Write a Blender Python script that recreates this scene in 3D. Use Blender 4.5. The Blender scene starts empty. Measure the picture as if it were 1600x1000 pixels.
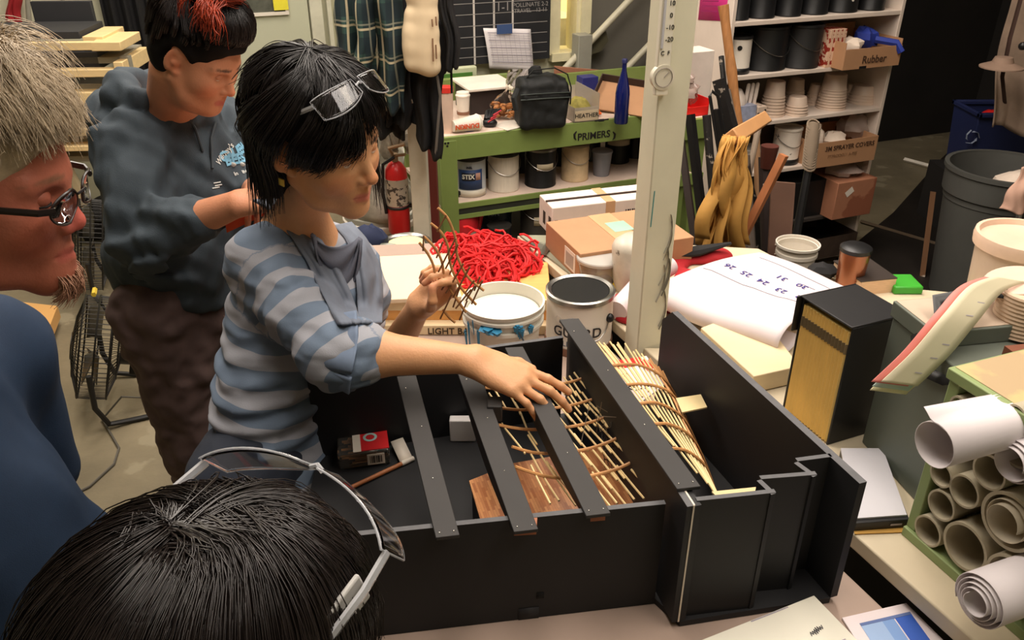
import bpy, math, random, hashlib
import numpy as np
from mathutils import Vector, Matrix

# ------------------------------------------------------------------ camera, world, lights, exposure
sc = bpy.context.scene
COL = sc.collection
CAMZ, PITCH, FPX = 1.95, math.radians(28.6), 1295.0
cam_d = bpy.data.cameras.new('camera'); cam = bpy.data.objects.new('camera', cam_d); COL.objects.link(cam)
cam_d.sensor_width = 36; cam_d.lens = FPX/1600*36; cam_d.clip_start = 0.05
cam.location = (0, 0, CAMZ); cam.rotation_euler = (math.pi/2 - PITCH, 0, 0)
sc.camera = cam
sc.view_settings.view_transform = 'Standard'; sc.view_settings.look = 'None'
sc.view_settings.gamma = 1; sc.view_settings.use_curve_mapping = False
sc.view_settings.exposure = 0.12
w = bpy.data.worlds.new('world'); sc.world = w; w.use_nodes = True
w.node_tree.nodes['Background'].inputs[0].default_value = (1.0, .9, .82, 1)
w.node_tree.nodes['Background'].inputs[1].default_value = 0.22

def area(name, loc, size, power, col=(1, .9, .81), target=None, sy=None):
    d = bpy.data.lights.new(name, 'AREA'); d.energy = power; d.size = size*3; d.color = col
    if sy: d.shape = 'RECTANGLE'; d.size_y = sy*1.8
    o = bpy.data.objects.new(name, d); COL.objects.link(o); o.location = loc
    if target is not None:
        o.rotation_euler = (Vector(target)-Vector(loc)).to_track_quat('-Z', 'Y').to_euler()
    return o
area('ceiling_lamp_light', (-.1, 1.5, 3.5), .25, 46, target=(-.1, 1.5, 0), sy=1.3)
area('ceiling_lamp_light', (.7, 3.0, 3.5), .25, 62, target=(.7, 3.0, 0), sy=1.3)
area('ceiling_lamp_light', (-1.6, 3.2, 3.5), .25, 66, target=(-1.6, 3.2, 0), sy=1.3)
area('ceiling_lamp_light', (1.3, .7, 3.5), .25, 40, target=(1.3, .7, 0), sy=1.3)
area('ceiling_lamp_light', (-1.1, 5.0, 3.5), .25, 34, target=(-1.1, 5.0, 0), sy=1.3)

# ------------------------------------------------------------------ projection helpers (photo pixels -> world points)
CP, SP = math.cos(PITCH), math.sin(PITCH)
def ray(u, v):
    h = (u-800)/FPX; t = (500-v)/FPX
    return Vector((h, CP + t*SP, -SP + t*CP))
def P(u, v, z=None, y=None, d=None):
    r = ray(u, v)
    s = (z-CAMZ)/r.z if z is not None else (y/r.y if y is not None else d)
    return Vector((0, 0, CAMZ)) + r*s
class Frame:
    def __init__(s, o, deg):
        t = math.radians(deg); s.o = Vector((o[0], o[1], 0)); s.deg = deg
        s.A = Vector((math.cos(t), math.sin(t), 0)); s.B = Vector((-math.sin(t), math.cos(t), 0))
        s.M = Matrix(((s.A.x, s.B.x, 0, s.o.x), (s.A.y, s.B.y, 0, s.o.y), (0, 0, 1, 0), (0, 0, 0, 1)))
    def w(s, a, b, z): return s.o + s.A*a + s.B*b + Vector((0, 0, z))
    def hb(s, u, v, b):            # where a pixel meets the vertical plane at local depth b -> (a, z)
        r = ray(u, v); k = (b + s.o.dot(s.B))/r.dot(s.B); p = Vector((0, 0, CAMZ)) + r*k
        return (p-s.o).dot(s.A), p.z
    def ha(s, u, v, a):            # vertical plane at local a -> (b, z)
        r = ray(u, v); k = (a + s.o.dot(s.A))/r.dot(s.A); p = Vector((0, 0, CAMZ)) + r*k
        return (p-s.o).dot(s.B), p.z
    def hz(s, u, v, z):
        p = P(u, v, z=z) - s.o; return p.dot(s.A), p.dot(s.B)
    def at(s, a, b, z=0, rot=0): return s.M @ Matrix.Translation((a, b, z)) @ Matrix.Rotation(math.radians(rot), 4, 'Z')
R = Frame((0, 0), 22)
rnd = random.Random(7)

# ------------------------------------------------------------------ materials
def lin(c): return tuple(((x/255)/12.92 if x/255 <= .04045 else ((x/255+.055)/1.055)**2.4) for x in c)
MATS = {}
def mat(name, rgb, r=.6, m=0, var=.12, vs=6, bump=0, bs=60, spots=None, sscale=14, scut=.62, trans=0, alpha=1, emit=None, sss=0, ior=1.45, coat=0, attr=None, stretch=None, spec=.5):
    if name in MATS: return MATS[name]
    mt = bpy.data.materials.new(name); MATS[name] = mt; mt.use_nodes = True
    nt = mt.node_tree; b = nt.nodes['Principled BSDF']; L = nt.links.new; N = nt.nodes.new
    c = lin(rgb) if not isinstance(rgb[0], float) else rgb
    b.inputs['Roughness'].default_value = r; b.inputs['Metallic'].default_value = m
    b.inputs['IOR'].default_value = ior
    b.inputs['Specular IOR Level'].default_value = spec
    if trans: b.inputs['Transmission Weight'].default_value = trans
    if alpha < 1: b.inputs['Alpha'].default_value = alpha
    if sss: b.inputs['Subsurface Weight'].default_value = sss; b.inputs['Subsurface Radius'].default_value = (.02, .008, .004); b.inputs['Subsurface Scale'].default_value = .5
    if coat: b.inputs['Coat Weight'].default_value = coat
    tc = N('ShaderNodeTexCoord'); mp = N('ShaderNodeMapping'); L(tc.outputs['Object'], mp.inputs[0])
    if stretch: mp.inputs['Scale'].default_value = stretch
    out = None
    if attr:
        a = N('ShaderNodeAttribute'); a.attribute_name = attr; out = a.outputs['Color']
    if var:
        n = N('ShaderNodeTexNoise'); n.inputs['Scale'].default_value = vs; n.inputs['Detail'].default_value = 6; n.inputs['Roughness'].default_value = .62
        L(mp.outputs[0], n.inputs['Vector'])
        mr = N('ShaderNodeMapRange'); mr.inputs['From Min'].default_value = .3; mr.inputs['From Max'].default_value = .7
        mr.inputs['To Min'].default_value = 1-var; mr.inputs['To Max'].default_value = 1+var; L(n.outputs['Fac'], mr.inputs['Value'])
        mx = N('ShaderNodeVectorMath'); mx.operation = 'SCALE'
        if out: L(out, mx.inputs[0])
        else: mx.inputs[0].default_value = c
        L(mr.outputs[0], mx.inputs['Scale']); out = mx.outputs[0]
    if spots:
        n2 = N('ShaderNodeTexNoise'); n2.inputs['Scale'].default_value = sscale; n2.inputs['Detail'].default_value = 5; L(mp.outputs[0], n2.inputs['Vector'])
        r2 = N('ShaderNodeMapRange'); r2.inputs['From Min'].default_value = scut; r2.inputs['From Max'].default_value = scut+.03; L(n2.outputs['Fac'], r2.inputs['Value'])
        m2 = N('ShaderNodeMix'); m2.data_type = 'RGBA'; L(r2.outputs[0], m2.inputs[0])
        if out: L(out, m2.inputs[6])
        else: m2.inputs[6].default_value = (*c, 1)
        m2.inputs[7].default_value = (*lin(spots), 1); out = m2.outputs[2]
    if out: L(out, b.inputs['Base Color'])
    else: b.inputs['Base Color'].default_value = (*c, 1)
    if bump:
        n3 = N('ShaderNodeTexNoise'); n3.inputs['Scale'].default_value = bs; n3.inputs['Detail'].default_value = 4; L(mp.outputs[0], n3.inputs['Vector'])
        bp = N('ShaderNodeBump'); bp.inputs['Strength'].default_value = bump; bp.inputs['Distance'].default_value = .005
        L(n3.outputs['Fac'], bp.inputs['Height']); L(bp.outputs[0], b.inputs['Normal'])
    if emit:
        b.inputs['Emission Color'].default_value = (*lin(rgb), 1); b.inputs['Emission Strength'].default_value = emit
    return mt
def nodes(mt): return mt.node_tree.nodes, mt.node_tree.links.new, mt.node_tree.nodes['Principled BSDF']

# ------------------------------------------------------------------ mesh builder (world coordinates)
class MB:
    def __init__(s, M=None): s.v = []; s.f = []; s.M = M or Matrix(); s.mi = []; s.cur = 0
    def add(s, vs, fs, M=None):
        n = len(s.v); T = s.M if M is None else M
        s.v += [T @ Vector(v) for v in vs]; s.f += [tuple(i+n for i in f) for f in fs]; s.mi += [s.cur]*len(fs); return s
    def box(s, x0, x1, y0, y1, z0, z1, M=None):
        return s.add([(x0,y0,z0),(x1,y0,z0),(x1,y1,z0),(x0,y1,z0),(x0,y0,z1),(x1,y0,z1),(x1,y1,z1),(x0,y1,z1)],
            [(3,2,1,0),(4,5,6,7),(0,1,5,4),(1,2,6,5),(2,3,7,6),(3,0,4,7)], M)
    def prism(s, poly, z0, z1, M=None):
        n = len(poly)
        a = sum(poly[i][0]*poly[(i+1) % n][1]-poly[(i+1) % n][0]*poly[i][1] for i in range(n))
        if a < 0: poly = poly[::-1]
        return s.add([(*p[:2], z0) for p in poly]+[(*p[:2], z1) for p in poly],
            [tuple(range(n-1, -1, -1)), tuple(range(n, 2*n))]+[(i, (i+1) % n, n+(i+1) % n, n+i) for i in range(n)], M)
    def lathe(s, prof, c=(0,0,0), n=28, M=None, a0=0, a1=2*math.pi):
        full = abs(a1-a0-2*math.pi) < 1e-6; m = n if full else n+1; vs = []
        for r, z in prof:
            for i in range(m):
                t = a0+(a1-a0)*i/n; vs.append((c[0]+r*math.cos(t), c[1]+r*math.sin(t), c[2]+z))
        fs = []
        for j in range(len(prof)-1):
            for i in range(n):
                k = (i+1) % m; fs.append((j*m+i, j*m+k, (j+1)*m+k, (j+1)*m+i))
        if full and tuple(prof[0]) != tuple(prof[-1]):
            if prof[0][0] > 1e-6: fs.append(tuple(range(m-1, -1, -1)))
            if prof[-1][0] > 1e-6: fs.append(tuple((len(prof)-1)*m+i for i in range(m)))
        return s.add(vs, fs, M)
    def tube(s, pts, r, n=8, M=None, flat=1.0, close=False):
        pts = [Vector(p) for p in pts]; m = len(pts); rs = [r(i/(m-1)) for i in range(m)] if callable(r) else ([r]*m if not isinstance(r, (list, tuple)) else r)
        vs = []; up = None
        for i, p in enumerate(pts):
            d = (pts[(i+1) % m]-pts[i-1]) if close else (pts[min(i+1, m-1)]-pts[max(i-1, 0)])
            if d.length < 1e-9: d = Vector((0, 0, 1))
            d.normalize()
            if up is None: up = Vector((0, 0, 1)) if abs(d.z) < .9 else Vector((1, 0, 0))
            x = d.cross(up); x = x.normalized() if x.length > 1e-6 else Vector((1, 0, 0)); up = x.cross(d).normalized()
            for k in range(n):
                t = 2*math.pi*k/n; vs.append(p + x*math.cos(t)*rs[i] + up*math.sin(t)*rs[i]*flat)
        fs = [(i*n+k, ((i+1) % m)*n+k, ((i+1) % m)*n+(k+1) % n, i*n+(k+1) % n) for i in range(m if close else m-1) for k in range(n)]
        if not close: fs += [tuple(range(n)), tuple((m-1)*n+k for k in range(n-1, -1, -1))]
        return s.add(vs, fs, M)
    def cyl(s, p0, p1, r0, r1=None, n=16, M=None): return s.tube([p0, p1], [r0, r0 if r1 is None else r1], n, M)
    def grid(s, fn, nu, nv, M=None):
        vs = [fn(i/nu, j/nv) for j in range(nv+1) for i in range(nu+1)]
        fs = [(j*(nu+1)+i, j*(nu+1)+i+1, (j+1)*(nu+1)+i+1, (j+1)*(nu+1)+i) for j in range(nv) for i in range(nu)]
        return s.add(vs, fs, M)
    def quad(s, *p, M=None): return s.add(p, [tuple(range(len(p)))], M)
    def ball(s, c, r, n=14, M=None, squash=(1, 1, 1), jit=0, rg=None):
        vs = []; m = n//2
        for j in range(m+1):
            ph = math.pi*j/m
            for i in range(n):
                t = 2*math.pi*i/n; q = 1+(rg.uniform(-jit, jit) if jit and 0 < j < m else 0)
                vs.append((c[0]+r*squash[0]*q*math.sin(ph)*math.cos(t), c[1]+r*squash[1]*q*math.sin(ph)*math.sin(t), c[2]+r*squash[2]*q*math.cos(ph)))
        fs = [(j*n+i, (j+1)*n+i, (j+1)*n+(i+1) % n, j*n+(i+1) % n) for j in range(m) for i in range(n)]
        return s.add(vs, fs, M)
WL = {}
def build(name, mb, mt, parent=None, bev=0, solid=0, smooth=True, ang=35, label=None, sub=0, cat=None, group=None, kind=None, origin=None):
    me = bpy.data.meshes.new(name)
    vs = mb.v
    if origin is None:
        if vs:
            xs = [p.x for p in vs]; ys = [p.y for p in vs]; zs = [p.z for p in vs]
            origin = Vector(((min(xs)+max(xs))/2, (min(ys)+max(ys))/2, min(zs)))
        else: origin = Vector((0, 0, 0))
    origin = Vector(origin)
    me.from_pydata([tuple(v-origin) for v in vs], [], mb.f)
    for m_ in (mt if isinstance(mt, (list, tuple)) else [mt]): me.materials.append(m_)
    if isinstance(mt, (list, tuple)): me.polygons.foreach_set('material_index', mb.mi)
    if smooth:
        me.polygons.foreach_set('use_smooth', [True]*len(me.polygons)); me.update()
        try: me.set_sharp_from_angle(angle=math.radians(ang))
        except Exception: pass
    o = bpy.data.objects.new(name, me); COL.objects.link(o)
    WL[o] = origin
    if parent: o.parent = parent; o.location = origin - WL[parent]
    else: o.location = origin
    if solid: k = o.modifiers.new('s', 'SOLIDIFY'); k.thickness = solid; k.offset = 0
    if sub: k = o.modifiers.new('sub', 'SUBSURF'); k.levels = sub; k.render_levels = sub
    if bev: k = o.modifiers.new('b', 'BEVEL'); k.width = bev; k.segments = 2; k.limit_method = 'ANGLE'
    if label: o['label'] = label
    if cat: o['category'] = cat
    if group: o['group'] = group
    if kind: o['kind'] = kind
    return o
def thing(name, label, cat, loc=(0, 0, 0), group=None):
    o = bpy.data.objects.new(name, None); COL.objects.link(o); o.location = loc; o.empty_display_size = .05
    WL[o] = Vector(loc); o['label'] = label; o['category'] = cat
    if group: o['group'] = group
    return o
def copy_tree(o, delta, label=None, rot=0, scale=None):
    def rec(x, par):
        c = x.copy(); COL.objects.link(c); c.parent = par
        for ch in [k for k in list(bpy.data.objects) if k.parent == x]: rec(ch, c)
        return c
    c = rec(o, None); c.location = Vector(o.location)+Vector(delta); WL[c] = WL[o]+Vector(delta)
    if rot: c.rotation_euler.z += rot
    if scale: c.scale = scale
    if label: c['label'] = label
    return c
def text(name, s, size, org, xd, yd, mt, parent=None, ext=.0006, ax='CENTER', bold=0):
    cu = bpy.data.curves.new(name, 'FONT'); cu.body = s; cu.size = size; cu.extrude = ext; cu.align_x = ax; cu.align_y = 'CENTER'; cu.offset = bold; cu.resolution_u = 3
    t = bpy.data.objects.new(name, cu); COL.objects.link(t)
    dg = bpy.context.evaluated_depsgraph_get(); dg.update()
    me = bpy.data.meshes.new_from_object(t.evaluated_get(dg)); bpy.data.objects.remove(t)
    xd = Vector(xd).normalized(); yd = Vector(yd); yd = (yd-xd*yd.dot(xd)).normalized(); zd = xd.cross(yd)
    mb = MB(); mb.add([Vector(org)+xd*v.co.x+yd*v.co.y+zd*v.co.z for v in me.vertices], [tuple(p.vertices) for p in me.polygons], Matrix())
    return build(name, mb, mt, parent, smooth=False)
def wrap_text(name, s, size, c, rad, ang, z, mt, parent, bold=0):     # lettering wrapped round an upright cylinder
    cu = bpy.data.curves.new(name, 'FONT'); cu.body = s; cu.size = size; cu.extrude = .0004; cu.align_x = 'CENTER'; cu.align_y = 'CENTER'; cu.offset = bold; cu.resolution_u = 3
    t = bpy.data.objects.new(name, cu); COL.objects.link(t)
    dg = bpy.context.evaluated_depsgraph_get(); dg.update()
    me = bpy.data.meshes.new_from_object(t.evaluated_get(dg)); bpy.data.objects.remove(t)
    mb = MB(); mb.add([(c[0]+(rad+v.co.z)*math.cos(ang+v.co.x/rad), c[1]+(rad+v.co.z)*math.sin(ang+v.co.x/rad), z+v.co.y) for v in me.vertices], [tuple(p.vertices) for p in me.polygons], Matrix())
    return build(name, mb, mt, parent, smooth=False)
def struct(name, mb, mt, parent=None, **k): return build(name, mb, mt, parent, kind='structure' if not parent else None, **k)
def strokes(mb, segs, wd, org, xd, yd, lift=.0006):                    # flat pen or paint strokes on a surface
    xd = Vector(xd).normalized(); yd = Vector(yd).normalized(); n = xd.cross(yd)
    for (x0, y0, x1, y1) in segs:
        d = Vector((x1-x0, y1-y0)); l = d.length or 1e-6; px, py = -d.y/l*wd/2, d.x/l*wd/2
        c = [(x0+px, y0+py), (x0-px, y0-py), (x1-px, y1-py), (x1+px, y1+py)]
        mb.add([Vector(org)+xd*a+yd*b+n*lift for a, b in c], [(0, 1, 2, 3)], Matrix())
# ------------------------------------------------------------------ smooth bodies: distance fields meshed by surface nets
class SDF:
    def __init__(s): s.p = []; s.disp = None; s.M = None
    def _t(s, p):
        p = Vector(p); return np.array(s.M @ p if s.M is not None else p, dtype=np.float32)
    def cone(s, a, b, r0, r1=None, k=.02, op='u'):
        r1 = r0 if r1 is None else r1; s.p.append(('c', s._t(a), s._t(b), r0, r1, k, op)); return s
    def chain(s, pts, rs, k=.02, op='u'):
        for i in range(len(pts)-1): s.cone(pts[i], pts[i+1], rs[i], rs[i+1], k, op)
        return s
    def ell(s, c, r, k=.02, op='u', rot=None):
        Rm = np.eye(3, dtype=np.float32)
        if s.M is not None: Rm = np.array(s.M.to_3x3().normalized(), dtype=np.float32)
        if rot is not None: Rm = Rm @ np.array(rot, dtype=np.float32)
        s.p.append(('e', s._t(c), Rm, np.array(r, dtype=np.float32), 0, k, op)); return s
    def box(s, c, hs, rd=.005, k=.02, op='u', rot=None):
        Rm = np.eye(3, dtype=np.float32)
        if s.M is not None: Rm = np.array(s.M.to_3x3().normalized(), dtype=np.float32)
        if rot is not None: Rm = Rm @ np.array(rot, dtype=np.float32)
        s.p.append(('b', s._t(c), Rm, np.array(hs, dtype=np.float32), rd, k, op)); return s
    def plane(s, pt, n, k=.004):              # cut away the side n points to
        n = Vector(n)
        if s.M is not None: n = s.M.to_3x3() @ n
        s.p.append(('p', s._t(pt), np.array(n.normalized(), dtype=np.float32), 0, 0, k, 's')); return s
    @staticmethod
    def prim(q, X):
        if q[0] == 'c':
            a, b, r0, r1 = q[1:5]; ba = b-a; L2 = max(float(ba@ba), 1e-12); pa = X-a
            h = np.clip((pa@ba)/L2, 0, 1); d = pa-h[:, None]*ba
            return np.sqrt(np.einsum('ij,ij->i', d, d)) - (r0+(r1-r0)*h)
        if q[0] == 'e':
            l = (X-q[1])@q[2]; r = q[3]; a = l/r; k0 = np.sqrt(np.einsum('ij,ij->i', a, a)); b = l/(r*r); k1 = np.sqrt(np.einsum('ij,ij->i', b, b))+1e-9
            return k0*(k0-1)/k1
        if q[0] == 'b':
            l = np.abs((X-q[1])@q[2])-(q[3]-q[4]); o = np.maximum(l, 0)
            return np.sqrt(np.einsum('ij,ij->i', o, o))+np.minimum(l.max(axis=1), 0)-q[4]
        return (X-q[1])@q[2]*-1
    def ev(s, X, idx=None):
        D = np.full(len(X), 1e3, dtype=np.float32)
        for i in (range(len(s.p)) if idx is None else idx):
            q = s.p[i]; d = s.prim(q, X); k = q[5]
            if q[6] == 'u':
                h = np.maximum(k-np.abs(D-d), 0)/k; D = np.minimum(D, d)-h*h*k*.25
            elif q[6] == 'i':
                h = np.maximum(k-np.abs(D-d), 0)/k; D = np.maximum(D, d)+h*h*k*.25
            else:
                e = -d; h = np.maximum(k-np.abs(D-e), 0)/k; D = np.maximum(D, e)+h*h*k*.25
        if s.disp is not None: D = D + s.disp(X)
        return D
    def mesh(s, h=.004, B=20):
        lo = np.full(3, 1e9); hi = -lo
        for q in s.p:
            if q[6] != 'u': continue
            if q[0] == 'c': r = max(q[3], q[4]); a = np.minimum(q[1], q[2])-r; b = np.maximum(q[1], q[2])+r
            else: r = float(np.linalg.norm(q[3])) if q[0] == 'b' else float(q[3].max()); a = q[1]-r; b = q[1]+r
            lo = np.minimum(lo, a); hi = np.maximum(hi, b)
        lo = lo-.03; hi = hi+.03; nb = np.ceil((hi-lo)/(h*B)).astype(int)
        g = np.stack(np.meshgrid(*[np.arange(n) for n in nb], indexing='ij'), -1).reshape(-1, 3)
        L = h*B; cen = (lo+(g+.5)*L).astype(np.float32)
        PD = [s.prim(q, cen) for q in s.p]
        dm = s.ev(cen); sel = np.where(np.abs(dm) < L*.87+.03)[0]
        n = B+2; o = np.arange(n); GI = np.stack(np.meshgrid(o, o, o, indexing='ij'), -1).reshape(-1, 3)
        KV = []; KP = []; KQ = []
        BIG = 100000; crn = [(a, b, c) for a in (0, 1) for b in (0, 1) for c in (0, 1)]
        edg = [(i, j) for i in range(8) for j in range(i+1, 8) if sum(abs(crn[i][k]-crn[j][k]) for k in range(3)) == 1]
        cr = np.array(crn, dtype=np.float32)
        for bi in sel:
            base = g[bi]*B-1; X = (lo+(base+GI)*h).astype(np.float32)
            idx = [i for i in range(len(s.p)) if PD[i][bi] < L*.87+s.p[i][5]+.03]
            if not any(s.p[i][6] == 'u' for i in idx): continue
            D = s.ev(X, idx).reshape(n, n, n); S = D < 0
            if S.all() or not S.any(): continue
            C = np.stack([S[a:n-1+a, b:n-1+b, c:n-1+c] for a, b, c in crn], -1); cnt = C.sum(-1); act = np.argwhere((cnt > 0) & (cnt < 8))
            V = np.stack([D[act[:, 0]+a, act[:, 1]+b, act[:, 2]+c] for a, b, c in crn], -1)
            acc = np.zeros((len(act), 3), np.float32); num = np.zeros(len(act), np.float32)
            for i, j in edg:
                m = (V[:, i] < 0) != (V[:, j] < 0); t = np.where(m, V[:, i]/(V[:, i]-V[:, j]+1e-12), 0)
                pt = cr[i]+(cr[j]-cr[i])*t[:, None]; acc += pt*m[:, None]; num += m
            pos = acc/num[:, None]; gc = act+base
            key = (gc[:, 0]+10)*BIG*BIG+(gc[:, 1]+10)*BIG+(gc[:, 2]+10)
            KV.append(key); KP.append(lo+(gc+pos)*h)
            for ax in range(3):
                a1, a2 = (ax+1) % 3, (ax+2) % 3
                s0 = [slice(1, n-1)]*3; s1 = list(s0); s1[ax] = slice(2, n)
                E = np.argwhere(S[tuple(s0)] != S[tuple(s1)])+1
                if not len(E): continue
                ins = S[E[:, 0], E[:, 1], E[:, 2]]; G = E+base
                def kk(d1, d2):
                    q = G.copy(); q[:, a1] += d1; q[:, a2] += d2
                    return (q[:, 0]+10)*BIG*BIG+(q[:, 1]+10)*BIG+(q[:, 2]+10)
                Q = np.stack([kk(-1, -1), kk(0, -1), kk(0, 0), kk(-1, 0)], -1)
                Q[~ins] = Q[~ins][:, ::-1]; KQ.append(Q)
        key = np.concatenate(KV); pos = np.concatenate(KP); uk, ui = np.unique(key, return_index=True); pos = pos[ui]
        Q = np.concatenate(KQ); q = np.searchsorted(uk, Q); q = np.clip(q, 0, len(uk)-1); ok = (uk[q] == Q).all(1); q = q[ok]
        return pos, q
def npmesh(name, V, F, mt, parent=None, col=None, label=None, cat=None, attrs=None, origin=None, smooth_it=0, fmat=None):
    V = np.asarray(V, dtype=np.float64); F = np.asarray(F)
    if origin is None: origin = Vector((float(V[:, 0].mean()), float(V[:, 1].mean()), float(V[:, 2].min())))
    me = bpy.data.meshes.new(name); nv = F.shape[1]
    me.vertices.add(len(V)); me.vertices.foreach_set('co', (V-np.array(origin)).astype(np.float32).ravel())
    me.loops.add(F.size); me.loops.foreach_set('vertex_index', F.astype(np.int32).ravel())
    me.polygons.add(len(F)); me.polygons.foreach_set('loop_start', np.arange(len(F), dtype=np.int32)*nv)
    me.polygons.foreach_set('use_smooth', np.ones(len(F), dtype=bool))
    me.update(calc_edges=True); me.validate()
    if col is not None:
        c = np.concatenate([col, np.ones((len(col), 1))], 1).astype(np.float32)
        at = me.color_attributes.new('Col', 'FLOAT_COLOR', 'POINT'); at.data.foreach_set('color', c.ravel())
    for m_ in (mt if isinstance(mt, (list, tuple)) else [mt]): me.materials.append(m_)
    if fmat is not None: me.polygons.foreach_set('material_index', fmat.astype(np.int32))
    o = bpy.data.objects.new(name, me); COL.objects.link(o); WL[o] = origin
    if parent: o.parent = parent; o.location = origin-WL[parent]
    else: o.location = origin
    if smooth_it: k = o.modifiers.new('sm', 'SMOOTH'); k.iterations = smooth_it; k.factor = .5
    if label: o['label'] = label
    if cat: o['category'] = cat
    return o
def wav(X, f, a, seed=0, st=(1, 1, 1)):        # soft crumpled displacement
    r = np.random.RandomState(seed); X = X*np.array(st, dtype=np.float32); out = np.zeros(len(X), np.float32)
    for o_ in range(3):
        for _ in range(3):
            d = r.normal(size=3); d /= np.linalg.norm(d); e = r.normal(size=3); e /= np.linalg.norm(e)
            out += np.sin(X@d*f*(1.7**o_)+r.uniform(0, 6)+1.6*np.sin(X@e*f*.6*(1.5**o_)+r.uniform(0, 6)))/(1.9**o_)
    return (out*a/4).astype(np.float32)
def tubes_np(paths, rad, n=4):                 # many strands (S,K,3) -> one mesh; rad (S,K)
    S, K, _ = paths.shape; d = np.gradient(paths, axis=1); d /= np.linalg.norm(d, axis=2, keepdims=True)+1e-9
    ref = np.array([.31, .17, .93]); x = np.cross(d, ref); x /= np.linalg.norm(x, axis=2, keepdims=True)+1e-9; y = np.cross(d, x)
    t = np.arange(n)*2*np.pi/n
    V = paths[:, :, None, :]+rad[:, :, None, None]*(x[:, :, None, :]*np.cos(t)[None, None, :, None]+y[:, :, None, :]*np.sin(t)[None, None, :, None])
    V = V.reshape(-1, 3); s, k, j = np.meshgrid(np.arange(S), np.arange(K-1), np.arange(n), indexing='ij')
    a = (s*K+k)*n+j; b = (s*K+k)*n+(j+1) % n; c = (s*K+k+1)*n+(j+1) % n; e = (s*K+k+1)*n+j
    return V, np.stack([a, b, c, e], -1).reshape(-1, 4)

def blobs(V, base, spots):                    # skin tints: (centre, radii, colour, strength) in world space
    C = np.tile(np.array(base, dtype=np.float64), (len(V), 1))
    for c, r, rgb, st in spots:
        d = (V-np.array(c))/np.array(r); w_ = np.clip(1.25-np.sqrt((d*d).sum(1)), 0, 1); w_ = np.clip(w_*2.2, 0, 1)*st
        C = C*(1-w_[:, None])+np.array(rgb)*w_[:, None]
    return C
def head_matrix(c, fwd, up=(0, 0, 1)):
    f = Vector(fwd).normalized(); u = Vector(up); x = f.cross(u).normalized(); u = x.cross(f)
    return Matrix(((x.x, f.x, u.x, c[0]), (x.y, f.y, u.y, c[1]), (x.z, f.z, u.z, c[2]), (0, 0, 0, 1)))
def add_head(S, M, k=1.0, jaw=1.0, nose=1.0, eye=1.0):
    S.M = M @ Matrix.Scale(k, 4)
    def e(c, r, kk=.015, op='u', rot=None): S.ell(c, [x*k for x in r], kk, op, rot)
    def c(a, b, r0, r1, kk=.015, op='u'): S.cone(a, b, r0*k, r1*k, kk, op)
    e((0, -.012, .032), (.074, .093, .082)); e((0, .026, .018), (.064, .066, .066), .02)
    e((0, .034, -.03), (.056*jaw, .054, .074), .03)
    for s_ in (-1, 1):
        c((s_*.052*jaw, .0, -.05), (s_*.04*jaw, .03, -.078), .017, .017, .03); c((s_*.04*jaw, .03, -.078), (s_*.010, .068, -.098), .017, .015, .02)
        e((s_*.036, .056, -.03), (.024, .024, .024), .03)
        c((s_*.044, .071, .017), (s_*.012, .085, .014), .008, .008, .014)
    e((0, .074, -.097), (.02, .018, .016), .02)
    e((0, .07, -.062), (.03, .022, .028), .02)
    for s_ in (-1, 1): e((s_*.031, .094, -.001), (.0155, .014, .0105), .012, 's')
    for s_ in (-1, 1): e((s_*.031, .0725, -.001), (.0135, .0135*eye, .012), .003)
    c((0, .084, .008), (0, .104*nose, -.03), .0065, .0095, .012); e((0, .105*nose, -.034), (.0095, .009, .0085), .008)
    for s_ in (-1, 1): e((s_*.0115, .094, -.038), (.0068, .009, .007), .006)
    for s_ in (-1, 1): e((s_*.0065, .1, -.0445), (.0032, .005, .003), .003, 's')
    c((-.021, .081, -.067), (0, .0925, -.063), .0035, .0048, .006); c((.021, .081, -.067), (0, .0925, -.063), .0035, .0048, .006)
    c((-.018, .081, -.074), (0, .0915, -.0745), .0035, .0058, .006); c((.018, .081, -.074), (0, .0915, -.0745), .0035, .0058, .006)
    c((-.023, .086, -.069), (0, .0985, -.0685), .0013, .0013, .003, 's'); c((.023, .086, -.069), (0, .0985, -.0685), .0013, .0013, .003, 's')
    for s_ in (-1, 1):
        tilt = Matrix.Rotation(math.radians(s_*18), 3, 'Z') @ Matrix.Rotation(math.radians(-12), 3, 'X')
        e((s_*.077, -.008, -.004), (.0065, .0175, .031), .006, 'u', tilt); e((s_*.084, -.004, -.002), (.006, .0105, .021), .004, 's', tilt)
        e((s_*.079, -.002, -.008), (.004, .006, .008), .004, 'u', tilt); e((s_*.073, .004, -.03), (.006, .008, .008), .006)
    S.M = None
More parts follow.
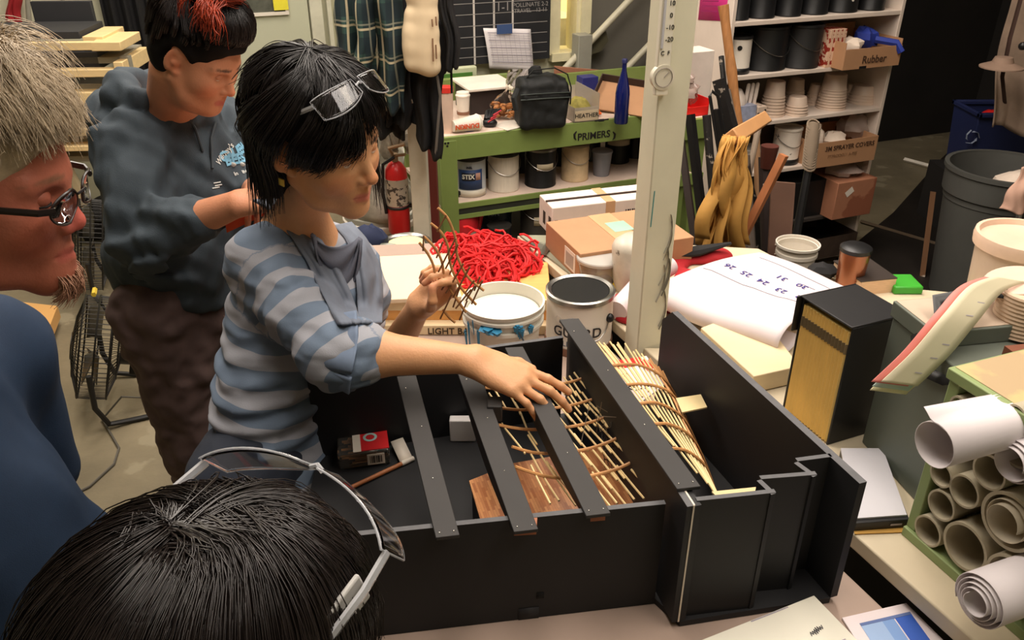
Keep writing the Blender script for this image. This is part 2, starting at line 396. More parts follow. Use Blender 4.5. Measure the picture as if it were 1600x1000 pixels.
def hand(S, M, side, curls, spread, thumb, k=1.0, rk=1.0):
    # local: +Y towards fingertips, +Z back of the hand, +X towards the thumb for side=+1
    S.M = M @ Matrix.Scale(k, 4); s_ = side
    base = [(.026, .088), (.008, .093), (-.011, .088), (-.028, .079)]; ln = [(.042, .025, .02), (.047, .029, .021), (.043, .026, .021), (.034, .02, .018)]
    rr = [.0088, .009, .0085, .0075]; tips = []
    for i, (bx, by) in enumerate(base):
        S.cone((s_*bx*.62, .004, 0), (s_*bx, by, 0), .0135*k, .0105*k*rk, .018)
        p = Vector((s_*bx, by, 0)); a = 0; sp = spread[i]
        cu = curls[i]
        for j in range(3):
            a += cu[j]; d = Vector((s_*math.sin(sp)*math.cos(a), math.cos(sp)*math.cos(a), -math.sin(a))); q = p+d*ln[i][j]
            r0 = rr[i]*(1-.08*j)*rk; S.cone(p, q, r0*k, r0*.93*k, .004 if j else .008); p = q
        tips.append(S.M @ p)
    S.ell((0, .05, -.003), (.034*k, .045*k, .014*k), .012)
    t0 = Vector((s_*.016, .018, -.006)); S.cone(t0, Vector(thumb[0])*1.0 if False else Vector((s_*thumb[0][0], thumb[0][1], thumb[0][2])), .015*k, .0115*k, .015)
    p = Vector((s_*thumb[0][0], thumb[0][1], thumb[0][2]))
    for q_, r_ in zip(thumb[1:], (.0098, .0088)):
        q = Vector((s_*q_[0], q_[1], q_[2])); S.cone(p, q, r_*1.06*k*rk, r_*k*rk, .005); p = q
    tips.append(S.M @ p)
    S.M = None
    return tips
# ================================================================== THE ROOM
cream = mat('cream_paint', (196, 194, 168), .6, var=.06, vs=2)
greywall = mat('grey_paint', (112, 108, 98), .7, var=.08, vs=3)
blackwall = mat('black_paint', (26, 22, 19), .85, var=.3, vs=2)
whitep = mat('white_paint', (226, 218, 204), .5, var=.06, vs=5)
floor_m = mat('concrete_floor', (124, 114, 92), .42, var=.34, vs=1.7, bump=.3, bs=30, spots=(148, 138, 114), sscale=4.2, scut=.6)
n_, l_, b_ = nodes(floor_m)
fb = MB(); fb.box(-5.2, 6.2, -2.6, 5.9, -.1, 0, R.M); struct('floor', fb, floor_m)
fb = MB(); fb.prism([R.hz(1290, 420, 0), R.hz(1395, 335, 0), R.hz(1470, 250, 0), (6.1, 4.9), (6.1, 1.2), (2.0, 1.0), (1.9, 2.6)], .0, .012, R.M)  # dark slab over the floor at right; missing light put into its colour
struct('floor_unlit', fb, mat('unlit_floor_shade', (34, 29, 25), .55, var=.4, vs=3))
a_j = R.hb(846, 120, 5.0)[0]; a_k = R.hb(1092, 0, 5.0)[0]
def wall(name, a0, a1, b0, b1, m, z0=0, z1=3.6): q = MB(); q.box(a0, a1, b0, b1, z0, z1, R.M); return struct(name, q, m)
BL = 5.75; a_s = R.hb(612, 60, 5.0)[0]
wall('wall_back', -5.2, a_s, BL, BL+.15, cream); wall('wall_jog', a_s, a_s+.12, 5.0, BL+.15, cream); wall('wall_back', a_s, a_j, 5.0, 5.15, cream)
# window opening with a lit room beyond it
(aw0, zw1) = R.hb(856, 84, 5.0); aw1 = R.hb(917, 60, 5.0)[0]; zw0 = zw1; zt = 2.2
wall('wall_back', a_j, aw0+.02, 5.0, 5.15, cream)
wall('wall_back', aw0+.02, aw1, 5.0, 5.15, cream, 0, zw0)
wall('wall_back', aw0+.02, aw1, 5.0, 5.15, greywall, zt, 3.6)
wall('wall_back', aw1, a_k, 5.0, 5.15, greywall)
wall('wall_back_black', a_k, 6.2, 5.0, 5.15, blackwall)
wall('wall_left', -5.35, -5.2, -2.6, 5.9, cream)
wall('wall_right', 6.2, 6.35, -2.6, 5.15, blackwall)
wall('wall_front', -5.35, 6.35, -2.75, -2.6, cream)
q = MB(); q.box(-5.35, 6.35, -2.75, 5.9, 3.6, 3.7, R.M); struct('ceiling', q, mat('ceiling_paint', (205, 200, 188), .8))
q = MB()
for x in (aw0+.02, aw1-.04): q.box(x-.03, x+.04, 4.95, 5.17, zw0, zt, R.M)
q.box(aw0, aw1, 4.93, 5.17, zw0-.04, zw0+.01, R.M)
wn = struct('window_1', q, mat('window_trim', (222, 214, 176), .5))
am = aw0+(aw1-aw0)*.66
q = MB(); q.box(am, am+.04, 4.97, 5.1, zw0, zt, R.M); q.box(aw0, aw1, 4.97, 5.1, zt-.05, zt, R.M); build('window_frame', q, MATS['window_trim'], wn)
q = MB(); q.box(aw0+.04, aw1-.05, 5.06, 5.065, zw0, zt, R.M); build('window_pane', q, mat('window_glass', (250, 252, 250), .02, trans=1, var=0), wn)
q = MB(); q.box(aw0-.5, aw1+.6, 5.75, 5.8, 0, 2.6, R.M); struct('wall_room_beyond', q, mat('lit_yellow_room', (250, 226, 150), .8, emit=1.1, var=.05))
q = MB(); q.box(aw0-.1, aw1+.1, 5.3, 5.68, .5, zw0+.16, R.M); build('counter', q, mat('bright_white', (250, 246, 230), .5), label='white counter in the lit room beyond the window', cat='counter')
lr = bpy.data.lights.new('room_beyond_lamp', 'POINT'); lr.energy = 26; lr.color = (1, .84, .55); lr.shadow_soft_size = .15
lo = bpy.data.objects.new('room_beyond_lamp', lr); COL.objects.link(lo); lo.location = R.w((aw0+aw1)/2, 5.45, 2.1)
# threshold strip of the dark corridor at right
p0 = P(1413, 249, z=.02); p1 = P(1476, 266, z=.02)
q = MB(); q.tube([p0, p1], .016, 4); struct('trim_1', q, whitep)
q = MB(); p0 = P(1345, 346, z=.014); p1 = P(1476, 385, z=.014); q.tube([p0, p1], .012, 4); struct('trim_2', q, mat('worn_tape', (82, 66, 46), .7))
# door in the back wall
ad0, ad1 = R.hb(352, 90, BL)[0], R.hb(488, 90, BL)[0]
q = MB(); q.box(ad0, ad1, (BL-.045), BL, 0, 2.12, R.M); dr = struct('door_1', q, mat('door_paint', (188, 190, 166), .45, var=.05, vs=2), bev=.003)
q = MB()
for x0, x1 in ((ad0-.1, ad0-.01), (ad1+.01, ad1+.09), (ad1+.12, ad1+.15)): q.box(x0, x1, BL-.06, BL, 0, 2.2, R.M)
q.box(ad0-.1, ad1+.09, BL-.06, BL, 2.13, 2.22, R.M); build('door_frame', q, mat('door_frame_paint', (206, 204, 184), .5), dr, bev=.003)
(g0, zg) = R.hb(376, 21, (BL-.045)); g1 = R.hb(446, 21, (BL-.045))[0]
q = MB(); q.box(g0, g1, BL-.055, BL-.047, zg, 1.9, R.M); build('door_pane', q, mat('door_glass', (96, 98, 88), .04, var=.5, vs=5), dr)
q = MB()
for x0, x1, z0, z1 in ((g0-.02, g0, zg-.02, 1.92), (g1, g1+.02, zg-.02, 1.92), (g0, g1, zg-.02, zg), (g0, g1, 1.9, 1.92)): q.box(x0, x1, BL-.065, (BL-.045), z0, z1, R.M)
build('pane_trim', q, whitep, dr)
a, z = R.hb(427, 8, BL-.056); q = MB(); q.box(a-.0, a+.09, BL-.07, BL-.065, z-.03, z+.12, R.M); build('note', q, mat('yellow_note', (232, 220, 60), .6), label='yellow note stuck on the door window', cat='note')
a, z = R.hb(381, 170, (BL-.045)); q = MB(); q.ball(R.w(a, BL-.07, z), .028); q.cyl(R.w(a, (BL-.045), z), R.w(a, BL-.07, z), .012); q.cyl(R.w(a, (BL-.045), z), R.w(a, BL-.05, z), .032)
build('door_knob', q, mat('brass_dull', (120, 105, 80), .35, 1), dr)
# dark doorway with a black curtain, left of the door
a0, a1 = R.hb(172, 70, BL-.12)[0], R.hb(243, 70, BL-.12)[0]
q = MB(); q.grid(lambda u, v: R.w(a0+(a1-a0)*u, BL-.12+.03*math.sin(u*22)+.01*math.sin(u*47), .02+2.5*v), 60, 4)
build('curtain', q, mat('black_cloth', (20, 19, 20), .9), solid=.01, label='black curtain hanging in the doorway left of the pale door', cat='curtain')
# ceiling lights
for (x, y) in ((-.1, 1.5), (.7, 3.0), (-1.6, 3.2), (1.3, .7), (-1.1, 5.0)):
    o = thing('ceiling_light', 'ceiling strip light above the workshop', 'ceiling light', (x, y, 3.52), 'ceiling strip lights')
    q = MB(); q.box(x-.16, x+.16, y-.68, y+.68, 3.53, 3.6); build('housing', q, whitep, o)
    q = MB(); q.box(x-.12, x+.12, y-.65, y+.65, 3.515, 3.53); build('diffuser', q, mat('lamp_diffuser', (255, 238, 210), .5, emit=4, var=0), o)

# ------------------------------------------------------------------ the cream post with the thermometer
pp = P(1012, 555, y=1.66)
RP = Frame((pp.x, pp.y), 17)
postm = mat('chipped_cream_paint', (218, 214, 190), .5, var=.07, vs=5, spots=(70, 62, 55), sscale=9, scut=.665)
q = MB(RP.M); q.box(-.034, .034, -.01, .058, 0, 3.6); post = build('wooden_post', q, postm, bev=.003, label='cream painted square post with black scuffs, thermometer hung near its top', cat='post')
q = MB(RP.M); rg = random.Random(3)
for i in range(8):                                # grey brush smears on the front face
    z = 1.16+.10*math.sin(i*.7)*rg.random()+rg.uniform(-.07, .1); x0 = rg.uniform(.0, .012)
    pts = [(x0+.018*math.sin(t*2.2+i*.05), -.0106, z+(t-.5)*.09) for t in np.linspace(0, 1, 7)]
    q.tube(pts, rg.uniform(.003, .0055), 6, flat=.05)
build('scuff_mark', q, mat('grey_scuff', (166, 162, 148), .8), post)
q = MB(RP.M); q.tube([(-.024, -.0106, 1.36), (-.026, -.0106, 1.28)], .0012, 4); build('marker_stroke', q, mat('teal_ink', (60, 150, 150), .5), post, label='teal marker stroke')
# thermometer
a, zt1 = RP.hb(1010, 150, -.018); _, zt0 = RP.hb(1003, 120, -.018)
th = thing('thermometer', 'white strip thermometer with a round dial on the cream post', 'thermometer', RP.w(-.03, -.018, zt1))
q = MB(RP.M); q.box(-.048, -.02, -.024, -.01, zt1, 2.05); build('scale_plate', q, mat('cream_plastic', (232, 226, 208), .4, var=.02), th, bev=.002)
q = MB(RP.M); q.cyl((-.034, -.026, zt1+.035), (-.034, -.014, zt1+.035), .024, n=24); build('dial', q, mat('dial_face', (222, 215, 196), .4, var=.05), th)
q = MB(RP.M); q.tube([(-.034+.018*math.cos(t), -.0275, zt1+.035+.018*math.sin(t)) for t in np.linspace(0, 6.283, 20)], .0008, 4); q.tube([(-.034, -.0275, zt1+.035), (-.024, -.0275, zt1+.045)], .0008, 4)
build('dial_ring', q, mat('dial_grey', (130, 120, 110), .4), th)
q = MB(RP.M); q.cyl((-.043, -.026, zt1+.09), (-.043, -.026, 2.0), .0025, n=8); build('glass_tube', q, mat('tube_glass', (200, 200, 205), .1), th)
for i, s_ in enumerate(['-20', '-10', '0', '10', '20', '30', '40', '50', '60']):
    text('scale_number', s_, .0125, RP.w(-.028, -.0247, zt1+.105+.0215*i), RP.A, (0, 0, 1), mat('black_ink', (30, 27, 25), .6), th)
text('scale_letter', 'C  F', .011, RP.w(-.034, -.0247, zt1+.08), RP.A, (0, 0, 1), MATS['black_ink'], th)
# ================================================================== GREEN SHELF
green = mat('green_paint', (122, 140, 74), .5, var=.1, vs=4, bump=.05)
woodtop = mat('painted_board_pinkish', (214, 192, 176), .55, var=.1, vs=5, spots=(150, 120, 104), sscale=10, scut=.68)
BG = 3.84
a0, zt = R.hb(684, 214, BG); a1, _ = R.hb(1128, 180, BG); _, z2 = R.hb(712, 318, BG)
zb = R.hb(690, 240, BG)[1]; zt_ = zt
gs = thing('storage_shelf', 'green painted wooden shelf unit marked PRIMERS, loaded with paint cans', 'shelf', R.w((a0+a1)/2, BG, 0))
D = .72
q = MB(R.M); q.box(a0, a1, BG, BG+D, zt-.02, zt); build('shelf_top', q, woodtop, gs, bev=.003)
q = MB(R.M); q.box(a0, a1, BG-.02, BG, zt-.122, zt-.002); q.box(a0, a1, BG+D, BG+D+.02, zt-.095, zt); build('rail', q, green, gs, bev=.003)
q = MB(R.M); q.box(a0, a1, BG, BG+D, z2-.02, z2); build('shelf_board', q, woodtop, gs)
q = MB(R.M); q.box(a0+.09, a1, BG-.012, BG, z2-.028, z2-.001); q.box(a0+.09, a1, BG-.012, BG, z2-.085, z2-.062); build('rail', q, green, gs)
q = MB(R.M); q.box(a0+.09, a1, BG-.006, BG+.03, z2-.062, z2-.028); build('shelf_edge_channel', q, mat('dark_channel', (42, 44, 36), .6, var=.3), gs)
for x in (a0, a1-.09):
    for y in (BG-.022, BG+D-.06): q = MB(R.M); q.box(x, x+.09, y, y+.08, 0, zt-.02); build('leg', q, green, gs, bev=.003)
q = MB(R.M); q.box(a0, a1, BG, BG+D, .10, .125); build('shelf_board', q, mat('dark_board', (70, 62, 52), .7), gs)
q = MB(R.M)
for dx, dz in ((.03, -.03), (.045, -.03), (.04, -.045)): q.cyl((a0+dx, BG-.0235, zt+dz), (a0+dx, BG-.02, zt+dz), .006, n=8)
build('bolt', q, MATS['black_ink'], gs)
a, z = R.hb(928, 212, BG-.021)
text('lettering', 'PRIMERS', .052, R.w(a, BG-.0215, z), R.A, (0, 0, 1), MATS['black_ink'], gs, bold=.0012)
q = MB()
for s_, uu in ((-1, 899), (1, 959)):
    a, z = R.hb(uu, 212, BG-.021)
    q.tube([R.w(a+s_*.0-s_*.006, BG-.0215, z+.022), R.w(a+s_*.006, BG-.0215, z+.008), R.w(a+s_*.004, BG-.0215, z-.012), R.w(a-s_*.006, BG-.0215, z-.022)], [.003, .006, .006, .002], 5)
build('arrow_mark', q, MATS['black_ink'], gs)
# back structure above the top: low green board, leaning red-brown sheet
(ab0, zz0), (ab1, zz1) = R.hb(700, 112, 4.55), R.hb(793, 118, 4.55)
q = MB(R.M); q.box(ab0-.1, ab1, 4.5, 4.55, zt, R.hb(700, 125, 4.5)[1]); build('rail', q, green, gs)
a, z = R.hb(860, 118, 4.5); a_, _ = R.hb(1025, 118, 4.5)
q = MB(R.M); q.box(a-.02, a_, 4.5, 4.53, zt, z); build('back_board', q, green, gs)
def can(label, u, v, b, r, h, body, z=None, lid=None, handle=True, group=None, name='paint_can', cat='paint can', rim=None, metal=True, wrap=None, top_open=None, fr=R):
    a, zz = fr.hb(u, v, b); zz = z if z is not None else zz; c = fr.w(a, b+r*.9, zz)
    return can_at(label, c, r, h, body, lid, handle, group, name, cat, rim, wrap, top_open)
def can_at(label, c, r, h, body, lid=None, handle=True, group=None, name='paint_can', cat='paint can', rim=None, wrap=None, top_open=None, hang=-1.2, taper=1.0):
    o = thing(name, label, cat, c, group)
    steel = mat('steel', (150, 148, 142), .3, 1, var=.1)
    rb = r*taper
    q = MB(); q.lathe([(0, 0), (rb-.002, 0), (rb, .003), (rb, .006), (rb-.002, .009), (r-.002, h-.012), (r-.002, h-.012)], c, 32); build('can_body', q, body, o)
    q = MB()
    if top_open is None: q.lathe([(r-.002, h-.014), (r+.0015, h-.012), (r+.0015, h-.002), (r-.004, h), (r-.012, h-.003), (r-.016, h-.007), (r-.03, h-.006), (0, h-.006)], c, 32)
    else: q.lathe([(r-.002, h-.014), (r+.0015, h-.012), (r+.0015, h-.002), (r-.004, h), (r-.012, h-.003), (r-.014, h-.02)], c, 32)
    build('lid' if top_open is None else 'rim', q, lid or steel, o)
    if top_open is not None:
        q = MB(); q.lathe([(r-.0135, h-.004), (r-.0145, h*.45), (0, h*.45)], c, 32); build('can_inside', q, top_open, o)
    if handle:
        t0 = hang; pts = []
        for i in range(17):
            t = math.pi*i/16; x = math.cos(t)*(r+.006); dz = -math.sin(t)*r*.85
            pts.append(Vector(c)+Vector((math.cos(t0)*0, 0, 0))+Vector((-math.sin(t0)*x, math.cos(t0)*x, 0))+Vector((math.cos(t0), math.sin(t0), 0))*(r+.004)*math.sin(t)+Vector((0, 0, h*.82+dz)))
        q = MB(); q.tube(pts, .0018, 5); build('handle', q, steel, o)
    if wrap:
        for li, (za, zb_, t0_, t1_, m_) in enumerate(wrap):
            rl = r+.0008+.0009*min(li, 2); q = MB(); q.lathe([(rl, za), (rl, zb_)], c, 24, None, t0_, t1_); build('paper_label', q, m_, o, solid=.0006)
    return o, Vector(c)
whitecan = mat('white_can', (214, 204, 190), .45, var=.05)
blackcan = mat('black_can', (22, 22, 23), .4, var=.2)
facing = math.radians(-90)
def za(u, v, b): return R.hb(u, v, b)[1]
C = []
o, c = can('gallon can labelled STIX with blue label, leftmost on the green shelf', 743, 305, BG+.05, .083, .205, mat('stix_can', (186, 190, 194), .4), z=z2, lid=mat('dark_lid', (34, 33, 32), .5), handle=False,
    wrap=[(.045, .15, facing-.75, facing+.85, mat('blue_label', (44, 72, 122), .5)), (.092, .135, facing-.5, facing+.35, mat('navy_label', (18, 24, 44), .5)), (.095, .133, facing+.38, facing+.7, mat('pink_panel', (198, 150, 130), .5)), (.004, .04, facing-1.2, facing+1.2, mat('label_cream', (214, 206, 188), .5))])
wrap_text('lettering', 'STIX', .033, c, .0864, facing-.08, c.z+.113, mat('label_white_ink', (240, 236, 222), .5), o, bold=.0012)
wrap_text('lettering', 'INSL', .016, c, .0852, facing, c.z+.163, MATS['navy_label'], o, bold=.0006)
can('white gallon paint can with drips, second on the green shelf', 795, 301, BG+.05, .084, .205, mat('dripped_white', (206, 194, 176), .5, var=.08, vs=14, stretch=(6, 6, .6)), z=z2, lid=mat('dark_lid', (34, 33, 32), .5))
o, c = can('black gallon can with a strip of beige tape on the green shelf', 853, 297, BG+.04, .086, .21, blackcan, z=z2,
    wrap=[(.1, .135, facing-.25, facing+.85, mat('masking_tape', (178, 164, 136), .7))])
o, c = can('tan paint-crusted can with wire handle on the green shelf', 906, 286, BG+.06, .077, .205, mat('tan_crust', (190, 164, 128), .6, var=.25, vs=10, bump=.4), z=z2, lid=mat('dull_tin', (140, 124, 102), .45, .6))
def tub(label, c, r0, r1, h, m, name='plastic_tub', cat='tub', group=None, rimm=None, wall_t=.002):
    o = thing(name, label, cat, c, group)
    q = MB(); q.lathe([(0, 0), (r0, 0), (r1, h-.008), (r1-wall_t, h-.008), (r0-wall_t, wall_t), (0, wall_t)], c, 32); build('tub_body', q, m, o)
    q = MB(); q.lathe([(r1-wall_t, h-.01), (r1+.003, h-.01), (r1+.004, h-.003), (r1+.002, h), (r1-wall_t, h)], c, 32); build('rim', q, rimm or m, o)
    return o
fp = mat('frosted_plastic', (206, 200, 192), .35, trans=.35, var=.05)
a, z = R.hb(945, 289, BG+.08); tub('grey deli tub of paint on the green shelf', R.w(a, BG+.13, z2), .044, .055, .14, mat('grey_tub', (128, 128, 134), .4))
a, z = R.hb(965, 270, BG+.3)
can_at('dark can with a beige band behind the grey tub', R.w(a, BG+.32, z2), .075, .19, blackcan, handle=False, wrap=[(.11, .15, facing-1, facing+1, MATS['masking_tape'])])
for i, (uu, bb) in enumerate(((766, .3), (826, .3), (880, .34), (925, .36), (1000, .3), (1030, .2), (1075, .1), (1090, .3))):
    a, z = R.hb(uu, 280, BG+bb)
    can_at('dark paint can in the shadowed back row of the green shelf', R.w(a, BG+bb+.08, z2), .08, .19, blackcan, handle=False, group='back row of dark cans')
# bottom level under the shelf
zb1 = .125
def wbox(name, label, cat, fr, a0, a1, b0, b1, z0, z1, m, bev=.003, group=None):
    q = MB(fr.M); q.box(a0, a1, b0, b1, z0, z1); return build(name, q, m, bev=bev, label=label, cat=cat, group=group)
a, z = R.hb(722, 385, BG-.02); zk = zb1
o = thing('plastic_jug', 'red and clear plastic jug with black cap beside the green shelf leg', 'jug', R.w(a, BG+.05, zk))
c = R.w(a+.02, BG+.1, zk)
q = MB(); q.lathe([(0, 0), (.11, 0), (.115, .02), (.112, .13), (.111, .14)], c, 28); build('jug_base', q, mat('milky_plastic', (170, 150, 138), .35, var=.3, vs=12), o)
q = MB(); q.lathe([(.112, .14), (.114, .15), (.108, .22), (.07, .275), (.03, .29), (0, .292)], c, 28); build('jug_body', q, mat('red_plastic', (186, 34, 42), .35, var=.12), o)
q = MB(); q.lathe([(.016, .285), (.016, .32), (.026, .325), (.026, .345), (0, .348)], c, 16); build('cap', q, blackcan, o)
q = MB(); q.tube([c+R.A*.03+Vector((0, -.02, .28)), c+R.A*.10+Vector((0, -.03, .27)), c+R.A*.135+Vector((0, -.03, .2)), c+R.A*.11+Vector((0, -.02, .1))], .014, 8); build('handle', q, MATS['red_plastic'], o)
a, z = R.hb(782, 385, BG+.1)
o, c = can_at('dark blue paint can with white lettering on the bottom shelf', R.w(a, BG+.2, zb1), .1, .26, mat('navy_can', (36, 50, 66), .4))
wrap_text('lettering', 'SUN', .035, c, .1005, facing, c.z+.18, mat('pale_blue_ink', (140, 160, 176), .5), o, bold=.001)
a, z = R.hb(791, 388, BG-.1)
tub('small black lidded bucket below the green shelf', R.w(a, BG+.0, zb1), .05, .062, .16, blackcan, name='bucket', cat='bucket', rimm=mat('dark_rim', (60, 58, 54), .3, .5))
a, z = R.hb(836, 350, BG+.1)
o, c = can_at('dark gallon can with tin lid and paper label under the shelf', R.w(a, BG+.1, zb1), .085, .26, mat('brown_black_can', (48, 44, 38), .5), wrap=[(.11, .16, facing-.1, facing+.9, MATS['masking_tape'])])
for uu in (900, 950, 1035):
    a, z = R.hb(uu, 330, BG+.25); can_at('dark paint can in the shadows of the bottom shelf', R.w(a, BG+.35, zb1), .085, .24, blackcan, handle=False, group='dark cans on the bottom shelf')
# leaning canvas by the post
q = MB(); pts = [P(985, 345, y=3.5), P(1003, 222, y=3.75), P(1018, 228, y=3.7), P(1020, 345, y=3.45)]; pts[0] += (pts[0]-pts[1])*(pts[0].z/(pts[1].z-pts[0].z)); pts[3] += (pts[3]-pts[2])*(pts[3].z/(pts[2].z-pts[3].z))
q.grid(lambda s_, t_: (pts[0]*(1-s_)+pts[3]*s_)*(1-t_)+(pts[1]*(1-s_)+pts[2]*s_)*t_+Vector((0, -.03*math.sin(s_*9+t_*3)*(1-t_*.5)-.02*math.sin(t_*11), 0)), 14, 20)
build('canvas_sheet', q, mat('old_canvas', (160, 140, 112), .85, var=.15), solid=.006, label='stiff beige canvas sheet leaning upright behind the cream post', cat='canvas')

# ------------------------------------------------------------------ things on the green shelf top
T0 = zt_
def on(u, v, z=None): p = P(u, v, z=T0 if z is None else z); return p
def disp_cyl(name, label, cat, c, prof, m, n=24, parts=(), group=None):
    o = thing(name, label, cat, c, group); q = MB(); q.lathe(prof, c, n); build('body', q, m, o)
    for (pn, pr, pm) in parts: q = MB(); q.lathe(pr, c, n); build(pn, q, pm, o)
    return o
c = on(702, 206); pinkp = mat('pale_pink_plastic', (226, 196, 176), .4)
c = P(702, 209, z=T0)+R.B*.03
disp_cyl('travel_tumbler', 'tall pale tumbler with red lid at the left end of the green shelf', 'tumbler', c, [(0, 0), (.03, 0), (.034, .2)], pinkp,
    parts=[('lid', [(.034, .2), (.037, .2), (.037, .225), (0, .228)], mat('red_lid', (214, 60, 50), .35))])
c = P(726, 186, z=T0)+R.B*.02
disp_cyl('coffee_cup', 'white paper coffee cup with white lid standing on the green shelf', 'cup', c, [(0, 0), (.028, 0), (.036, .115)], mat('paper_white', (228, 218, 204), .5),
    parts=[('lid', [(.038, .115), (.039, .122), (.034, .128), (.033, .137), (0, .137)], mat('lid_white', (236, 228, 214), .35)), ('band', [(.0335, .022), (.0345, .038)], mat('brown_band', (128, 90, 70), .6))])
# toppled cup
base = P(716, 196, z=T0+.036); axis = (R.A*1+R.B*.12+Vector((0, 0, .02))).normalized()
o = thing('coffee_cup', 'white paper cup with orange lettering lying on its side', 'cup', base+Vector((0, 0, -.036)))
rot = axis.to_track_quat('Z', 'Y').to_matrix().to_4x4(); Mx = Matrix.Translation(base) @ rot
q = MB(Mx); q.lathe([(0, -.03), (.028, -.03), (.04, .1)]); build('body', q, MATS['paper_white'], o)
q = MB(Mx); q.lathe([(.041, .1), (.043, .105), (.038, .112), (.036, .12), (0, .12)]); build('lid', q, MATS['lid_white'], o)
text('lettering', 'DUNKIN', .032, base+R.A*.035-R.B*.0385+Vector((0, 0, .002)), -R.A, (0, 0, -1), mat('orange_ink', (226, 90, 40), .5), o, bold=.0012)
q = MB(); c = P(732, 203, z=T0)+R.B*.0; q.lathe([(.024, 0), (.036, 0), (.036, .03), (.024, .03), (.024, 0)], c, 28)
build('tape_roll', q, mat('blue_tape', (44, 66, 128), .6), label='roll of blue tape lying in front of the toppled cup', cat='tape roll')
# glove
o = thing('work_glove', 'black work glove with red stripes beside the toppled cup', 'glove', P(763, 190, z=T0))
q = MB(); g = P(765, 192, z=T0+.02)
for i in range(4): q.tube([g+R.A*(.012*i-.02)+Vector((0, 0, .02)), g+R.A*(.014*i)+Vector((0, 0, .05-.004*i))+R.B*.03, g+R.A*(.02*i+.02)+Vector((0, 0, .05))+R.B*.05], [.012, .011, .008], 8)
q.ball(g+R.A*.0, .04, squash=(1, .7, .6)); build('shell', q, blackcan, o)
q = MB()
for i in range(3): q.tube([g+R.A*(.014*i-.02)-R.B*.03+Vector((0, 0, .014+.016*i)), g+R.A*(.014*i+.03)-R.B*.014+Vector((0, 0, .03+.016*i))], .0035, 5)
build('stripe', q, mat('red_stripe', (200, 50, 60), .5), o)
# storage box with papers, low
a, z = R.hb(735, 165, 4.15); a_, _ = R.hb(782, 165, 4.15)
wbox('black_box', 'dark box with a white lid behind the cups on the green shelf', 'box', R, a, a_+.05, 4.15, 4.4, T0, T0+.13, mat('dark_brown_box', (46, 36, 32), .6))
wbox('paper_stack', 'stack of white paper lying on the dark box', 'paper', R, a-.015, a_+.09, 4.12, 4.42, T0+.131, T0+.145, MATS['paper_white'])
# plastic bag of snacks
o = thing('plastic_bag', 'clear twisted plastic bag of brown snacks beside the black lunch bag', 'bag', P(790, 187, z=T0))
g = P(791, 186, z=T0)
q = MB(); rg = random.Random(5)
for i in range(46): q.ball(g+Vector((rg.uniform(-.065, .065), rg.uniform(-.03, .05), rg.uniform(.015, .075))), rg.uniform(.011, .02), 7, squash=(1, .8, .6), jit=.2, rg=rg)
s_o = build('snacks', q, mat('snack_brown', (176, 116, 66), .6, var=.25), o, kind='stuff')
clearbag = mat('clear_bag', (240, 236, 228), .12, trans=1, var=0, ior=1.15)
q = MB()
def bagf(u, v):
    t = 2*math.pi*u; prof = [(.07, 0), (.085, .15), (.08, .3), (.045, .45), (.015, .55), (.02, .65), (.04, .8), (.055, .95), (.06, 1)]
    for i in range(len(prof)-1):
        if prof[i][1] <= v <= prof[i+1][1]: k = (v-prof[i][1])/(prof[i+1][1]-prof[i][1]); r = prof[i][0]*(1-k)+prof[i+1][0]*k; break
    r *= 1+.12*math.sin(5*t+v*9)+.06*math.sin(11*t-v*14); off = max(0, v-.5)*.14
    return g+Vector((r*math.cos(t)+off, r*.7*math.sin(t)+.02, .004+v*.24))
q.grid(bagf, 40, 30); build('bag_film', q, clearbag, o)
wbox('paper_sheet', 'loose white paper lying left of the black lunch bag', 'paper', Frame((P(800, 195, z=T0).x, P(800, 195, z=T0).y), 40), -.09, .09, -.07, .07, T0, T0+.003, MATS['paper_white'], bev=0)
# lunch bag
g = P(853, 204, z=T0); FL = Frame((g.x, g.y), 14)
o = thing('lunch_bag', 'black soft lunch cooler with a rounded top and strap on the green shelf', 'bag', g)
S = SDF(); S.M = FL.at(0, .1, T0)
S.box((0, 0, .095), (.125, .085, .095), .03, .03); S.box((0, 0, .19), (.122, .08, .045), .03, .02); S.ell((0, 0, .225), (.1, .07, .03), .03); S.M = None
S.disp = lambda X: wav(X, 50, .008, 3)
V, F = S.mesh(.007); blackfab = mat('black_nylon', (20, 22, 22), .7, var=.2, vs=30, bump=.2, bs=120); npmesh('bag_body', V, F, blackfab, o)
q = MB(FL.at(0, .1, T0)); q.tube([(-.128, -.085, .155), (.0, -.092, .158), (.128, -.085, .155)], .004, 6); q.tube([(-.128, -.085, .18), (.0, -.092, .183), (.128, -.085, .18)], .003, 6); build('zip', q, mat('dark_green_trim', (34, 44, 38), .5), o)
q = MB(FL.at(0, .1, T0)); q.tube([(-.08, -.02, .25), (-.05, -.03, .285), (.06, -.03, .29), (.12, -.05, .26), (.135, -.07, .2), (.13, -.08, .12)], .011, 6, flat=.3); q.tube([(-.13, -.03, .2), (-.155, -.05, .16), (-.145, -.06, .1)], .016, 6, flat=.5); build('strap', q, blackfab, o)
g2 = P(842, 118, z=T0+.28)
q = MB(FL.at(-.02, .14, T0+.232)); q.ball((0, 0, .03), .04, 10, squash=(1, .6, .8), jit=.15, rg=rg); build('cloth_scrap', q, blackfab, label='black cloth bundle lying on top of the lunch bag', cat='cloth')
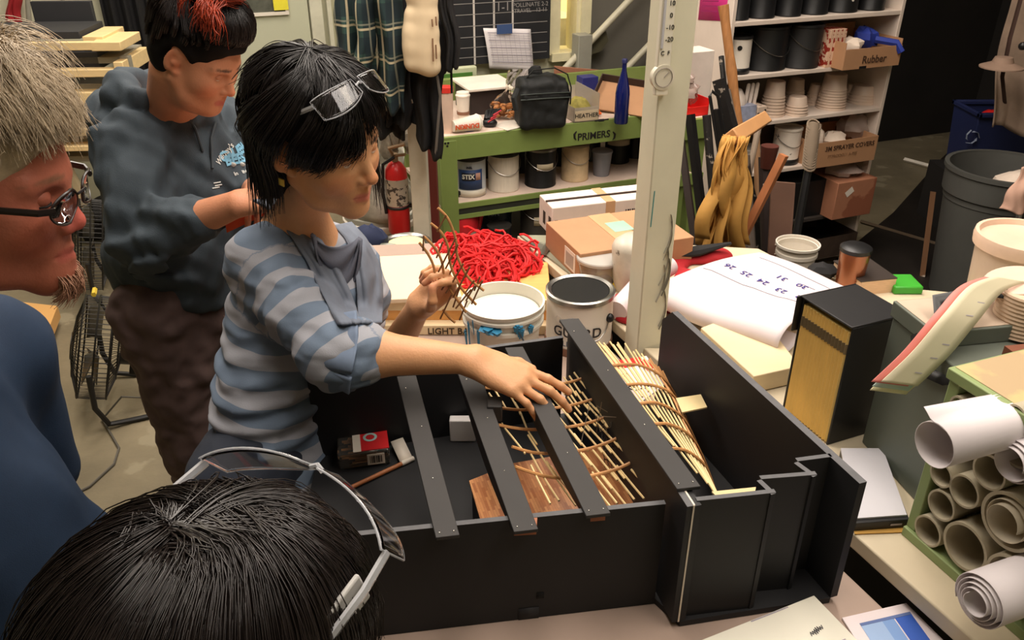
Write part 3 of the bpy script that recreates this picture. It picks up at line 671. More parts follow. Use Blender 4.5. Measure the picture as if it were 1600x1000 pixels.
# clear box with name
g = P(916, 190, z=T0); FH = Frame((g.x, g.y), 20)
o = thing('plastic_box', 'clear plastic box named HEATHER right of the lunch bag', 'box', g)
fr_ = mat('cloudy_plastic', (216, 206, 190), .25, trans=.6, var=.05)
q = MB(FH.at(0, 0, T0))
for bx in ((-.07, .07, 0, .003, 0, .075), (-.07, .07, .3, .303, 0, .12), (-.07, -.067, 0, .3, 0, .075), (.067, .07, 0, .3, 0, .14), (-.07, .07, 0, .3, 0, .003)): q.box(*bx)
build('box_shell', q, fr_, o)
q = MB(FH.at(0, 0, T0)); q.box(-.066, .066, -.003, -.0005, .006, .058); build('name_strip', q, mat('clear_tape_label', (198, 180, 150), .4), o)
text('lettering', 'HEATHER', .031, FH.w(0, -.0035, T0+.032), FH.A, (0, 0, 1), MATS['black_ink'], o, bold=.0005)
q = MB(FH.at(0, .1, T0)); q.ball((0, .0, .06), .05, 12, squash=(1.1, 1.4, .9), jit=.1, rg=rg); build('yarn_ball', q, mat('olive_cloth', (140, 130, 62), .8, var=.5, vs=20), label='olive and black cloth bundle inside the clear named box', cat='cloth')
a, z = R.hb(910, 135, 4.25); wbox('blue_box', 'small navy blue box behind the clear plastic box', 'box', R, a, a+.1, 4.25, 4.33, T0, T0+.12, mat('navy_box', (40, 44, 110), .5))
# slanted cardboard tray and brown pieces
g = P(985, 185, z=T0); FC = Frame((g.x, g.y), -8)
o = thing('cardboard_tray', 'open brown cardboard tray lying tilted behind the blue bottle', 'tray', g)
card = mat('cardboard', (176, 132, 96), .75, var=.08); cardd = mat('cardboard_dark', (120, 88, 66), .8, var=.1)
Mt = FC.at(-.02, .06, T0+.004) @ Matrix.Rotation(math.radians(24), 4, 'X') @ Matrix.Rotation(math.radians(-12), 4, 'Z')
q = MB(Mt); q.box(-.2, .2, 0, .24, 0, .006); build('base', q, card, o)
q = MB(Mt); q.box(-.2, .2, .24, .246, 0, .05); q.box(-.206, -.2, 0, .246, 0, .05); build('side', q, mat('dark_edge', (62, 48, 40), .8), o)
q = MB(R.M); a, z = R.hb(862, 101, 4.6); a_, z_ = R.hb(1030, 116, 4.6); q.prism([(a, z-.12), (a_, z_-.16), (a_, z_), (a, z)], 0, .02, R.M @ Matrix(((1, 0, 0, 0), (0, 0, 1, 4.545), (0, 1, 0, 0), (0, 0, 0, 1))))
build('brown_sheet', q, mat('reddish_board', (164, 110, 86), .6, var=.08), label='reddish brown board standing along the back of the green shelf', cat='board')
g = P(1000, 183, z=T0); q = MB()
# blue bottle
c = P(970, 192, z=T0); o = thing('glass_bottle', 'tall cobalt blue glass bottle standing on the green shelf', 'bottle', c)
q = MB(); q.lathe([(0, 0), (.034, 0), (.037, .006), (.037, .15), (.033, .18), (.02, .235), (.0125, .265), (.0115, .305), (.0135, .308), (.0135, .318), (0, .318)], c, 32)
build('bottle_body', q, mat('cobalt_glass', (16, 26, 88), .06, var=.1, coat=.5), o)
q = MB(); q.lathe([(.014, .302), (.0145, .318), (.012, .322), (0, .322)], c, 20); build('cap', q, mat('blue_cap', (40, 44, 90), .4), o)
q = MB(); g = P(931, 176, z=T0+.02); q.ball(g, .022, 8, squash=(1.1, 1, .9), jit=.3, rg=rg); q.tube([g, g+Vector((.03, 0, -.005))], [.012, .006], 6)
build('foam_earplug', q, mat('orange_plastic', (226, 100, 30), .5), label='small orange plastic piece beside the clear named box', cat='clip')
q = MB(); g = P(930, 189, z=T0+.005); q.tube([g, g+R.A*.08+R.B*.005], .004, 6); q.tube([g+R.A*.02, g+R.A*.05], .007, 6); build('marker_pen', q, blackcan, label='black pen lying in front of the clear named box', cat='pen')
q = MB(); g = P(832, 190, z=T0)
for i in range(7): q.tube([g+Vector((rg.uniform(-.09, .0), rg.uniform(-.04, .02), .006)), g+Vector((rg.uniform(-.09, .0), rg.uniform(-.04, .02), .02)), g+Vector((rg.uniform(-.09, .0), rg.uniform(-.04, .02), .006))], .004, 5)
build('cable', q, blackcan, label='tangle of black cable at the foot of the lunch bag', cat='cable')
# narrow green bench right of the post carrying the red parts bin and a carton
BB = 2.95
(x1, zbn) = R.hb(1106, 182, BB); x0 = R.hb(1064, 182, BB)[0]
gb = thing('bench', 'end of a narrow green bench right of the cream post', 'bench', R.w((x0+x1)/2, BB, 0))
q = MB(R.M); q.box(x0, x1, BB, BB+.3, zbn-.02, zbn); build('bench_top', q, woodtop, gb)
q = MB(R.M); q.box(x0, x1, BB-.02, BB, zbn-.085, zbn-.002); build('rail', q, green, gb)
_, zl = R.hb(1080, 270, BB); q = MB(R.M); q.box(x0, x1, BB, BB+.3, zl-.02, zl); build('shelf_board', q, woodtop, gb)
q = MB(R.M); q.box(x0, x1, BB-.015, BB, zl-.05, zl-.001); build('rail', q, green, gb)
for x in (x0, x1-.05):
    for y in (BB, BB+.24): q = MB(R.M); q.box(x, x+.05, y, y+.06, 0, zbn-.02); build('leg', q, green, gb)
g = R.w(R.hb(1088, 176, BB+.02)[0], BB+.02, zbn); FR_ = Frame((g.x, g.y), 22)
o = thing('parts_bin', 'red open parts bin filled with clear bags, right of the post', 'bin', g)
q = MB(FR_.at(0, 0, zbn)); redp = mat('bright_red_plastic', (214, 38, 34), .35)
for bx in ((-.06, .06, 0, .004, 0, .04), (-.06, .06, .14, .144, 0, .09), (-.06, -.056, 0, .14, 0, .07), (.056, .06, 0, .14, 0, .07), (-.06, .06, 0, .14, 0, .004)): q.box(*bx)
build('bin_shell', q, redp, o)
q = MB(FR_.at(0, .07, zbn))
for i in range(5): q.ball((rg.uniform(-.03, .03), rg.uniform(-.02, .02), .06+.02*i), .03, 10, squash=(1, .8, .9), jit=.3, rg=rg)
build('film_bag', q, mat('crumpled_film', (206, 184, 172), .2, trans=.5), label='crumpled clear plastic bags heaped in the red bin', cat='bag')
(a, z), (a_, z_) = R.hb(1066, 84, BB+.16), R.hb(1119, 84, BB+.16)
wbox('storage_carton', 'tall white carton standing behind the red parts bin', 'carton', R, a, a_, BB+.17, BB+.29, zbn, z, mat('white_carton', (226, 212, 200), .6))
AP = R.hb(1146, 60, 3.227)[0]-.021
c4 = [R.w(AP, *R.ha(u_, v_, AP)) for u_, v_ in ((1091, 31), (1133, 33))]
o = thing('notice', 'bright pink paper notice stuck high on the bookcase side', 'notice', c4[0])
q = MB(); q.add([c4[0], c4[1], c4[1]+Vector((0, 0, .26)), c4[0]+Vector((0, 0, .26))], [(0, 1, 2, 3)], Matrix()); build('sheet', q, mat('pink_paper', (236, 60, 150), .6, var=.03), o, solid=.002)
q = MB(); xd = (c4[1]-c4[0]).normalized(); W = (c4[1]-c4[0]).length
for i in range(5): strokes(q, [(0, 0, W*(.6+.1*(i % 2)), 0)], .006, c4[0]+xd*W*.1+Vector((0, 0, .04+.022*i)), xd, (0, 0, 1), .0015)
build('print_line', q, mat('magenta_ink', (150, 30, 90), .6), o)

# ------------------------------------------------------------------ blackboard, its paper, rails
(a, z) = R.hb(672, 106, 4.94); (a_, z_) = R.hb(857, 108, 4.94)
bb = thing('blackboard', 'black chalkboard ruled with white lines hanging behind the green shelf', 'blackboard', R.w((a+a_)/2, 4.94, z))
q = MB(R.M); q.box(a, a_, 4.93, 4.96, z, 2.0); build('board', q, mat('chalkboard', (34, 35, 38), .6, var=.25, vs=4), bb)
q = MB()
for uu in (741, 772, 801):
    ax = R.hb(uu, 50, 4.93)[0]; q.add([R.w(ax-.006, 4.929, z), R.w(ax+.006, 4.929, z), R.w(ax+.006, 4.929, 2.0), R.w(ax-.006, 4.929, 2.0)], [(0, 1, 2, 3)], Matrix())
build('column_rule', q, mat('white_tape', (206, 200, 192), .6), bb)
q = MB(); ar = R.hb(700, 50, 4.93)[0]
for vv in (3, 20, 38, 55, 71, 86):
    zz = R.hb(780, vv, 4.93)[1]; q.add([R.w(ar, 4.9285, zz-.002), R.w(a_-.02, 4.9285, zz-.002), R.w(a_-.02, 4.9285, zz+.002), R.w(ar, 4.9285, zz+.002)], [(0, 1, 2, 3)], Matrix())
build('row_rule', q, mat('chalk', (150, 146, 142), .8), bb)
ax, zz = R.hb(786, 11, 4.93); text('chalk_writing', '11-11', .07, R.w(ax, 4.928, zz), R.A, (0, 0, 1), MATS['chalk'], bb)
ax, zz = R.hb(829, 7, 4.93); text('chalk_writing', 'POLLINATE 2-2', .035, R.w(ax, 4.928, zz), R.A, (0, 0, 1), MATS['chalk'], bb)
ax, zz = R.hb(829, 16, 4.93); text('chalk_writing', 'TRAVEL - 12-11', .033, R.w(ax, 4.928, zz), R.A, (0, 0, 1), MATS['chalk'], bb)
cs = [R.w(*((lambda t: (t[0], 4.925, t[1]))(R.hb(u_, v_, 4.925)))) for u_, v_ in ((763, 106), (830, 110), (828, 45), (753, 43))]
o = thing('schedule_sheet', 'white printed schedule sheet taped onto the blackboard', 'paper', cs[0])
q = MB(); q.grid(lambda u, v: (cs[0]*(1-u)+cs[1]*u)*(1-v)+(cs[3]*(1-u)+cs[2]*u)*v+R.B*(-.02-.012*math.sin(v*3+u)), 10, 10); build('sheet', q, mat('cool_paper', (232, 226, 226), .6, var=.03), o, solid=.001)
q = MB(); xd = (cs[2]-cs[3]).normalized(); yd = (cs[3]-cs[0]).normalized(); W = (cs[2]-cs[3]).length; H = (cs[3]-cs[0]).length
for i in range(14): strokes(q, [(.06*W, -H*(.1+.06*i), .93*W, -H*(.1+.06*i))], .0022 if i % 3 else .005, cs[3]-R.B*.036, xd, yd)
for i in range(9): strokes(q, [(W*(.1+.1*i), -.12*H, W*(.1+.1*i), -.85*H)], .0015, cs[3]-R.B*.036, xd, yd)
build('print_line', q, mat('grey_print', (168, 160, 170), .6), o)
ax, zz = R.hb(788, 46, 4.89); q = MB(R.M); q.box(ax-.05, ax+.05, 4.884, 4.888, zz-.025, zz+.03); build('tape', q, mat('blue_painter_tape', (60, 84, 130), .6), o, label='blue tape holding the sheet')
# framed green picture standing left of the sheet
(a, z), (a_, z_) = R.hb(697, 134, 4.6), R.hb(746, 128, 4.6)
o = thing('level_box', 'cream case with a green window standing at the back of the shelf', 'case', R.w(a, 4.6, z-.05))
q = MB(R.M); zc = R.hb(700, 107, 4.6)[1]; q.box(a-.1, a_, 4.6, 4.64, T0, zc); build('case', q, mat('pale_green_case', (196, 200, 166), .5), o, bev=.008)
q = MB(R.M); q.box(a-.02, a_-.03, 4.596, 4.6, zc-.085, zc-.03); build('window', q, mat('green_window', (84, 130, 60), .3), o)
# two diagonal hand rails in front of the grey wall
q = MB(); pipes = mat('cream_pipe', (190, 184, 160), .4)
for (u0, v0, u1, v1) in ((886, 104, 995, -12), (980, 106, 1075, 8)):
    (x0, y0), (x1, y1) = R.hb(u0, v0, 4.85), R.hb(u1, v1, 4.85); p0, p1 = R.w(x0, 4.85, y0), R.w(x1, 4.85, y1); dd = (p1-p0).normalized()
    q = MB(); q.cyl(p0-dd*.3, p1+dd*.8, .022, n=14); build('handrail', q, pipes, label='cream pipe handrail rising diagonally, %s' % ('near the lit window' if u0 < 900 else 'just left of the post top'), cat='handrail')
(a, z) = R.hb(926, 80, 4.9); q = MB(R.M); q.prism([(a-.08, z-.03), (a+.05, z-.0), (a+.1, z+.06), (a+.08, z+.12), (a-.07, z+.1)], 0, .04, R.M @ Matrix(((1, 0, 0, 0), (0, 0, 1, 4.88), (0, 1, 0, 0), (0, 0, 0, 1))))
build('stair_bracket', q, mat('dark_olive', (84, 80, 60), .6), label='dark bracket behind the diagonal handrail', cat='bracket')
(a, z), (a_, z_) = R.hb(904, 80, 4.8), R.hb(925, 80, 4.8); wbox('pale_box', 'pale grey box under the lit window frame', 'box', R, a, a_, 4.8, 4.9, 0.0, R.hb(905, 56, 4.8)[1], mat('grey_card', (150, 148, 134), .6))
# ================================================================== WHITE SHELVES AT RIGHT
BW = 3.227
w0 = R.hb(1146, 60, BW)[0]; w1 = R.hb(1404, 36, BW)[0]
lev = [R.hb(1300, v_, BW)[1] for v_ in (24, 105, 177, 252)] + [.32, .08]
ws = thing('storage_shelf', 'tall white bookcase of paint cans, cups and cartons right of the post', 'shelf', R.w((w0+w1)/2, BW, 0))
wsm = mat('shelf_white', (216, 200, 186), .5, var=.06, vs=5)
for x in (w0-.02, w1): q = MB(R.M); q.box(x, x+.02, BW, BW+.36, 0, 1.75); build('side_panel', q, wsm, ws, bev=.002)
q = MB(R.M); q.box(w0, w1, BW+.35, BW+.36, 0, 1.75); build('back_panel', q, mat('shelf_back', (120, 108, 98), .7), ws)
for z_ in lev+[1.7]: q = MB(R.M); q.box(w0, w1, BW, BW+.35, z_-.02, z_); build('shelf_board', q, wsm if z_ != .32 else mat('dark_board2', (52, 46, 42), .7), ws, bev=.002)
def wa(u, v, off=0): return R.hb(u, v, BW+off)[0]
def wcan(label, u0, u1, v, lvl, h, m, off=.02, **k):
    a0_, a1_ = wa(u0, v, off), wa(u1, v, off); r = (a1_-a0_)/2*.97
    return can_at(label, R.w((a0_+a1_)/2, BW+off+r, lev[lvl]), r, h, m, **k)
tops = [(1146, 1180, 'leftmost'), (1182, 1222, 'second from left'), (1226, 1262, 'third from left'), (1265, 1305, 'fourth from left'), (1308, 1352, 'fifth from left, with white splashes'), (1356, 1392, 'rightmost')]
splash = mat('splashed_black', (22, 22, 22), .4, spots=(214, 206, 196), sscale=16, scut=.66)
for i, (u0, u1, wh) in enumerate(tops): wcan('black paint tin on the top visible white shelf, %s' % wh, u0, u1, 20, 0, .24, splash if i == 4 else blackcan, lid=blackcan, handle=(i in (2, 4)))
o, c = wcan('white can with a black spot on the second white shelf', 1148, 1182, 90, 1, .17, whitecan, lid=blackcan, handle=False, wrap=[(.0, .028, 0, 6.283, blackcan)])
q = MB(); q.cyl(c+Vector((-.01, -.058, .12)), c+Vector((-.01, -.053, .12)), .011, n=14); build('spot', q, blackcan, o)
wcan('large black bucket on the second white shelf, left one', 1184, 1246, 90, 1, .2, blackcan, lid=blackcan, hang=-1.0)
wcan('large black bucket on the second white shelf, right one', 1243, 1294, 95, 1, .2, mat('soft_black_bucket', (30, 29, 29), .5), off=0, lid=blackcan, hang=-1.0)
x0, x1 = wa(1290, 100), wa(1315, 100)
for i in range(4):
    wbox('book', 'red and cream splattered book standing beside the black bucket', 'book', R, x0+i*(x1-x0)/4, x0+(i+.92)*(x1-x0)/4, BW+.0, BW+.2, lev[1], lev[1]+.175, mat('red_cream_spine', (214, 178, 150), .6, spots=(150, 44, 30), sscale=38, scut=.52), bev=.001, group='splattered books on the white shelf')
def openbox(name, label, fr, a0_, a1_, b0_, b1_, z0_, z1_, m, back=0, group=None, t=.004):
    o = thing(name, label, 'box', fr.w((a0_+a1_)/2, b0_, z0_), group)
    for nm, bx in (('front_panel', (a0_, a1_, b0_, b0_+t, z0_, z1_)), ('back_panel', (a0_, a1_, b1_-t, b1_, z0_, z1_+back)), ('side_panel', (a0_, a0_+t, b0_+t, b1_-t, z0_, z1_+back*.5)), ('side_panel', (a1_-t, a1_, b0_+t, b1_-t, z0_, z1_+back*.5)), ('base', (a0_+t, a1_-t, b0_+t, b1_-t, z0_, z0_+t))):
        q = MB(fr.M); q.box(*bx); build(nm, q, m, o)
    return o
x0, x1 = wa(1318, 100, -.08), wa(1404, 100, -.08)
zf = R.hb(1370, 74, BW-.08)[1]
o = openbox('cardboard_box', 'brown cardboard box holding blue and white cloth on the second shelf', R, x0, x1, BW-.08, BW+.26, lev[1], zf, card, back=.06)
q = MB(R.M); q.box(x0+.1, x0+.14, BW-.083, BW-.08, lev[1], lev[1]+.012); build('tape', q, blackcan, o)
text('lettering', 'Rubber', .05, R.w((x0+x1)/2+.01, BW-.0825, lev[1]+.04), R.A, (0, 0, 1), mat('brown_ink', (74, 50, 34), .7), o, bold=.0006)
q = MB(); rg = random.Random(9)
q.ball(R.w(x1-.12, BW+.05, zf+.02), .06, 12, squash=(1, 1, .9), jit=.25, rg=rg); q.tube([R.w(x1-.1, BW+.0, zf+.02), R.w(x1-.03, BW-.07, zf+.01), R.w(x1-.01, BW-.09, zf-.03)], .018, 6); build('cloth', q, mat('royal_blue_cloth', (36, 54, 140), .7), label='royal blue cloth spilling from the cardboard box', cat='cloth')
q = MB(); q.ball(R.w(x0+.12, BW+.03, zf-.0), .055, 12, squash=(1.2, 1, .6), jit=.25, rg=rg); build('cloth', q, mat('white_rag', (232, 214, 196), .8), label='white rag in the cardboard box with blue cloth', cat='cloth')
# level 3: plastic ware and cup stacks
cupm = mat('milky_cup', (222, 198, 178), .4, trans=.15, var=.06)
def cup_stack(label, u0, u1, v0, v1, off, n):
    z0_ = lev[2]; a0_, a1_ = wa(u0, v1, off), wa(u1, v1, off); r = (a1_-a0_)/2; c = R.w((a0_+a1_)/2, BW+off+r, z0_); zt2 = R.hb(u0, v0, BW+off+r)[1]; h = zt2-z0_
    o = thing('cup_stack', label, 'cups', c)
    cupH = min(.1, h*.55)
    q = MB(); q.lathe([(r, 0), (r, .006), (r*.96, .008), (r*.72, h-.004), (r*.68, h), (0, h)], c, 24)
    build('nested_cup', q, cupm, o)
    for i in range(n): q = MB(); zz = h*.62*(i+1)/(n+1); rr = r*(.97-.28*zz/h); q.lathe([(rr, zz), (rr+.0035, zz+.001), (rr+.0035, zz+.005), (rr-.001, zz+.006)], c, 24); build('cup_rim', q, cupm, o)
for a_ in (('tall stack of upturned plastic cups, first from the left on the cup shelf', 1202, 1234, 127, 181, .03, 6), ('tall stack of upturned cups at the back of the cup shelf', 1236, 1262, 124, 170, .16, 6), ('short stack of upturned cups at the front of the cup shelf', 1240, 1270, 151, 182, .0, 3),
        ('medium cup stack behind the short front stack', 1268, 1290, 132, 176, .14, 4), ('tall cup stack, tallest on the cup shelf', 1294, 1330, 116, 179, .02, 7), ('faint cup stack just right of the tallest stack', 1322, 1334, 132, 172, .15, 4), ('stepped stack of wider bowls at the right end of the cup shelf', 1342, 1378, 133, 176, .05, 3)): cup_stack(*a_)
c = R.w(wa(1163, 160), BW+.08, lev[2])
q = MB(); q.box(wa(1150, 170), wa(1182, 170), BW+.0, BW+.16, lev[2], lev[2]+.085, R.M); o = build('clear_bin', q, mat('blue_clear_bin', (150, 156, 178), .3, var=.5, vs=14), label='clear bin with a blue picture at the left of the cup shelf', cat='bin')
q = MB(); q.lathe([(.075, 0), (.072, .03), (.05, .065), (0, .08)], R.w(wa(1158, 150), BW+.08, lev[2]+.086), 24); build('plastic_bowl', q, mat('white_bowl', (222, 208, 196), .35), label='upturned white bowl on top of the clear bin', cat='bowl')
for i, uu in enumerate((1177, 1184, 1191)):
    q = MB(); a = wa(uu, 150); q.tube([R.w(a, BW+.06, lev[2]+.0), R.w(a, BW+.05, lev[2]+.12), R.w(a+.004, BW+.05, lev[2]+.17), R.w(a+.01, BW+.06, lev[2]+.12), R.w(a+.01, BW+.08, lev[2]+.01)], .009, 8); build('plastic_handle', q, MATS['white_bowl'], label='white looped plastic handle standing beside the clear bin', cat='hook', group='white looped handles')  # looped handles of plastic jugs, modelled without the jugs
wbox('small_carton', 'small carton with dark label squares beside the clear bin', 'carton', R, wa(1184, 170), wa(1198, 170), BW+.0, BW+.1, lev[2], lev[2]+.075, mat('speckled_carton', (206, 184, 166), .6, spots=(44, 38, 34), sscale=40, scut=.55))
# level 4
o, c = wcan('white can with paint splatter on the fourth white shelf', 1222, 1257, 248, 3, .185, mat('splattered_white', (216, 204, 190), .5, spots=(60, 50, 48), sscale=26, scut=.66), lid=whitecan, wrap=[(0, .03, 0, 6.283, blackcan)])
q = MB(); q.cyl(c+Vector((-.012, -.057, .14)), c+Vector((-.012, -.05, .14)), .013, n=14); build('spot', q, blackcan, o)
cup = R.w(wa(1200, 235), BW+.12, lev[3]); tub('clear tub half hidden on the fourth white shelf', cup, .05, .065, .09, fp)
cup = R.w(wa(1208, 225), BW+.02, lev[3]); disp_cyl('jar', 'squat pale jar left of the splattered can', 'jar', cup, [(0, 0), (.05, 0), (.05, .05), (.045, .06), (0, .06)], mat('pale_jar', (206, 182, 168), .4))
x0, x1 = wa(1272, 245, -.06), wa(1366, 245, -.06); zf = R.hb(1320, 219, BW-.06)[1]
o = openbox('cardboard_box', 'cardboard box hand lettered SPRAYER COVERS on the fourth shelf', R, x0, x1, BW-.06, BW+.25, lev[3], zf, card)
text('lettering', '3M SPRAYER COVERS', .033, R.w((x0+x1)/2+.02, BW-.0625, zf-.035), R.A, (0, 0, 1), MATS['brown_ink'], o, bold=.0004)
text('lettering', 'PTPROOO11 A-PPS', .022, R.w((x0+x1)/2-.02, BW-.0625, zf-.075), R.A, (0, 0, 1), mat('faded_ink', (140, 104, 72), .7), o)
for (uu, vv, s_, sq, lb) in ((1290, 208, .045, (.9, .8, 1.5), 'white cloth bundle standing in the lettered box, left'), (1316, 210, .05, (1.3, .8, .9), 'white crumpled cloth in the lettered box, middle')):
    q = MB(); q.ball(R.w(wa(uu, vv), BW+.06, R.hb(uu, vv, BW+.06)[1]-.02), s_, 12, squash=sq, jit=.22, rg=rg); build('cloth', q, mat('white_rag', (232, 214, 196), .8), label=lb, cat='cloth')
q = MB(); q.ball(R.w(wa(1352, 205), BW+.1, lev[3]+.14), .07, 14, squash=(1.2, .9, .9), jit=.2, rg=rg); build('film_bag', q, MATS['crumpled_film'], label='clear plastic film behind the lettered box', cat='bag')
# level 5, 6
x0, x1 = wa(1305, 315, -.07), wa(1363, 315, -.07); zf = R.hb(1335, 283, BW-.07)[1]
wbox('cardboard_box', 'reddish cardboard carton with white sticker on the fifth shelf', 'box', R, x0, x1, BW-.07, BW+.22, lev[4], zf, mat('red_card', (166, 112, 84), .7, spots=(140, 84, 60), sscale=5, scut=.55))
a = wa(1326, 305, -.07); z_ = R.hb(1326, 300, BW-.07)[1]; q = MB(); strokes(q, [(-.02, -.015, .02, .015)], .035, R.w(a, BW-.0715, z_), R.A, (0, 0, 1), .0008); build('sticker', q, MATS['paper_white'], label='white sticker on the reddish carton', cat='sticker')
q = MB(); q.ball(R.w(wa(1325, 275), BW+.03, zf+.03), .06, 12, squash=(1.6, 1, .6), jit=.25, rg=rg); build('film_bag', q, MATS['crumpled_film'], label='clear bag heaped on the reddish carton', cat='bag')
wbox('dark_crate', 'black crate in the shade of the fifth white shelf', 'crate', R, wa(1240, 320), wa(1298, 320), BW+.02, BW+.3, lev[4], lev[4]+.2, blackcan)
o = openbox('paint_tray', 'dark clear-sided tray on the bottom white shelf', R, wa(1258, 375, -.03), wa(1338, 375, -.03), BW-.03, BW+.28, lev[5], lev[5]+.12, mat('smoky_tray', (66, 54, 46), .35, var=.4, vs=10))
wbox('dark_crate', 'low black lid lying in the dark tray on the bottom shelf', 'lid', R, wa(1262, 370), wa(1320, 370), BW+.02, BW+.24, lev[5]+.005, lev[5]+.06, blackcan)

# ================================================================== STICKS, MOP, TOOLS IN FRONT OF THE WHITE SHELVES
splat = mat('splattered_black_stick', (30, 28, 27), .55, spots=(150, 140, 128), sscale=30, scut=.63, bump=.2)
def stick(name, label, cat, u0, v0, u1, v1, y0, y1, r, m, r1=None, n=10, flat=1.0, ext=True):
    a = P(u0, v0, y=y0); b = P(u1, v1, y=y1); d = b-a
    if ext: b = a+d*((a.z-.01)/(a.z-b.z))
    q = MB(); q.tube([a, a.lerp(b, .3), a.lerp(b, .6), b], [r1 or r, r, r, r], n, flat=flat); return build(name, q, m, label=label, cat=cat)
bam = mat('bamboo', (170, 118, 72), .5, var=.2, vs=14, stretch=(8, 8, 1))
def bamboo():
    a = P(1130, 8, y=3.05); b = P(1153, 190, y=2.98); d = b-a; b = a+d*(a.z-.01)/(a.z-b.z)
    q = MB(); n = 28; pts = [a.lerp(b, i/n) for i in range(n+1)]; q.tube(pts, [(.0165 if i % 4 else .02) for i in range(n+1)], 12); build('bamboo_pole', q, bam, label='tall tan bamboo pole leaning before the white shelves', cat='pole')
bamboo()
stick('wooden_stick', 'thin grey-black stick just left of the bamboo pole', 'stick', 1127, 88, 1136, 180, 3.1, 3.0, .010, splat)
stick('paint_stick', 'thick square black stick with paint speckles left of the bamboo', 'stick', 1123, 124, 1147, 215, 2.95, 2.9, .024, splat, n=4)
stick('paint_stick', 'speckled grey stick leaning beside the thick square stick', 'stick', 1136, 140, 1158, 240, 3.0, 2.95, .014, mat('grey_stick', (108, 98, 88), .6, spots=(40, 36, 32), sscale=20, scut=.55))
stick('flat_bar', 'flat black bar standing just right of the cream post', 'bar', 1078, 179, 1096, 330, 2.8, 2.7, .018, blackcan, n=4)
stick('flat_bar', 'dark brown bar leaning close against the cream post', 'bar', 1062, 205, 1081, 345, 2.75, 2.62, .015, mat('dark_brown_bar', (44, 34, 30), .6), n=4)
stick('wooden_stick', 'knobbly grey stick between the flat bar and the hook rod', 'stick', 1104, 180, 1112, 280, 2.9, 2.85, .015, splat)
a = P(1112, 150, y=2.9); b = P(1128, 250, y=2.86); q = MB(); d = (b-a); e = Vector((.022, 0, 0))
q.tube([a+d*1.2-e*.3, a-e*.3, a+Vector((.0, 0, .016)), a+e, a+e+d*1.2], .006, 8); ho = build('hooped_rod', q, blackcan, label='black hooped metal rod left of the speckled sticks', cat='rod')
q = MB(); dd = b+(b-a)*((b.z-.01)/(a.z-b.z)); q.tube([a+d*.2+e*.4, dd], .016, 4); build('bar', q, blackcan, ho)
stick('metal_pipe', 'paint-splattered grey pipe with open end behind the mop', 'pipe', 1163, 243, 1172, 380, 2.75, 2.66, .019, mat('splatter_pipe', (118, 106, 96), .5, spots=(58, 44, 38), sscale=18, scut=.55))
stick('paint_stick', 'black and white splattered pole right of the mop', 'pole', 1195, 245, 1199, 400, 2.8, 2.7, .022, mat('bw_pole', (52, 42, 40), .5, spots=(206, 188, 176), sscale=16, scut=.6))
stick('paint_stick', 'thin tan stick standing behind the splattered pole', 'stick', 1182, 200, 1184, 300, 3.0, 2.95, .012, mat('tan_stick', (160, 122, 88), .6))
stick('metal_pipe', 'pale bent pipe leaning beside the thin tan stick', 'pipe', 1186, 196, 1164, 300, 2.9, 2.85, .011, mat('pale_pipe', (164, 146, 128), .5))
q = MB(); c = P(1198, 262, y=2.78); q.lathe([(0, 0), (.022, 0), (.03, .07), (.03, .078), (.0, .078)], c, 18); build('brush_can', q, mat('maroon_can', (84, 44, 36), .4), label='small maroon can capping the splattered pole', cat='can')
a = P(1225, 242, y=2.55); b = P(1168, 356, y=2.55); q = MB(); d = (b-a); b = a+d*((a.z-.01)/(a.z-b.z)); q.tube([a, b], .017, 4); build('wooden_batten', q, mat('orange_wood', (176, 112, 72), .55, var=.1, stretch=(8, 8, 1), vs=8), label='orange-brown wooden batten leaning diagonally right of the mop', cat='batten')
a = P(1264, 258, y=2.9); b = P(1236, 415, y=2.8); d = b-a; b = a+d*((a.z-.01)/(a.z-b.z))
bo = thing('brush_pole', 'black pole topped by rope-bound brush before the white shelves', 'pole', b)
q = MB(); q.tube([a, b], [.014, .02], 10); build('pole', q, blackcan, bo)
q = MB(); t_ = P(1272, 192, y=2.95); q.tube([a+(a-t_)*.1, a.lerp(t_, .5), t_], [.018, .024, .02], 12)
for i in range(16): c = a.lerp(t_, i/16); q.tube([c+Vector((.0225*math.cos(t), .0225*math.sin(t), .016*math.sin(t))) for t in np.linspace(0, 6.28, 14)], .0035, 5)
build('rope_binding', q, mat('rope_grey', (126, 110, 92), .8), bo)
# perforated brown board
x = [P(1206, 284, y=2.62), P(1243, 287, y=2.62)]
lo_ = P(1198, 440, y=2.52); ro_ = P(1232, 440, y=2.52)
pb = thing('pegboard_strip', 'tall narrow brown pegboard strip with white dots behind the paper', 'board', Vector(((lo_.x+ro_.x)/2, 2.4, 0)))
k = lambda a, b: a+(b-a)*((a.z-.01)/(a.z-b.z))
q = MB(); L0, R0 = k(x[0], lo_), k(x[1], ro_); q.add([x[0], x[1], R0, L0, x[0]+Vector((0, .01, 0)), x[1]+Vector((0, .01, 0)), R0+Vector((0, .01, 0)), L0+Vector((0, .01, 0))], [(3, 2, 1, 0), (4, 5, 6, 7), (0, 1, 5, 4), (1, 2, 6, 5), (3, 0, 4, 7), (2, 3, 7, 6)])
build('board', q, mat('brown_hardboard', (98, 70, 56), .6), pb)
q = MB()
for (i, j) in [(i, j) for i in range(3) for j in range(6) if not (i == 2 and j > 2)]:
    s_ = .3+.25*i; t_ = .42+.062*j; c = (x[0]*(1-s_)+x[1]*s_)*(1-t_/2.2)+(L0*(1-s_)+R0*s_)*(t_/2.2); q.ball(c-Vector((0, .001, 0)), .0026, 6)
build('peg_hole', q, mat('pale_dot', (226, 206, 186), .6), pb)
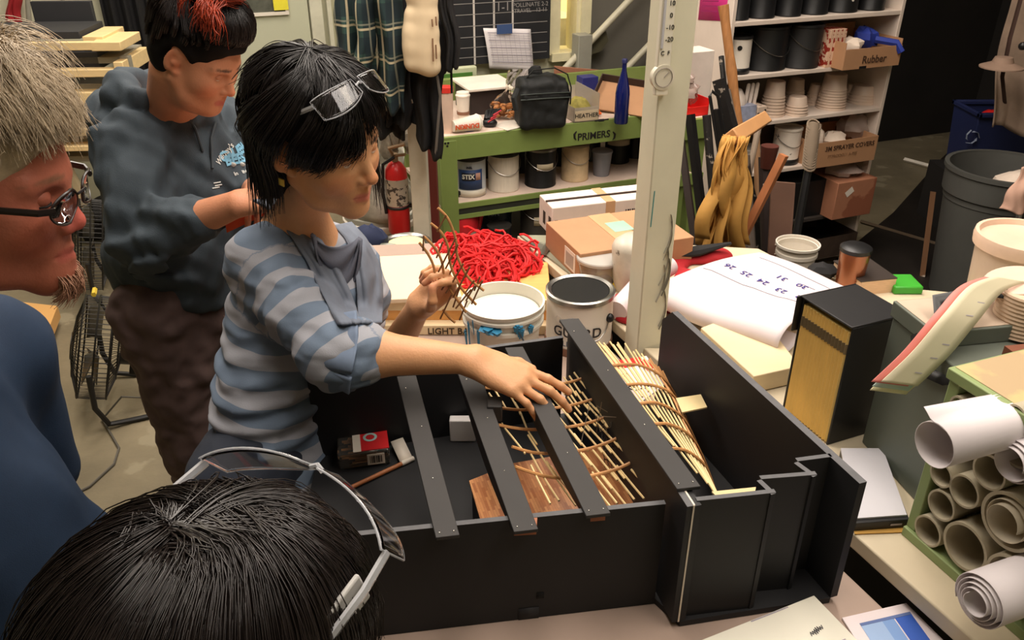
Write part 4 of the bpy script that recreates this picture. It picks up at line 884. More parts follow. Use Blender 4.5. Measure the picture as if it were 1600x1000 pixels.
# mop
hd = P(1143, 217, y=2.55); he = P(1194, 186, y=2.75)
mo = thing('mop', 'mop with long flat ochre strips draped over a tan wooden block', 'mop', Vector((hd.x, hd.y, 0)))
q = MB(); q.tube([hd, he], [.034, .03], 4); build('wooden_head', q, mat('mop_wood', (190, 140, 92), .55), mo, bev=.004)
q = MB(); q.tube([hd+Vector((.03, .1, -.02)), Vector((hd.x+.1, hd.y+.2, .0))], .013, 8); build('handle', q, mat('tan_stick', (160, 122, 88), .6), mo)
q = MB(); rg = random.Random(12); ochre = mat('ochre_cloth', (188, 140, 68), .75, var=.18, vs=5)
for i in range(18):
    s_ = i/17; top = hd+Vector((rg.uniform(-.02, .045), rg.uniform(-.03, .0), .012)); be = P(1092+s_*76+rg.uniform(-8, 8), 388+rg.uniform(-20, 16), y=2.5+rg.uniform(-.03, .08))
    mid = P(1112+s_*48+rg.uniform(-6, 6), 300, y=2.48+rg.uniform(-.02, .05)); w_ = rg.uniform(.014, .026); ph = rg.uniform(0, 6); m_ = 16; vs = []
    for j in range(m_+1):
        t = j/m_; p = top*(1-t)**2+mid*2*t*(1-t)+be*t*t+Vector((.012*math.sin(t*9+ph), .01*math.cos(t*7+ph), 0)); an = ph+t*1.6; dx = Vector((math.cos(an*.5), math.sin(an*.5), 0))*w_*(.35+.65*min(1, t*3))
        vs += [p-dx, p+dx]
    q.add(vs, [(2*j, 2*j+1, 2*j+3, 2*j+2) for j in range(m_)], Matrix())
build('mop_strips', q, ochre, mo, solid=.003)
# things near the foot of the mop, on the table behind the paper

# ================================================================== RIGHT: BINS
c = Vector((P(1563, 300, y=3.86).x, 3.86, 0)); grb = mat('grey_bin', (78, 78, 74), .55, var=.12, vs=3)
o = thing('trash_can', 'large round grey trash can with moulded handle at right', 'trash can', c)
q = MB(); q.lathe([(0, 0), (.2, 0), (.245, .52), (.25, .525), (.25, .55), (.262, .56), (.268, .68), (.255, .68), (.235, .5), (.19, .03), (0, .02)], c, 40); build('bin_body', q, grb, o)
q = MB(); q.lathe([(.266, .665), (.276, .67), (.276, .69), (.255, .69), (.255, .665), (.266, .665)], c, 40); build('rim', q, grb, o)
FT = Frame((c.x, c.y), 4); q = MB(FT.M)
q.prism([(-.085, .655), (.085, .655), (.07, .46), (-.07, .46)], 0, .028, FT.M @ Matrix(((1, 0, 0, 0), (0, 0, 1, -.285), (0, 1, 0, 0), (0, 0, 0, 1)))); build('handle', q, grb, o)
q = MB(FT.M); q.tube([(-.085, -.29, .66), (-.07, -.29, .46), (.07, -.29, .46), (.085, -.29, .66)], .008, 6); build('handle_rim', q, mat('lighter_grey', (112, 110, 102), .5), o)
q = MB(); q.ball(c+Vector((.06, -.05, .6)), .12, 12, squash=(1.2, 1, .7), jit=.2, rg=rg); build('paper_rubbish', q, mat('white_rag', (232, 214, 196), .8), label='crumpled white paper in the grey trash can', cat='paper')
# blue recycling bin behind
a = P(1502, 240, y=4.7); a2 = P(1596, 240, y=4.7); zt3 = P(1545, 172, y=4.7).z
o = thing('recycling_bin', 'blue recycling bin with white arrows symbol behind the trash can', 'bin', Vector(((a.x+a2.x)/2, 4.8, .35)))
bluep = mat('blue_bin_plastic', (36, 44, 84), .45, var=.06)
z0_ = .36; cx = (a.x+a2.x)/2
def taperbox(q, x0, x1, y0, y1, z0, z1, f, t=.006):
    mx, my = (x0+x1)/2, (y0+y1)/2
    def ring(s, z): return [(mx+(x-mx)*s, my+(y-my)*s, z) for x, y in ((x0, y0), (x1, y0), (x1, y1), (x0, y1))]
    vs = ring(f, z0)+ring(1, z1)+ring(.96, z1)+ring(f*.95, z0+.01)
    q.add(vs, [(3, 2, 1, 0)]+[(r*4+i, r*4+(i+1) % 4, r*4+4+(i+1) % 4, r*4+4+i) for r in range(3) for i in range(4)]+[(12, 13, 14, 15)], Matrix())
q = MB(); taperbox(q, a.x-.0, a2.x+.06, 4.62, 4.92, z0_, zt3, .86); build('bin_body', q, bluep, o, bev=.012)
q = MB(); x0, x1 = a.x-.01, a2.x+.07
for bx in ((x0, x1, 4.60, 4.63), (x0, x1, 4.9, 4.93), (x0, x0+.02, 4.6, 4.93), (x1-.02, x1, 4.6, 4.93)): q.box(*bx, zt3-.02, zt3+.005)
build('rim', q, bluep, o, bev=.005)
q = MB(); cc = P(1519, 214, y=4.615)
for i in range(3):
    an = i*2.094+.5; d1 = Vector((math.cos(an), 0, math.sin(an))); d2 = Vector((-math.sin(an), 0, math.cos(an)))
    p = [cc+d1*.034-d2*.026, cc+d1*.036+d2*.006, cc+d1*.02+d2*.024]
    q.tube(p, .0075, 4, flat=.2); q.tube([p[2]+Vector((0, 0, 0)), p[2]-d1*.016+d2*.004], [.014, .001], 4, flat=.2)
build('recycle_symbol', q, mat('recycle_white', (150, 160, 180), .5), o)
q = MB(); q.ball(P(1550, 180, y=4.72), .05, 12, squash=(1.3, 1, .6), jit=.1, rg=rg); build('red_packaging', q, redp, label='red packaging in the blue recycling bin', cat='packaging')
q = MB(); q.ball(P(1573, 178, y=4.78), .05, 10, squash=(1, 1, 1), jit=.3, rg=rg); build('paper_scrap', q, mat('grey_scrap', (170, 166, 170), .6), label='grey crumpled scrap in the blue recycling bin', cat='scrap')
q = MB(); q.box(a.x-.02, a2.x+.3, 4.6, 5.0, 0, .36); build('low_crate', q, mat('black_crate', (30, 26, 24), .8), label='low black crate that the blue bin stands on', cat='crate')
q = MB(); p0 = P(1466, 300, y=4.0); p0 = P(1458, 300, y=4.15); p1 = P(1440, 440, y=4.05); d = p1-p0; p1 = p0+d*(p0.z-.01)/(p0.z-p1.z); q.tube([p0, p1], .03, 4, flat=.5); build('plank', q, mat('scuffed_plank', (120, 86, 60), .6, spots=(196, 184, 168), sscale=6, scut=.6), label='scuffed brown plank leaning left of the grey trash can', cat='plank')
# hanging work clothes at the right edge, pink cloth over the can
def drape(name, label, cat, px, y, m, nu=30, nv=30, amp=.03, fq=14, seed=1, solid=.008, bulge=.05, attr=None):
    c = [P(u_, v_, y=y) for u_, v_ in px]; r_ = random.Random(seed); ph = [r_.uniform(0, 6) for _ in range(4)]
    def f(u, v):
        p = (c[0]*(1-u)+c[1]*u)*(1-v)+(c[3]*(1-u)+c[2]*u)*v; t = (1-v)
        return p+Vector((.008*math.sin(v*9+ph[3]), amp*(.3+t)*(math.sin(u*fq+ph[0]+math.sin(v*4+ph[1]))+.5*math.sin(u*fq*1.9+ph[2]+v*2.5))-bulge*math.sin(u*math.pi), .01*math.sin(u*14+ph[1])*t))
    q = MB(); q.grid(f, nu, nv); return build(name, q, m, label=label, cat=cat, solid=solid, ang=60)
o_ov = drape('work_overalls', 'pale grey work overalls hanging high at the right edge', 'clothes', [(1546, 195), (1640, 215), (1660, -60), (1590, -60)], 4.35, mat('grey_overalls', (150, 128, 110), .8, var=.2, vs=6), seed=2)
q = MB(); q.tube([P(1600, -20, y=4.25), P(1578, 60, y=4.22), P(1566, 120, y=4.22), P(1570, 160, y=4.25)], .018, 6, flat=.4); build('strap', q, mat('dark_strap', (62, 42, 34), .7), label='dark brown strap hanging in front of the overalls', cat='strap')
q = MB(); q.lathe([(0, .05), (.04, .045), (.05, .02), (.1, .0), (.1, -.006), (0, 0)], P(1565, 104, y=4.15), 24); build('sun_hat', q, mat('tan_hat', (150, 124, 106), .8), label='drooping tan brimmed hat hanging beside the overalls', cat='hat')
q = MB(); q.ball(P(1598, 72, y=4.1), .02, 10); build('button', q, blackcan, o_ov)
drape('pink_cloth', 'pale pink cloth hanging over the trash can edge at right', 'cloth', [(1562, 330), (1650, 330), (1660, 240), (1598, 262)], 3.42, mat('pink_cloth_m', (222, 178, 156), .8), amp=.012, bulge=.02, seed=4)

# ================================================================== COATS ON THE POST, WHITE POST, EXTINGUISHER
pl = P(656, 290, y=3.5); q = MB(); q.box(pl.x-.037, pl.x+.037, 3.47, 3.55, 0, 2.4); build('coat_post', q, mat('white_post', (206, 200, 180), .5, spots=(120, 110, 100), sscale=14, scut=.7), label='white scuffed post below the hanging coats', cat='post', bev=.003)
pl2 = P(676, 290, y=3.62); q = MB(); q.box(pl2.x-.022, pl2.x+.022, 3.6, 3.66, 0, .98); build('red_plank', q, mat('dark_red_paint', (104, 40, 32), .6), label='dark red upright plank right of the white scuffed post', cat='plank')
q = MB(); q.box(pl.x-.5, pl.x+.3, 3.44, 3.47, 2.02, 2.08); build('coat_rail', q, mat('rail_wood', (120, 96, 70), .6), label='wooden coat rail at the top of the white post', cat='rail')
def plaid():
    m_ = mat('plaid_flannel', (40, 62, 62), .85, var=0); n, l, b = nodes(m_)
    tc = n.new('ShaderNodeTexCoord'); sp = n.new('ShaderNodeSeparateXYZ'); l(tc.outputs['Object'], sp.inputs[0]); col = None
    prev = None
    def band(o_, per, lo, hi, sh=0):
        a = n.new('ShaderNodeMath'); a.operation = 'MULTIPLY_ADD'; l(o_, a.inputs[0]); a.inputs[1].default_value = 1/per; a.inputs[2].default_value = sh
        f = n.new('ShaderNodeMath'); f.operation = 'FRACT'; l(a.outputs[0], f.inputs[0])
        g = n.new('ShaderNodeMath'); g.operation = 'GREATER_THAN'; l(f.outputs[0], g.inputs[0]); g.inputs[1].default_value = lo
        h = n.new('ShaderNodeMath'); h.operation = 'LESS_THAN'; l(f.outputs[0], h.inputs[0]); h.inputs[1].default_value = hi
        m2 = n.new('ShaderNodeMath'); m2.operation = 'MULTIPLY'; l(g.outputs[0], m2.inputs[0]); l(h.outputs[0], m2.inputs[1]); return m2.outputs[0]
    cur = None
    for o_, per, lo, hi, c, f_ in ((sp.outputs[0], .1, 0, .5, (22, 36, 44), .75), (sp.outputs[2], .12, 0, .5, (22, 36, 44), .7), (sp.outputs[0], .1, .7, .78, (210, 196, 160), .75), (sp.outputs[2], .12, .7, .77, (210, 196, 160), .75), (sp.outputs[0], .1, .2, .25, (150, 150, 130), .6), (sp.outputs[2], .12, .85, .9, (150, 150, 130), .6)):
        mx = n.new('ShaderNodeMix'); mx.data_type = 'RGBA'; k = n.new('ShaderNodeMath'); k.operation = 'MULTIPLY'; l(band(o_, per, lo, hi), k.inputs[0]); k.inputs[1].default_value = f_; l(k.outputs[0], mx.inputs[0])
        if cur: l(cur, mx.inputs[6])
        else: mx.inputs[6].default_value = (*lin((46, 72, 66)), 1)
        mx.inputs[7].default_value = (*lin(c), 1); cur = mx.outputs[2]
    l(cur, b.inputs['Base Color']); return m_
pm = plaid()
o = thing('flannel_shirt', 'green and cream plaid flannel shirt hanging on the coat rail', 'shirt', P(575, 170, y=3.35))
def drape_part(nm, px, y, m, par, **k):
    x = drape(nm, None, None, px, y, m, **k); 
    for kk in ('label', 'category'):
        if kk in x: del x[kk]
    x.parent = par; x.location = WL[x]-WL[par]; return x
drape_part('sleeve', [(600, 168), (634, 172), (630, -50), (575, -50)], 3.3, pm, o, amp=.02, fq=8, seed=3, bulge=.05)
drape_part('shirt_back', [(524, 100), (590, 120), (590, -50), (528, -50)], 3.36, pm, o, amp=.025, fq=9, seed=5)
drape_part('sleeve', [(552, 112), (578, 130), (590, -20), (560, -20)], 3.28, pm, o, amp=.015, fq=6, seed=8, bulge=.03)
blk = mat('black_jacket', (22, 21, 22), .8, var=.3, vs=8)
o = thing('black_jacket', 'black jacket hanging behind the plaid shirt and tote bag', 'jacket', P(640, 330, y=3.42))
drape_part('jacket_body', [(562, 200), (632, 214), (640, -40), (540, -40)], 3.42, blk, o, amp=.03, seed=6)
drape_part('sleeve', [(650, 215), (688, 250), (700, 30), (640, 30)], 3.36, blk, o, amp=.025, fq=9, seed=7, bulge=.06)
drape_part('jacket_tail', [(600, 190), (660, 195), (650, 90), (590, 90)], 3.4, blk, o, amp=.02, seed=9)
q = MB(); q.cyl(P(645, 165, y=3.28)+Vector((0, 0, .01)), P(643, 155, y=3.28), .005); build('zip_pull', q, mat('steel', (150, 148, 142), .3, 1), o)
q = MB(); q.tube([P(683, 118, y=3.28), P(688, 150, y=3.27), P(684, 200, y=3.28), P(680, 250, y=3.3)], .006, 6); build('jacket_cord', q, mat('grey_trim', (110, 104, 98), .4), o)
tm = mat('natural_canvas', (224, 202, 166), .85, var=.05, vs=4)
o = thing('tote_bag', 'cream canvas tote bag hanging beside the plaid shirt', 'bag', P(660, 112, y=3.3))
S = SDF(); a0_, a1_ = P(633, 113, y=3.25), P(690, 118, y=3.25); b0_, b1_ = P(628, -60, y=3.25), P(682, -60, y=3.25)
for t in np.linspace(0, 1, 7): S.cone(tuple(a0_.lerp(b0_, t)+Vector((.03, 0, .03*(1-t)))), tuple(a1_.lerp(b1_, t)+Vector((-.03, 0, .03*(1-t)))), .03+.006*math.sin(t*8), .03, .05)
S.disp = lambda X: wav(X, 22, .008, 11, (1.4, 1, .5))
V, F = S.mesh(.008); npmesh('bag_body', V, F, tm, o)
Mt_ = [(678, 34), (676, 48), (677, 60)]
q = MB(); 
for uu, v0_, v1_ in ((675, 30, 42), (681, 26, 40), (676, 60, 96), (681, 70, 92)):
    q.tube([P(uu, v0_, y=3.208), P(uu+1, v1_, y=3.206)], .003, 4)
build('printed_lettering', q, mat('brown_print', (138, 104, 76), .7), o)
drape('black_umbrella', 'folded black umbrella hanging point down right of the tote bag', 'umbrella', [(697, 112), (718, 102), (706, -50), (682, -50)], 3.3, blk, amp=.014, fq=12, seed=13, bulge=.04)
q = MB(); q.tube([P(703, 40, y=3.3), P(706, 145, y=3.3)], .012, 6, flat=.4); build('black_strap', q, blk, label='black webbing strap hanging above the pale tumbler', cat='strap')
# fire extinguisher
c = P(625, 363, y=3.52)
o = thing('fire_extinguisher', 'red fire extinguisher fixed to the left of the white post', 'fire extinguisher', c)
redx = mat('extinguisher_red', (188, 34, 34), .3, var=.08)
q = MB(); q.lathe([(0, 0), (.046, .003), (.05, .015), (.05, .27), (.046, .3), (.03, .325), (.016, .335), (0, .335)], c, 28); build('cylinder', q, redx, o)
q = MB(); q.lathe([(.0515, .14), (.0515, .262)], c, 28); build('silver_label', q, mat('silver_label', (178, 168, 152), .35, .3, spots=(70, 64, 60), sscale=50, scut=.55), o)
q = MB(); q.lathe([(.052, .125), (.0535, .127), (.0535, .135), (.052, .137)], c, 28); build('strap', q, blackcan, o)
q = MB(); q.cyl(c+Vector((0, 0, .33)), c+Vector((0, 0, .37)), .014); q.tube([c+Vector((-.01, 0, .37)), c+Vector((-.02, -.02, .40)), c+Vector((.05, -.03, .42))], .008, 6); q.tube([c+Vector((-.01, 0, .36)), c+Vector((.05, -.03, .375))], .007, 6); build('valve_handle', q, mat('tan_metal', (150, 124, 96), .4, .5), o)
q = MB(); q.tube([c+Vector((.0, -.02, .36)), c+Vector((-.05, -.03, .33)), c+Vector((-.06, -.02, .2)), c+Vector((-.052, -.02, .1))], .008, 6); build('hose', q, blackcan, o)
q = MB(); q.box(c.x, pl.x-.037, 3.52, 3.54, c.z+.12, c.z+.14); build('bracket', q, blackcan, o)
# white drum bucket with liner behind the main woman
c = Vector((P(590, 300, y=3.75).x, 3.78, 0)); q = MB()
o = thing('liner_bucket', 'grey-white bucket with crumpled liner left of the fire extinguisher', 'bucket', c)
q.lathe([(0, .0), (.15, .0), (.165, .42), (.175, .44), (.175, .5), (.165, .5), (.15, .1), (0, .05)], c, 36); build('bucket_body', q, mat('grimy_white', (172, 172, 160), .45, var=.2, vs=8, spots=(110, 108, 98), sscale=10, scut=.64), o)
q = MB(); q.lathe([(.176, .44), (.182, .45), (.182, .47), (.176, .475)], c, 36); build('rim_band', q, whitep, o)
c2 = c+Vector((0, 0, .5))
q = MB(); q.grid(lambda u, v: c2+Vector(((.17-.03*v)*math.cos(6.283*u)*(1+.12*math.sin(18*u+5*v)), (.17-.03*v)*math.sin(6.283*u)*(1+.12*math.cos(15*u+4*v)), v*.22*(1+.3*math.sin(11*u)))), 60, 10); build('liner', q, mat('grey_liner', (178, 174, 160), .35, var=.3, vs=14), o, solid=.004)
q = MB(); q.tube([c+Vector((.1, -.15, .44)), c+Vector((.03, -.2, .36)), c+Vector((-.1, -.16, .44))], .004, 6); build('bail', q, whitep, o)
q = MB(); rg = random.Random(4)
for (uu, vv) in ((598, 185), (612, 205), (628, 200), (640, 215), (606, 225)): q.ball(P(uu, vv, y=3.75), .05, 10, squash=(.8, .7, 1.6), jit=.35, rg=rg)
build('rag_bundle', q, mat('grimy_rags', (148, 140, 124), .8, var=.5, vs=20, spots=(60, 110, 118), sscale=9, scut=.64), label='bundle of grimy paint rags hanging above the liner bucket', cat='rags')

# ================================================================== LEFT: RACK OF FLATS, FANS, PLYWOOD
pine = mat('pine', (232, 204, 150), .5, var=.08, vs=6, stretch=(1, 8, 8)); drk = mat('dark_flat', (46, 46, 48), .7, var=.1)
RK = Frame((0, 0), 4); BR = 4.3
def rk(u, v, b=BR): return RK.hb(u, v, b)
def flat_(name, label, cat, u0, u1, v0, v1, dep, m, parts=(), b=BR, grp=None):
    a0_, z1_ = rk(u0, v0, b); a1_, z0_ = rk(u1, v1, b); z1_ = rk((u0+u1)/2, v0, b)[1]; z0_ = rk((u0+u1)/2, v1, b)[1]
    q = MB(RK.M); q.box(a0_, a1_, b, b+dep, z0_, z1_); return build(name, q, m, label=label, cat=cat, bev=.003, group=grp)
sr = thing('lumber_rack', 'grey metal rack holding stacked flats and boards at left', 'rack', RK.w(-2.6, BR, 0))
rkm = mat('rack_grey', (150, 146, 132), .5)
for uu in (-60, 186):
    for bb_ in (BR+.1, BR+.4):
        a_ = rk(uu, 100, bb_)[0]; q = MB(RK.M); q.box(a_, a_+.05, bb_, bb_+.05, 0, 1.12); build('upright', q, rkm, sr)
for vv in (86, 128, 178, 216, 242):
    a0_, z_ = rk(-60, vv, BR+.1); a1_, _ = rk(186, vv, BR+.1); q = MB(RK.M); q.box(a0_, a1_, BR+.1, BR+.44, z_-.05, z_-.02); build('crossbar', q, rkm, sr)
flat_('dark_flat', 'charcoal flat lying on the top tier of the lumber rack', 'flat', -60, 126, 50, 62, .32, drk, b=BR+.1)
flat_('leaning_panel', 'dark grey panel standing behind the top tier of the rack', 'panel', 46, 152, 2, 50, .03, drk, b=BR+.46)
flat_('pine_plank', 'pale pine frame board across the top tier of the rack', 'board', -60, 146, 67, 80, .04, pine, b=BR+.02)
flat_('pine_board', 'short pine board end jutting out at top right of rack', 'board', 140, 190, 66, 80, .3, pine, b=BR+.02)
flat_('pine_board', 'short pine block on the jutting board end', 'board', 128, 163, 57, 68, .3, pine, b=BR+.1)
flat_('dark_flat', 'dark panel face between the first and second pine frames', 'flat', -60, 158, 82, 110, .32, drk, b=BR+.1)
flat_('pine_plank', 'pale pine frame board across the second tier of the rack', 'board', -60, 180, 110, 122, .06, pine, b=BR+.02)
flat_('pine_board', 'long pine board end rising at right of the second tier', 'board', 176, 196, 97, 120, .4, pine, b=BR+.02)
flat_('pine_tray', 'open pale pine tray frame on the third tier of rack', 'frame', 60, 162, 145, 165, .42, pine, b=BR+.02)
flat_('blue_flat', 'dark blue flat below the pine tray frame', 'flat', 20, 165, 168, 200, .36, mat('dark_blue_flat', (54, 62, 78), .7), b=BR+.06)
flat_('pine_board', 'pine board edge below the dark blue flat', 'board', -60, 160, 203, 214, .4, pine, b=BR+.02)
flat_('pine_board', 'lowest pine board edge on the lumber rack', 'board', -60, 155, 230, 238, .4, pine, b=BR+.02)
q = MB(); q.tube([P(96, 240, y=4.3), P(134, 318, y=4.1)], .022, 4); q.tube([P(134, 318, y=4.1), P(120, 322, y=4.1)], .018, 4); build('step_ladder', q, mat('tan_ladder', (150, 134, 104), .5), label='tan metal ladder leg reaching the floor below the rack', cat='ladder')
q = MB(); rg = random.Random(21)
for i in range(9): q.ball(RK.w(rk(60+i*15, 280)[0], BR+.4, .1+rg.uniform(0, .1)), .1, 8, jit=.3, rg=rg)
build('dark_bags', q, blk, label='heap of dark bags on the floor under the rack', cat='bags')
drape('red_cloth', 'red cloth hanging at the top left behind the rack', 'cloth', [(12, 46), (37, 44), (30, -30), (16, -30)], 5.0, mat('dark_red_cloth', (160, 34, 40), .8), amp=.01, seed=6)
q = MB(); q.cyl(P(42, -20, y=4.95), P(46, 42, y=4.95), .014); build('metal_pole', q, rkm, label='thin grey pole beside the red cloth at top left', cat='pole')
q = MB(); q.cyl(P(96, -10, y=5.1), P(103, 26, y=5.1), .01); build('metal_hook', q, rkm, label='thin grey rod hanging in front of the dark grey panel', cat='rod')
# fans
def fan(label, c, rad, yaw, tilt, group=None):
    o = thing('floor_fan', label, 'fan', c)
    fm = mat('fan_wire', (34, 32, 28), .45, .4); hub = Vector(c)+Vector((0, 0, rad+.06))
    Mf = Matrix.Translation(hub) @ Matrix.Rotation(yaw, 4, 'Z') @ Matrix.Rotation(tilt, 4, 'Y')      # local +X is the blowing direction
    q = MB(Mf)
    for x_, r_ in ((.06, rad), (-.045, rad), (.0075, rad+.004)): q.tube([(x_, r_*math.cos(t), r_*math.sin(t)) for t in np.linspace(0, 2*math.pi, 49)[:-1]], .004, 6, close=True)
    build('cage_ring', q, fm, o)
    for side, hx in ((1, .095), (-1, -.085)):
        q = MB(Mf); n = 60
        for i in range(n):
            t = 2*math.pi*i/n; cs, sn = math.cos(t), math.sin(t); x_e = .06 if side > 0 else -.045
            q.tube([(0.0075, (rad+.002)*cs, (rad+.002)*sn), (x_e, rad*cs, rad*sn), (x_e+(hx-x_e)*.7, rad*.6*cs, rad*.6*sn), (hx, .05*cs, .05*sn)], .0015, 4)
        q.tube([(x_e+(hx-x_e)*.7, rad*.6*math.cos(t), rad*.6*math.sin(t)) for t in np.linspace(0, 2*math.pi, 33)[:-1]], .003, 5, close=True)
        build('wire_grille', q, fm, o)
    q = MB(Mf)
    for x_, r_ in ((.096, .055),): q.lathe([(0, 0), (r_, 0), (r_, .006), (0, .01)], (0, 0, 0), 20, Mf @ Matrix.Translation((x_-.004, 0, 0)) @ Matrix.Rotation(math.pi/2, 4, 'Y'))
    build('badge', q, fm, o)
    q = MB(Mf)
    for b_ in range(3):
        t0 = b_*2.094
        def bl(u, v, t0=t0): r_ = .04+(rad*.86-.04)*v; t = t0+(u-.5)*(.95+.1*v); return (.02-(u-.5)*.05, r_*math.cos(t), r_*math.sin(t))
        q.grid(bl, 8, 6)
    build('blade', q, mat('fan_blade', (96, 92, 82), .4, .5), o, solid=.002)
    q = MB(); Mm = Mf @ Matrix.Translation((-.19, 0, 0)) @ Matrix.Rotation(math.pi/2, 4, 'Y')
    q.lathe([(0, 0), (.05, .0), (.062, .02), (.062, .11), (0, .11)], (0, 0, 0), 24, Mm); build('motor', q, mat('motor_black', (24, 24, 25), .3), o)
    q = MB(Mf); q.box(-.17, -.11, -.03, .03, .063, .066); q.box(-.16, -.12, -.064, -.062, -.02, .03); build('motor_label', q, mat('silver_sticker', (200, 198, 190), .4), o)
    q = MB(Mf); q.box(-.21, -.12, -.05, .0, -.12, -.05); build('switch_box', q, MATS['motor_black'], o, bev=.006)
    bx = Matrix.Translation(c) @ Matrix.Rotation(yaw, 4, 'Z'); q = MB(bx); w_ = rad*.98
    q.tube([(0.02, w_+.02, rad+.06), (.03, w_+.02, .12), (.0, w_, .025), (-.08, w_*.9, .012), (-.34, w_*.8, .012), (-.38, w_*.6, .012), (-.38, -w_*.6, .012), (-.34, -w_*.8, .012), (-.08, -w_*.9, .012), (0, -w_, .025), (.03, -w_-.02, .12), (.02, -w_-.02, rad+.06)], .011, 8)
    build('tube_stand', q, mat('stand_black', (28, 27, 26), .5), o)
    return o, Mf
c1 = P(158, 655, z=0); o, Mf = fan('nearer black floor fan with wire cage on tube stand', c1+Vector((.0, .12, 0)), .205, math.radians(200), math.radians(-16))
q = MB(); a = Mf @ Vector((-.17, -.0, -.1)); q.tube([a, a+Vector((.08, -.05, -.1)), P(190, 620, z=.1), P(160, 655, z=.01), P(186, 700, z=.006), P(178, 725, z=.006), P(140, 760, z=.006), P(60, 800, z=.006)], .0045, 6); build('power_cord', q, mat('grey_cord', (90, 86, 78), .5), o)
q = MB(); q.tube([Mf @ Vector((.03, -.02+.01*k, .245)) for k in range(6)], .01, 6); build('yellow_tag', q, mat('yellow_tag', (210, 180, 60), .5), o)
c2 = P(150, 478, z=0); o, Mf = fan('farther black floor fan with wire cage behind the nearer one', c2+Vector((.0, .12, 0)), .225, math.radians(203), math.radians(-12))
q = MB(); a = Mf @ Vector((-.17, 0, -.1)); q.tube([a, a+Vector((.03, -.03, -.06)), a+Vector((.0, -.03, -.12))], .005, 6); build('power_cord', q, MATS['grey_cord'], o)
q = MB(); q.prism([P(90, 478, z=.1)[:2], P(48, 586, z=.1)[:2], P(-240, 640, z=.1)[:2], P(-160, 450, z=.1)[:2]], .04, .1, Matrix()); build('plywood_sheet', q, mat('plywood', (214, 164, 100), .5, var=.06, vs=3), label='orange-tan plywood sheet lying low behind the man', cat='plywood')
# ================================================================== TABLES
T1, T2 = .925, .98
pinktop = mat('worn_pinkgrey_top', (168, 146, 132), .5, var=.08, vs=4)
t1 = thing('work_table', 'large worktable carrying the black model, crate and paint cans', 'table', (.0, 1.5, 0))
e0, e1 = P(808, 368, z=T2), P(1521, 1000, z=T2); ed = (e1-e0).normalized(); nx = Vector((-ed.y, ed.x, 0)); nx = nx if nx.x < 0 else -nx
edge = lambda y, off=0: (e0+ed*((y-e0.y)/ed.y)+nx*off)
q = MB(); q.prism([(-.355, .74), (edge(.74, .03).x, .74), (edge(2.2, .03).x, 2.2), (edge(2.36, .05).x, 2.4), (-.5, 2.36), (-.36, 1.7)], T1-.035, T1); build('table_top', q, pinktop, t1, bev=.003)
for x, y in ((-.34, .8), (.44, .8), (-.44, 2.25), (-.1, 2.28)): q = MB(); q.box(x, x+.06, y, y+.06, 0, T1-.035); build('leg', q, green, t1)
t2 = thing('side_counter', 'cream topped counter running behind the model, dark below its edge', 'counter', (.9, 1.6, 0))
pb_, pc_, pd_ = P(1282, 430, z=T2), P(1440, 452, z=T2), P(1640, 470, z=T2)
q = MB(); g2_ = RP.w(-.05, -.03, 0); h1, h2 = RP.w(.05, -.03, 0), RP.w(.05, .075, 0); h3 = RP.w(-.05, .075, 0)
near = e1+ed*.12
poly = [tuple(near[:2]), (1.25, near.y), (1.5, 1.75), tuple(pd_[:2]), tuple(pc_[:2]), tuple(pb_[:2]), tuple(P(1232, 412, z=T2)[:2]), tuple(P(1185, 388, z=T2)[:2]), tuple(e0[:2])]
ya = edge(h3.y+.0); yb = edge(h1.y)
poly += [tuple(ya[:2]), (h2.x, h2.y), (h1.x, h1.y), tuple(yb[:2])]
ctop = mat('cream_counter', (206, 192, 164), .5, var=.06, vs=5, spots=(150, 138, 116), sscale=7, scut=.68)
q.prism(poly, T2-.03, T2); build('counter_top', q, ctop, t2, bev=.003)
q = MB(); n_e = len(poly)
o1 = edge(2.2, -.025); o2 = edge(near.y+.03, -.03)
q.prism([(o1.x, o1.y), (edge(1.85, -.025).x, 1.85), (edge(1.85, -.25).x, 1.85), (edge(2.2, -.3).x, 2.2)], 0, T2-.03); build('cabinet_body', q, blackcan, t2)
q = MB(); q.prism([(edge(1.5, -.03).x, 1.5), (o2.x, o2.y), (1.2, o2.y), (1.4, 1.6)], 0, T2-.03); build('cabinet_body', q, blackcan, t2)
greytray = mat('greenish_grey_metal', (138, 138, 118), .5, var=.2, vs=6, spots=(92, 90, 78), sscale=7, scut=.58)
q = MB(); e_ = [P(812, 370, z=T2), P(906, 442, z=T2), P(990, 450, z=T2), P(1000, 372, z=T2)]
q.prism([tuple(p[:2]) for p in e_], T2+.001, T2+.006); build('metal_sheet', q, greytray, label='stained grey-green metal sheet under the cardboard box', cat='sheet')
q = MB(); q.tube([P(846, 398, z=T2+.01), P(862, 376, z=T2+.012)], .012, 4, flat=.15); build('putty_knife', q, mat('steel', (150, 148, 142), .3, 1), label='flat metal scraper lying on the stained metal sheet', cat='scraper')
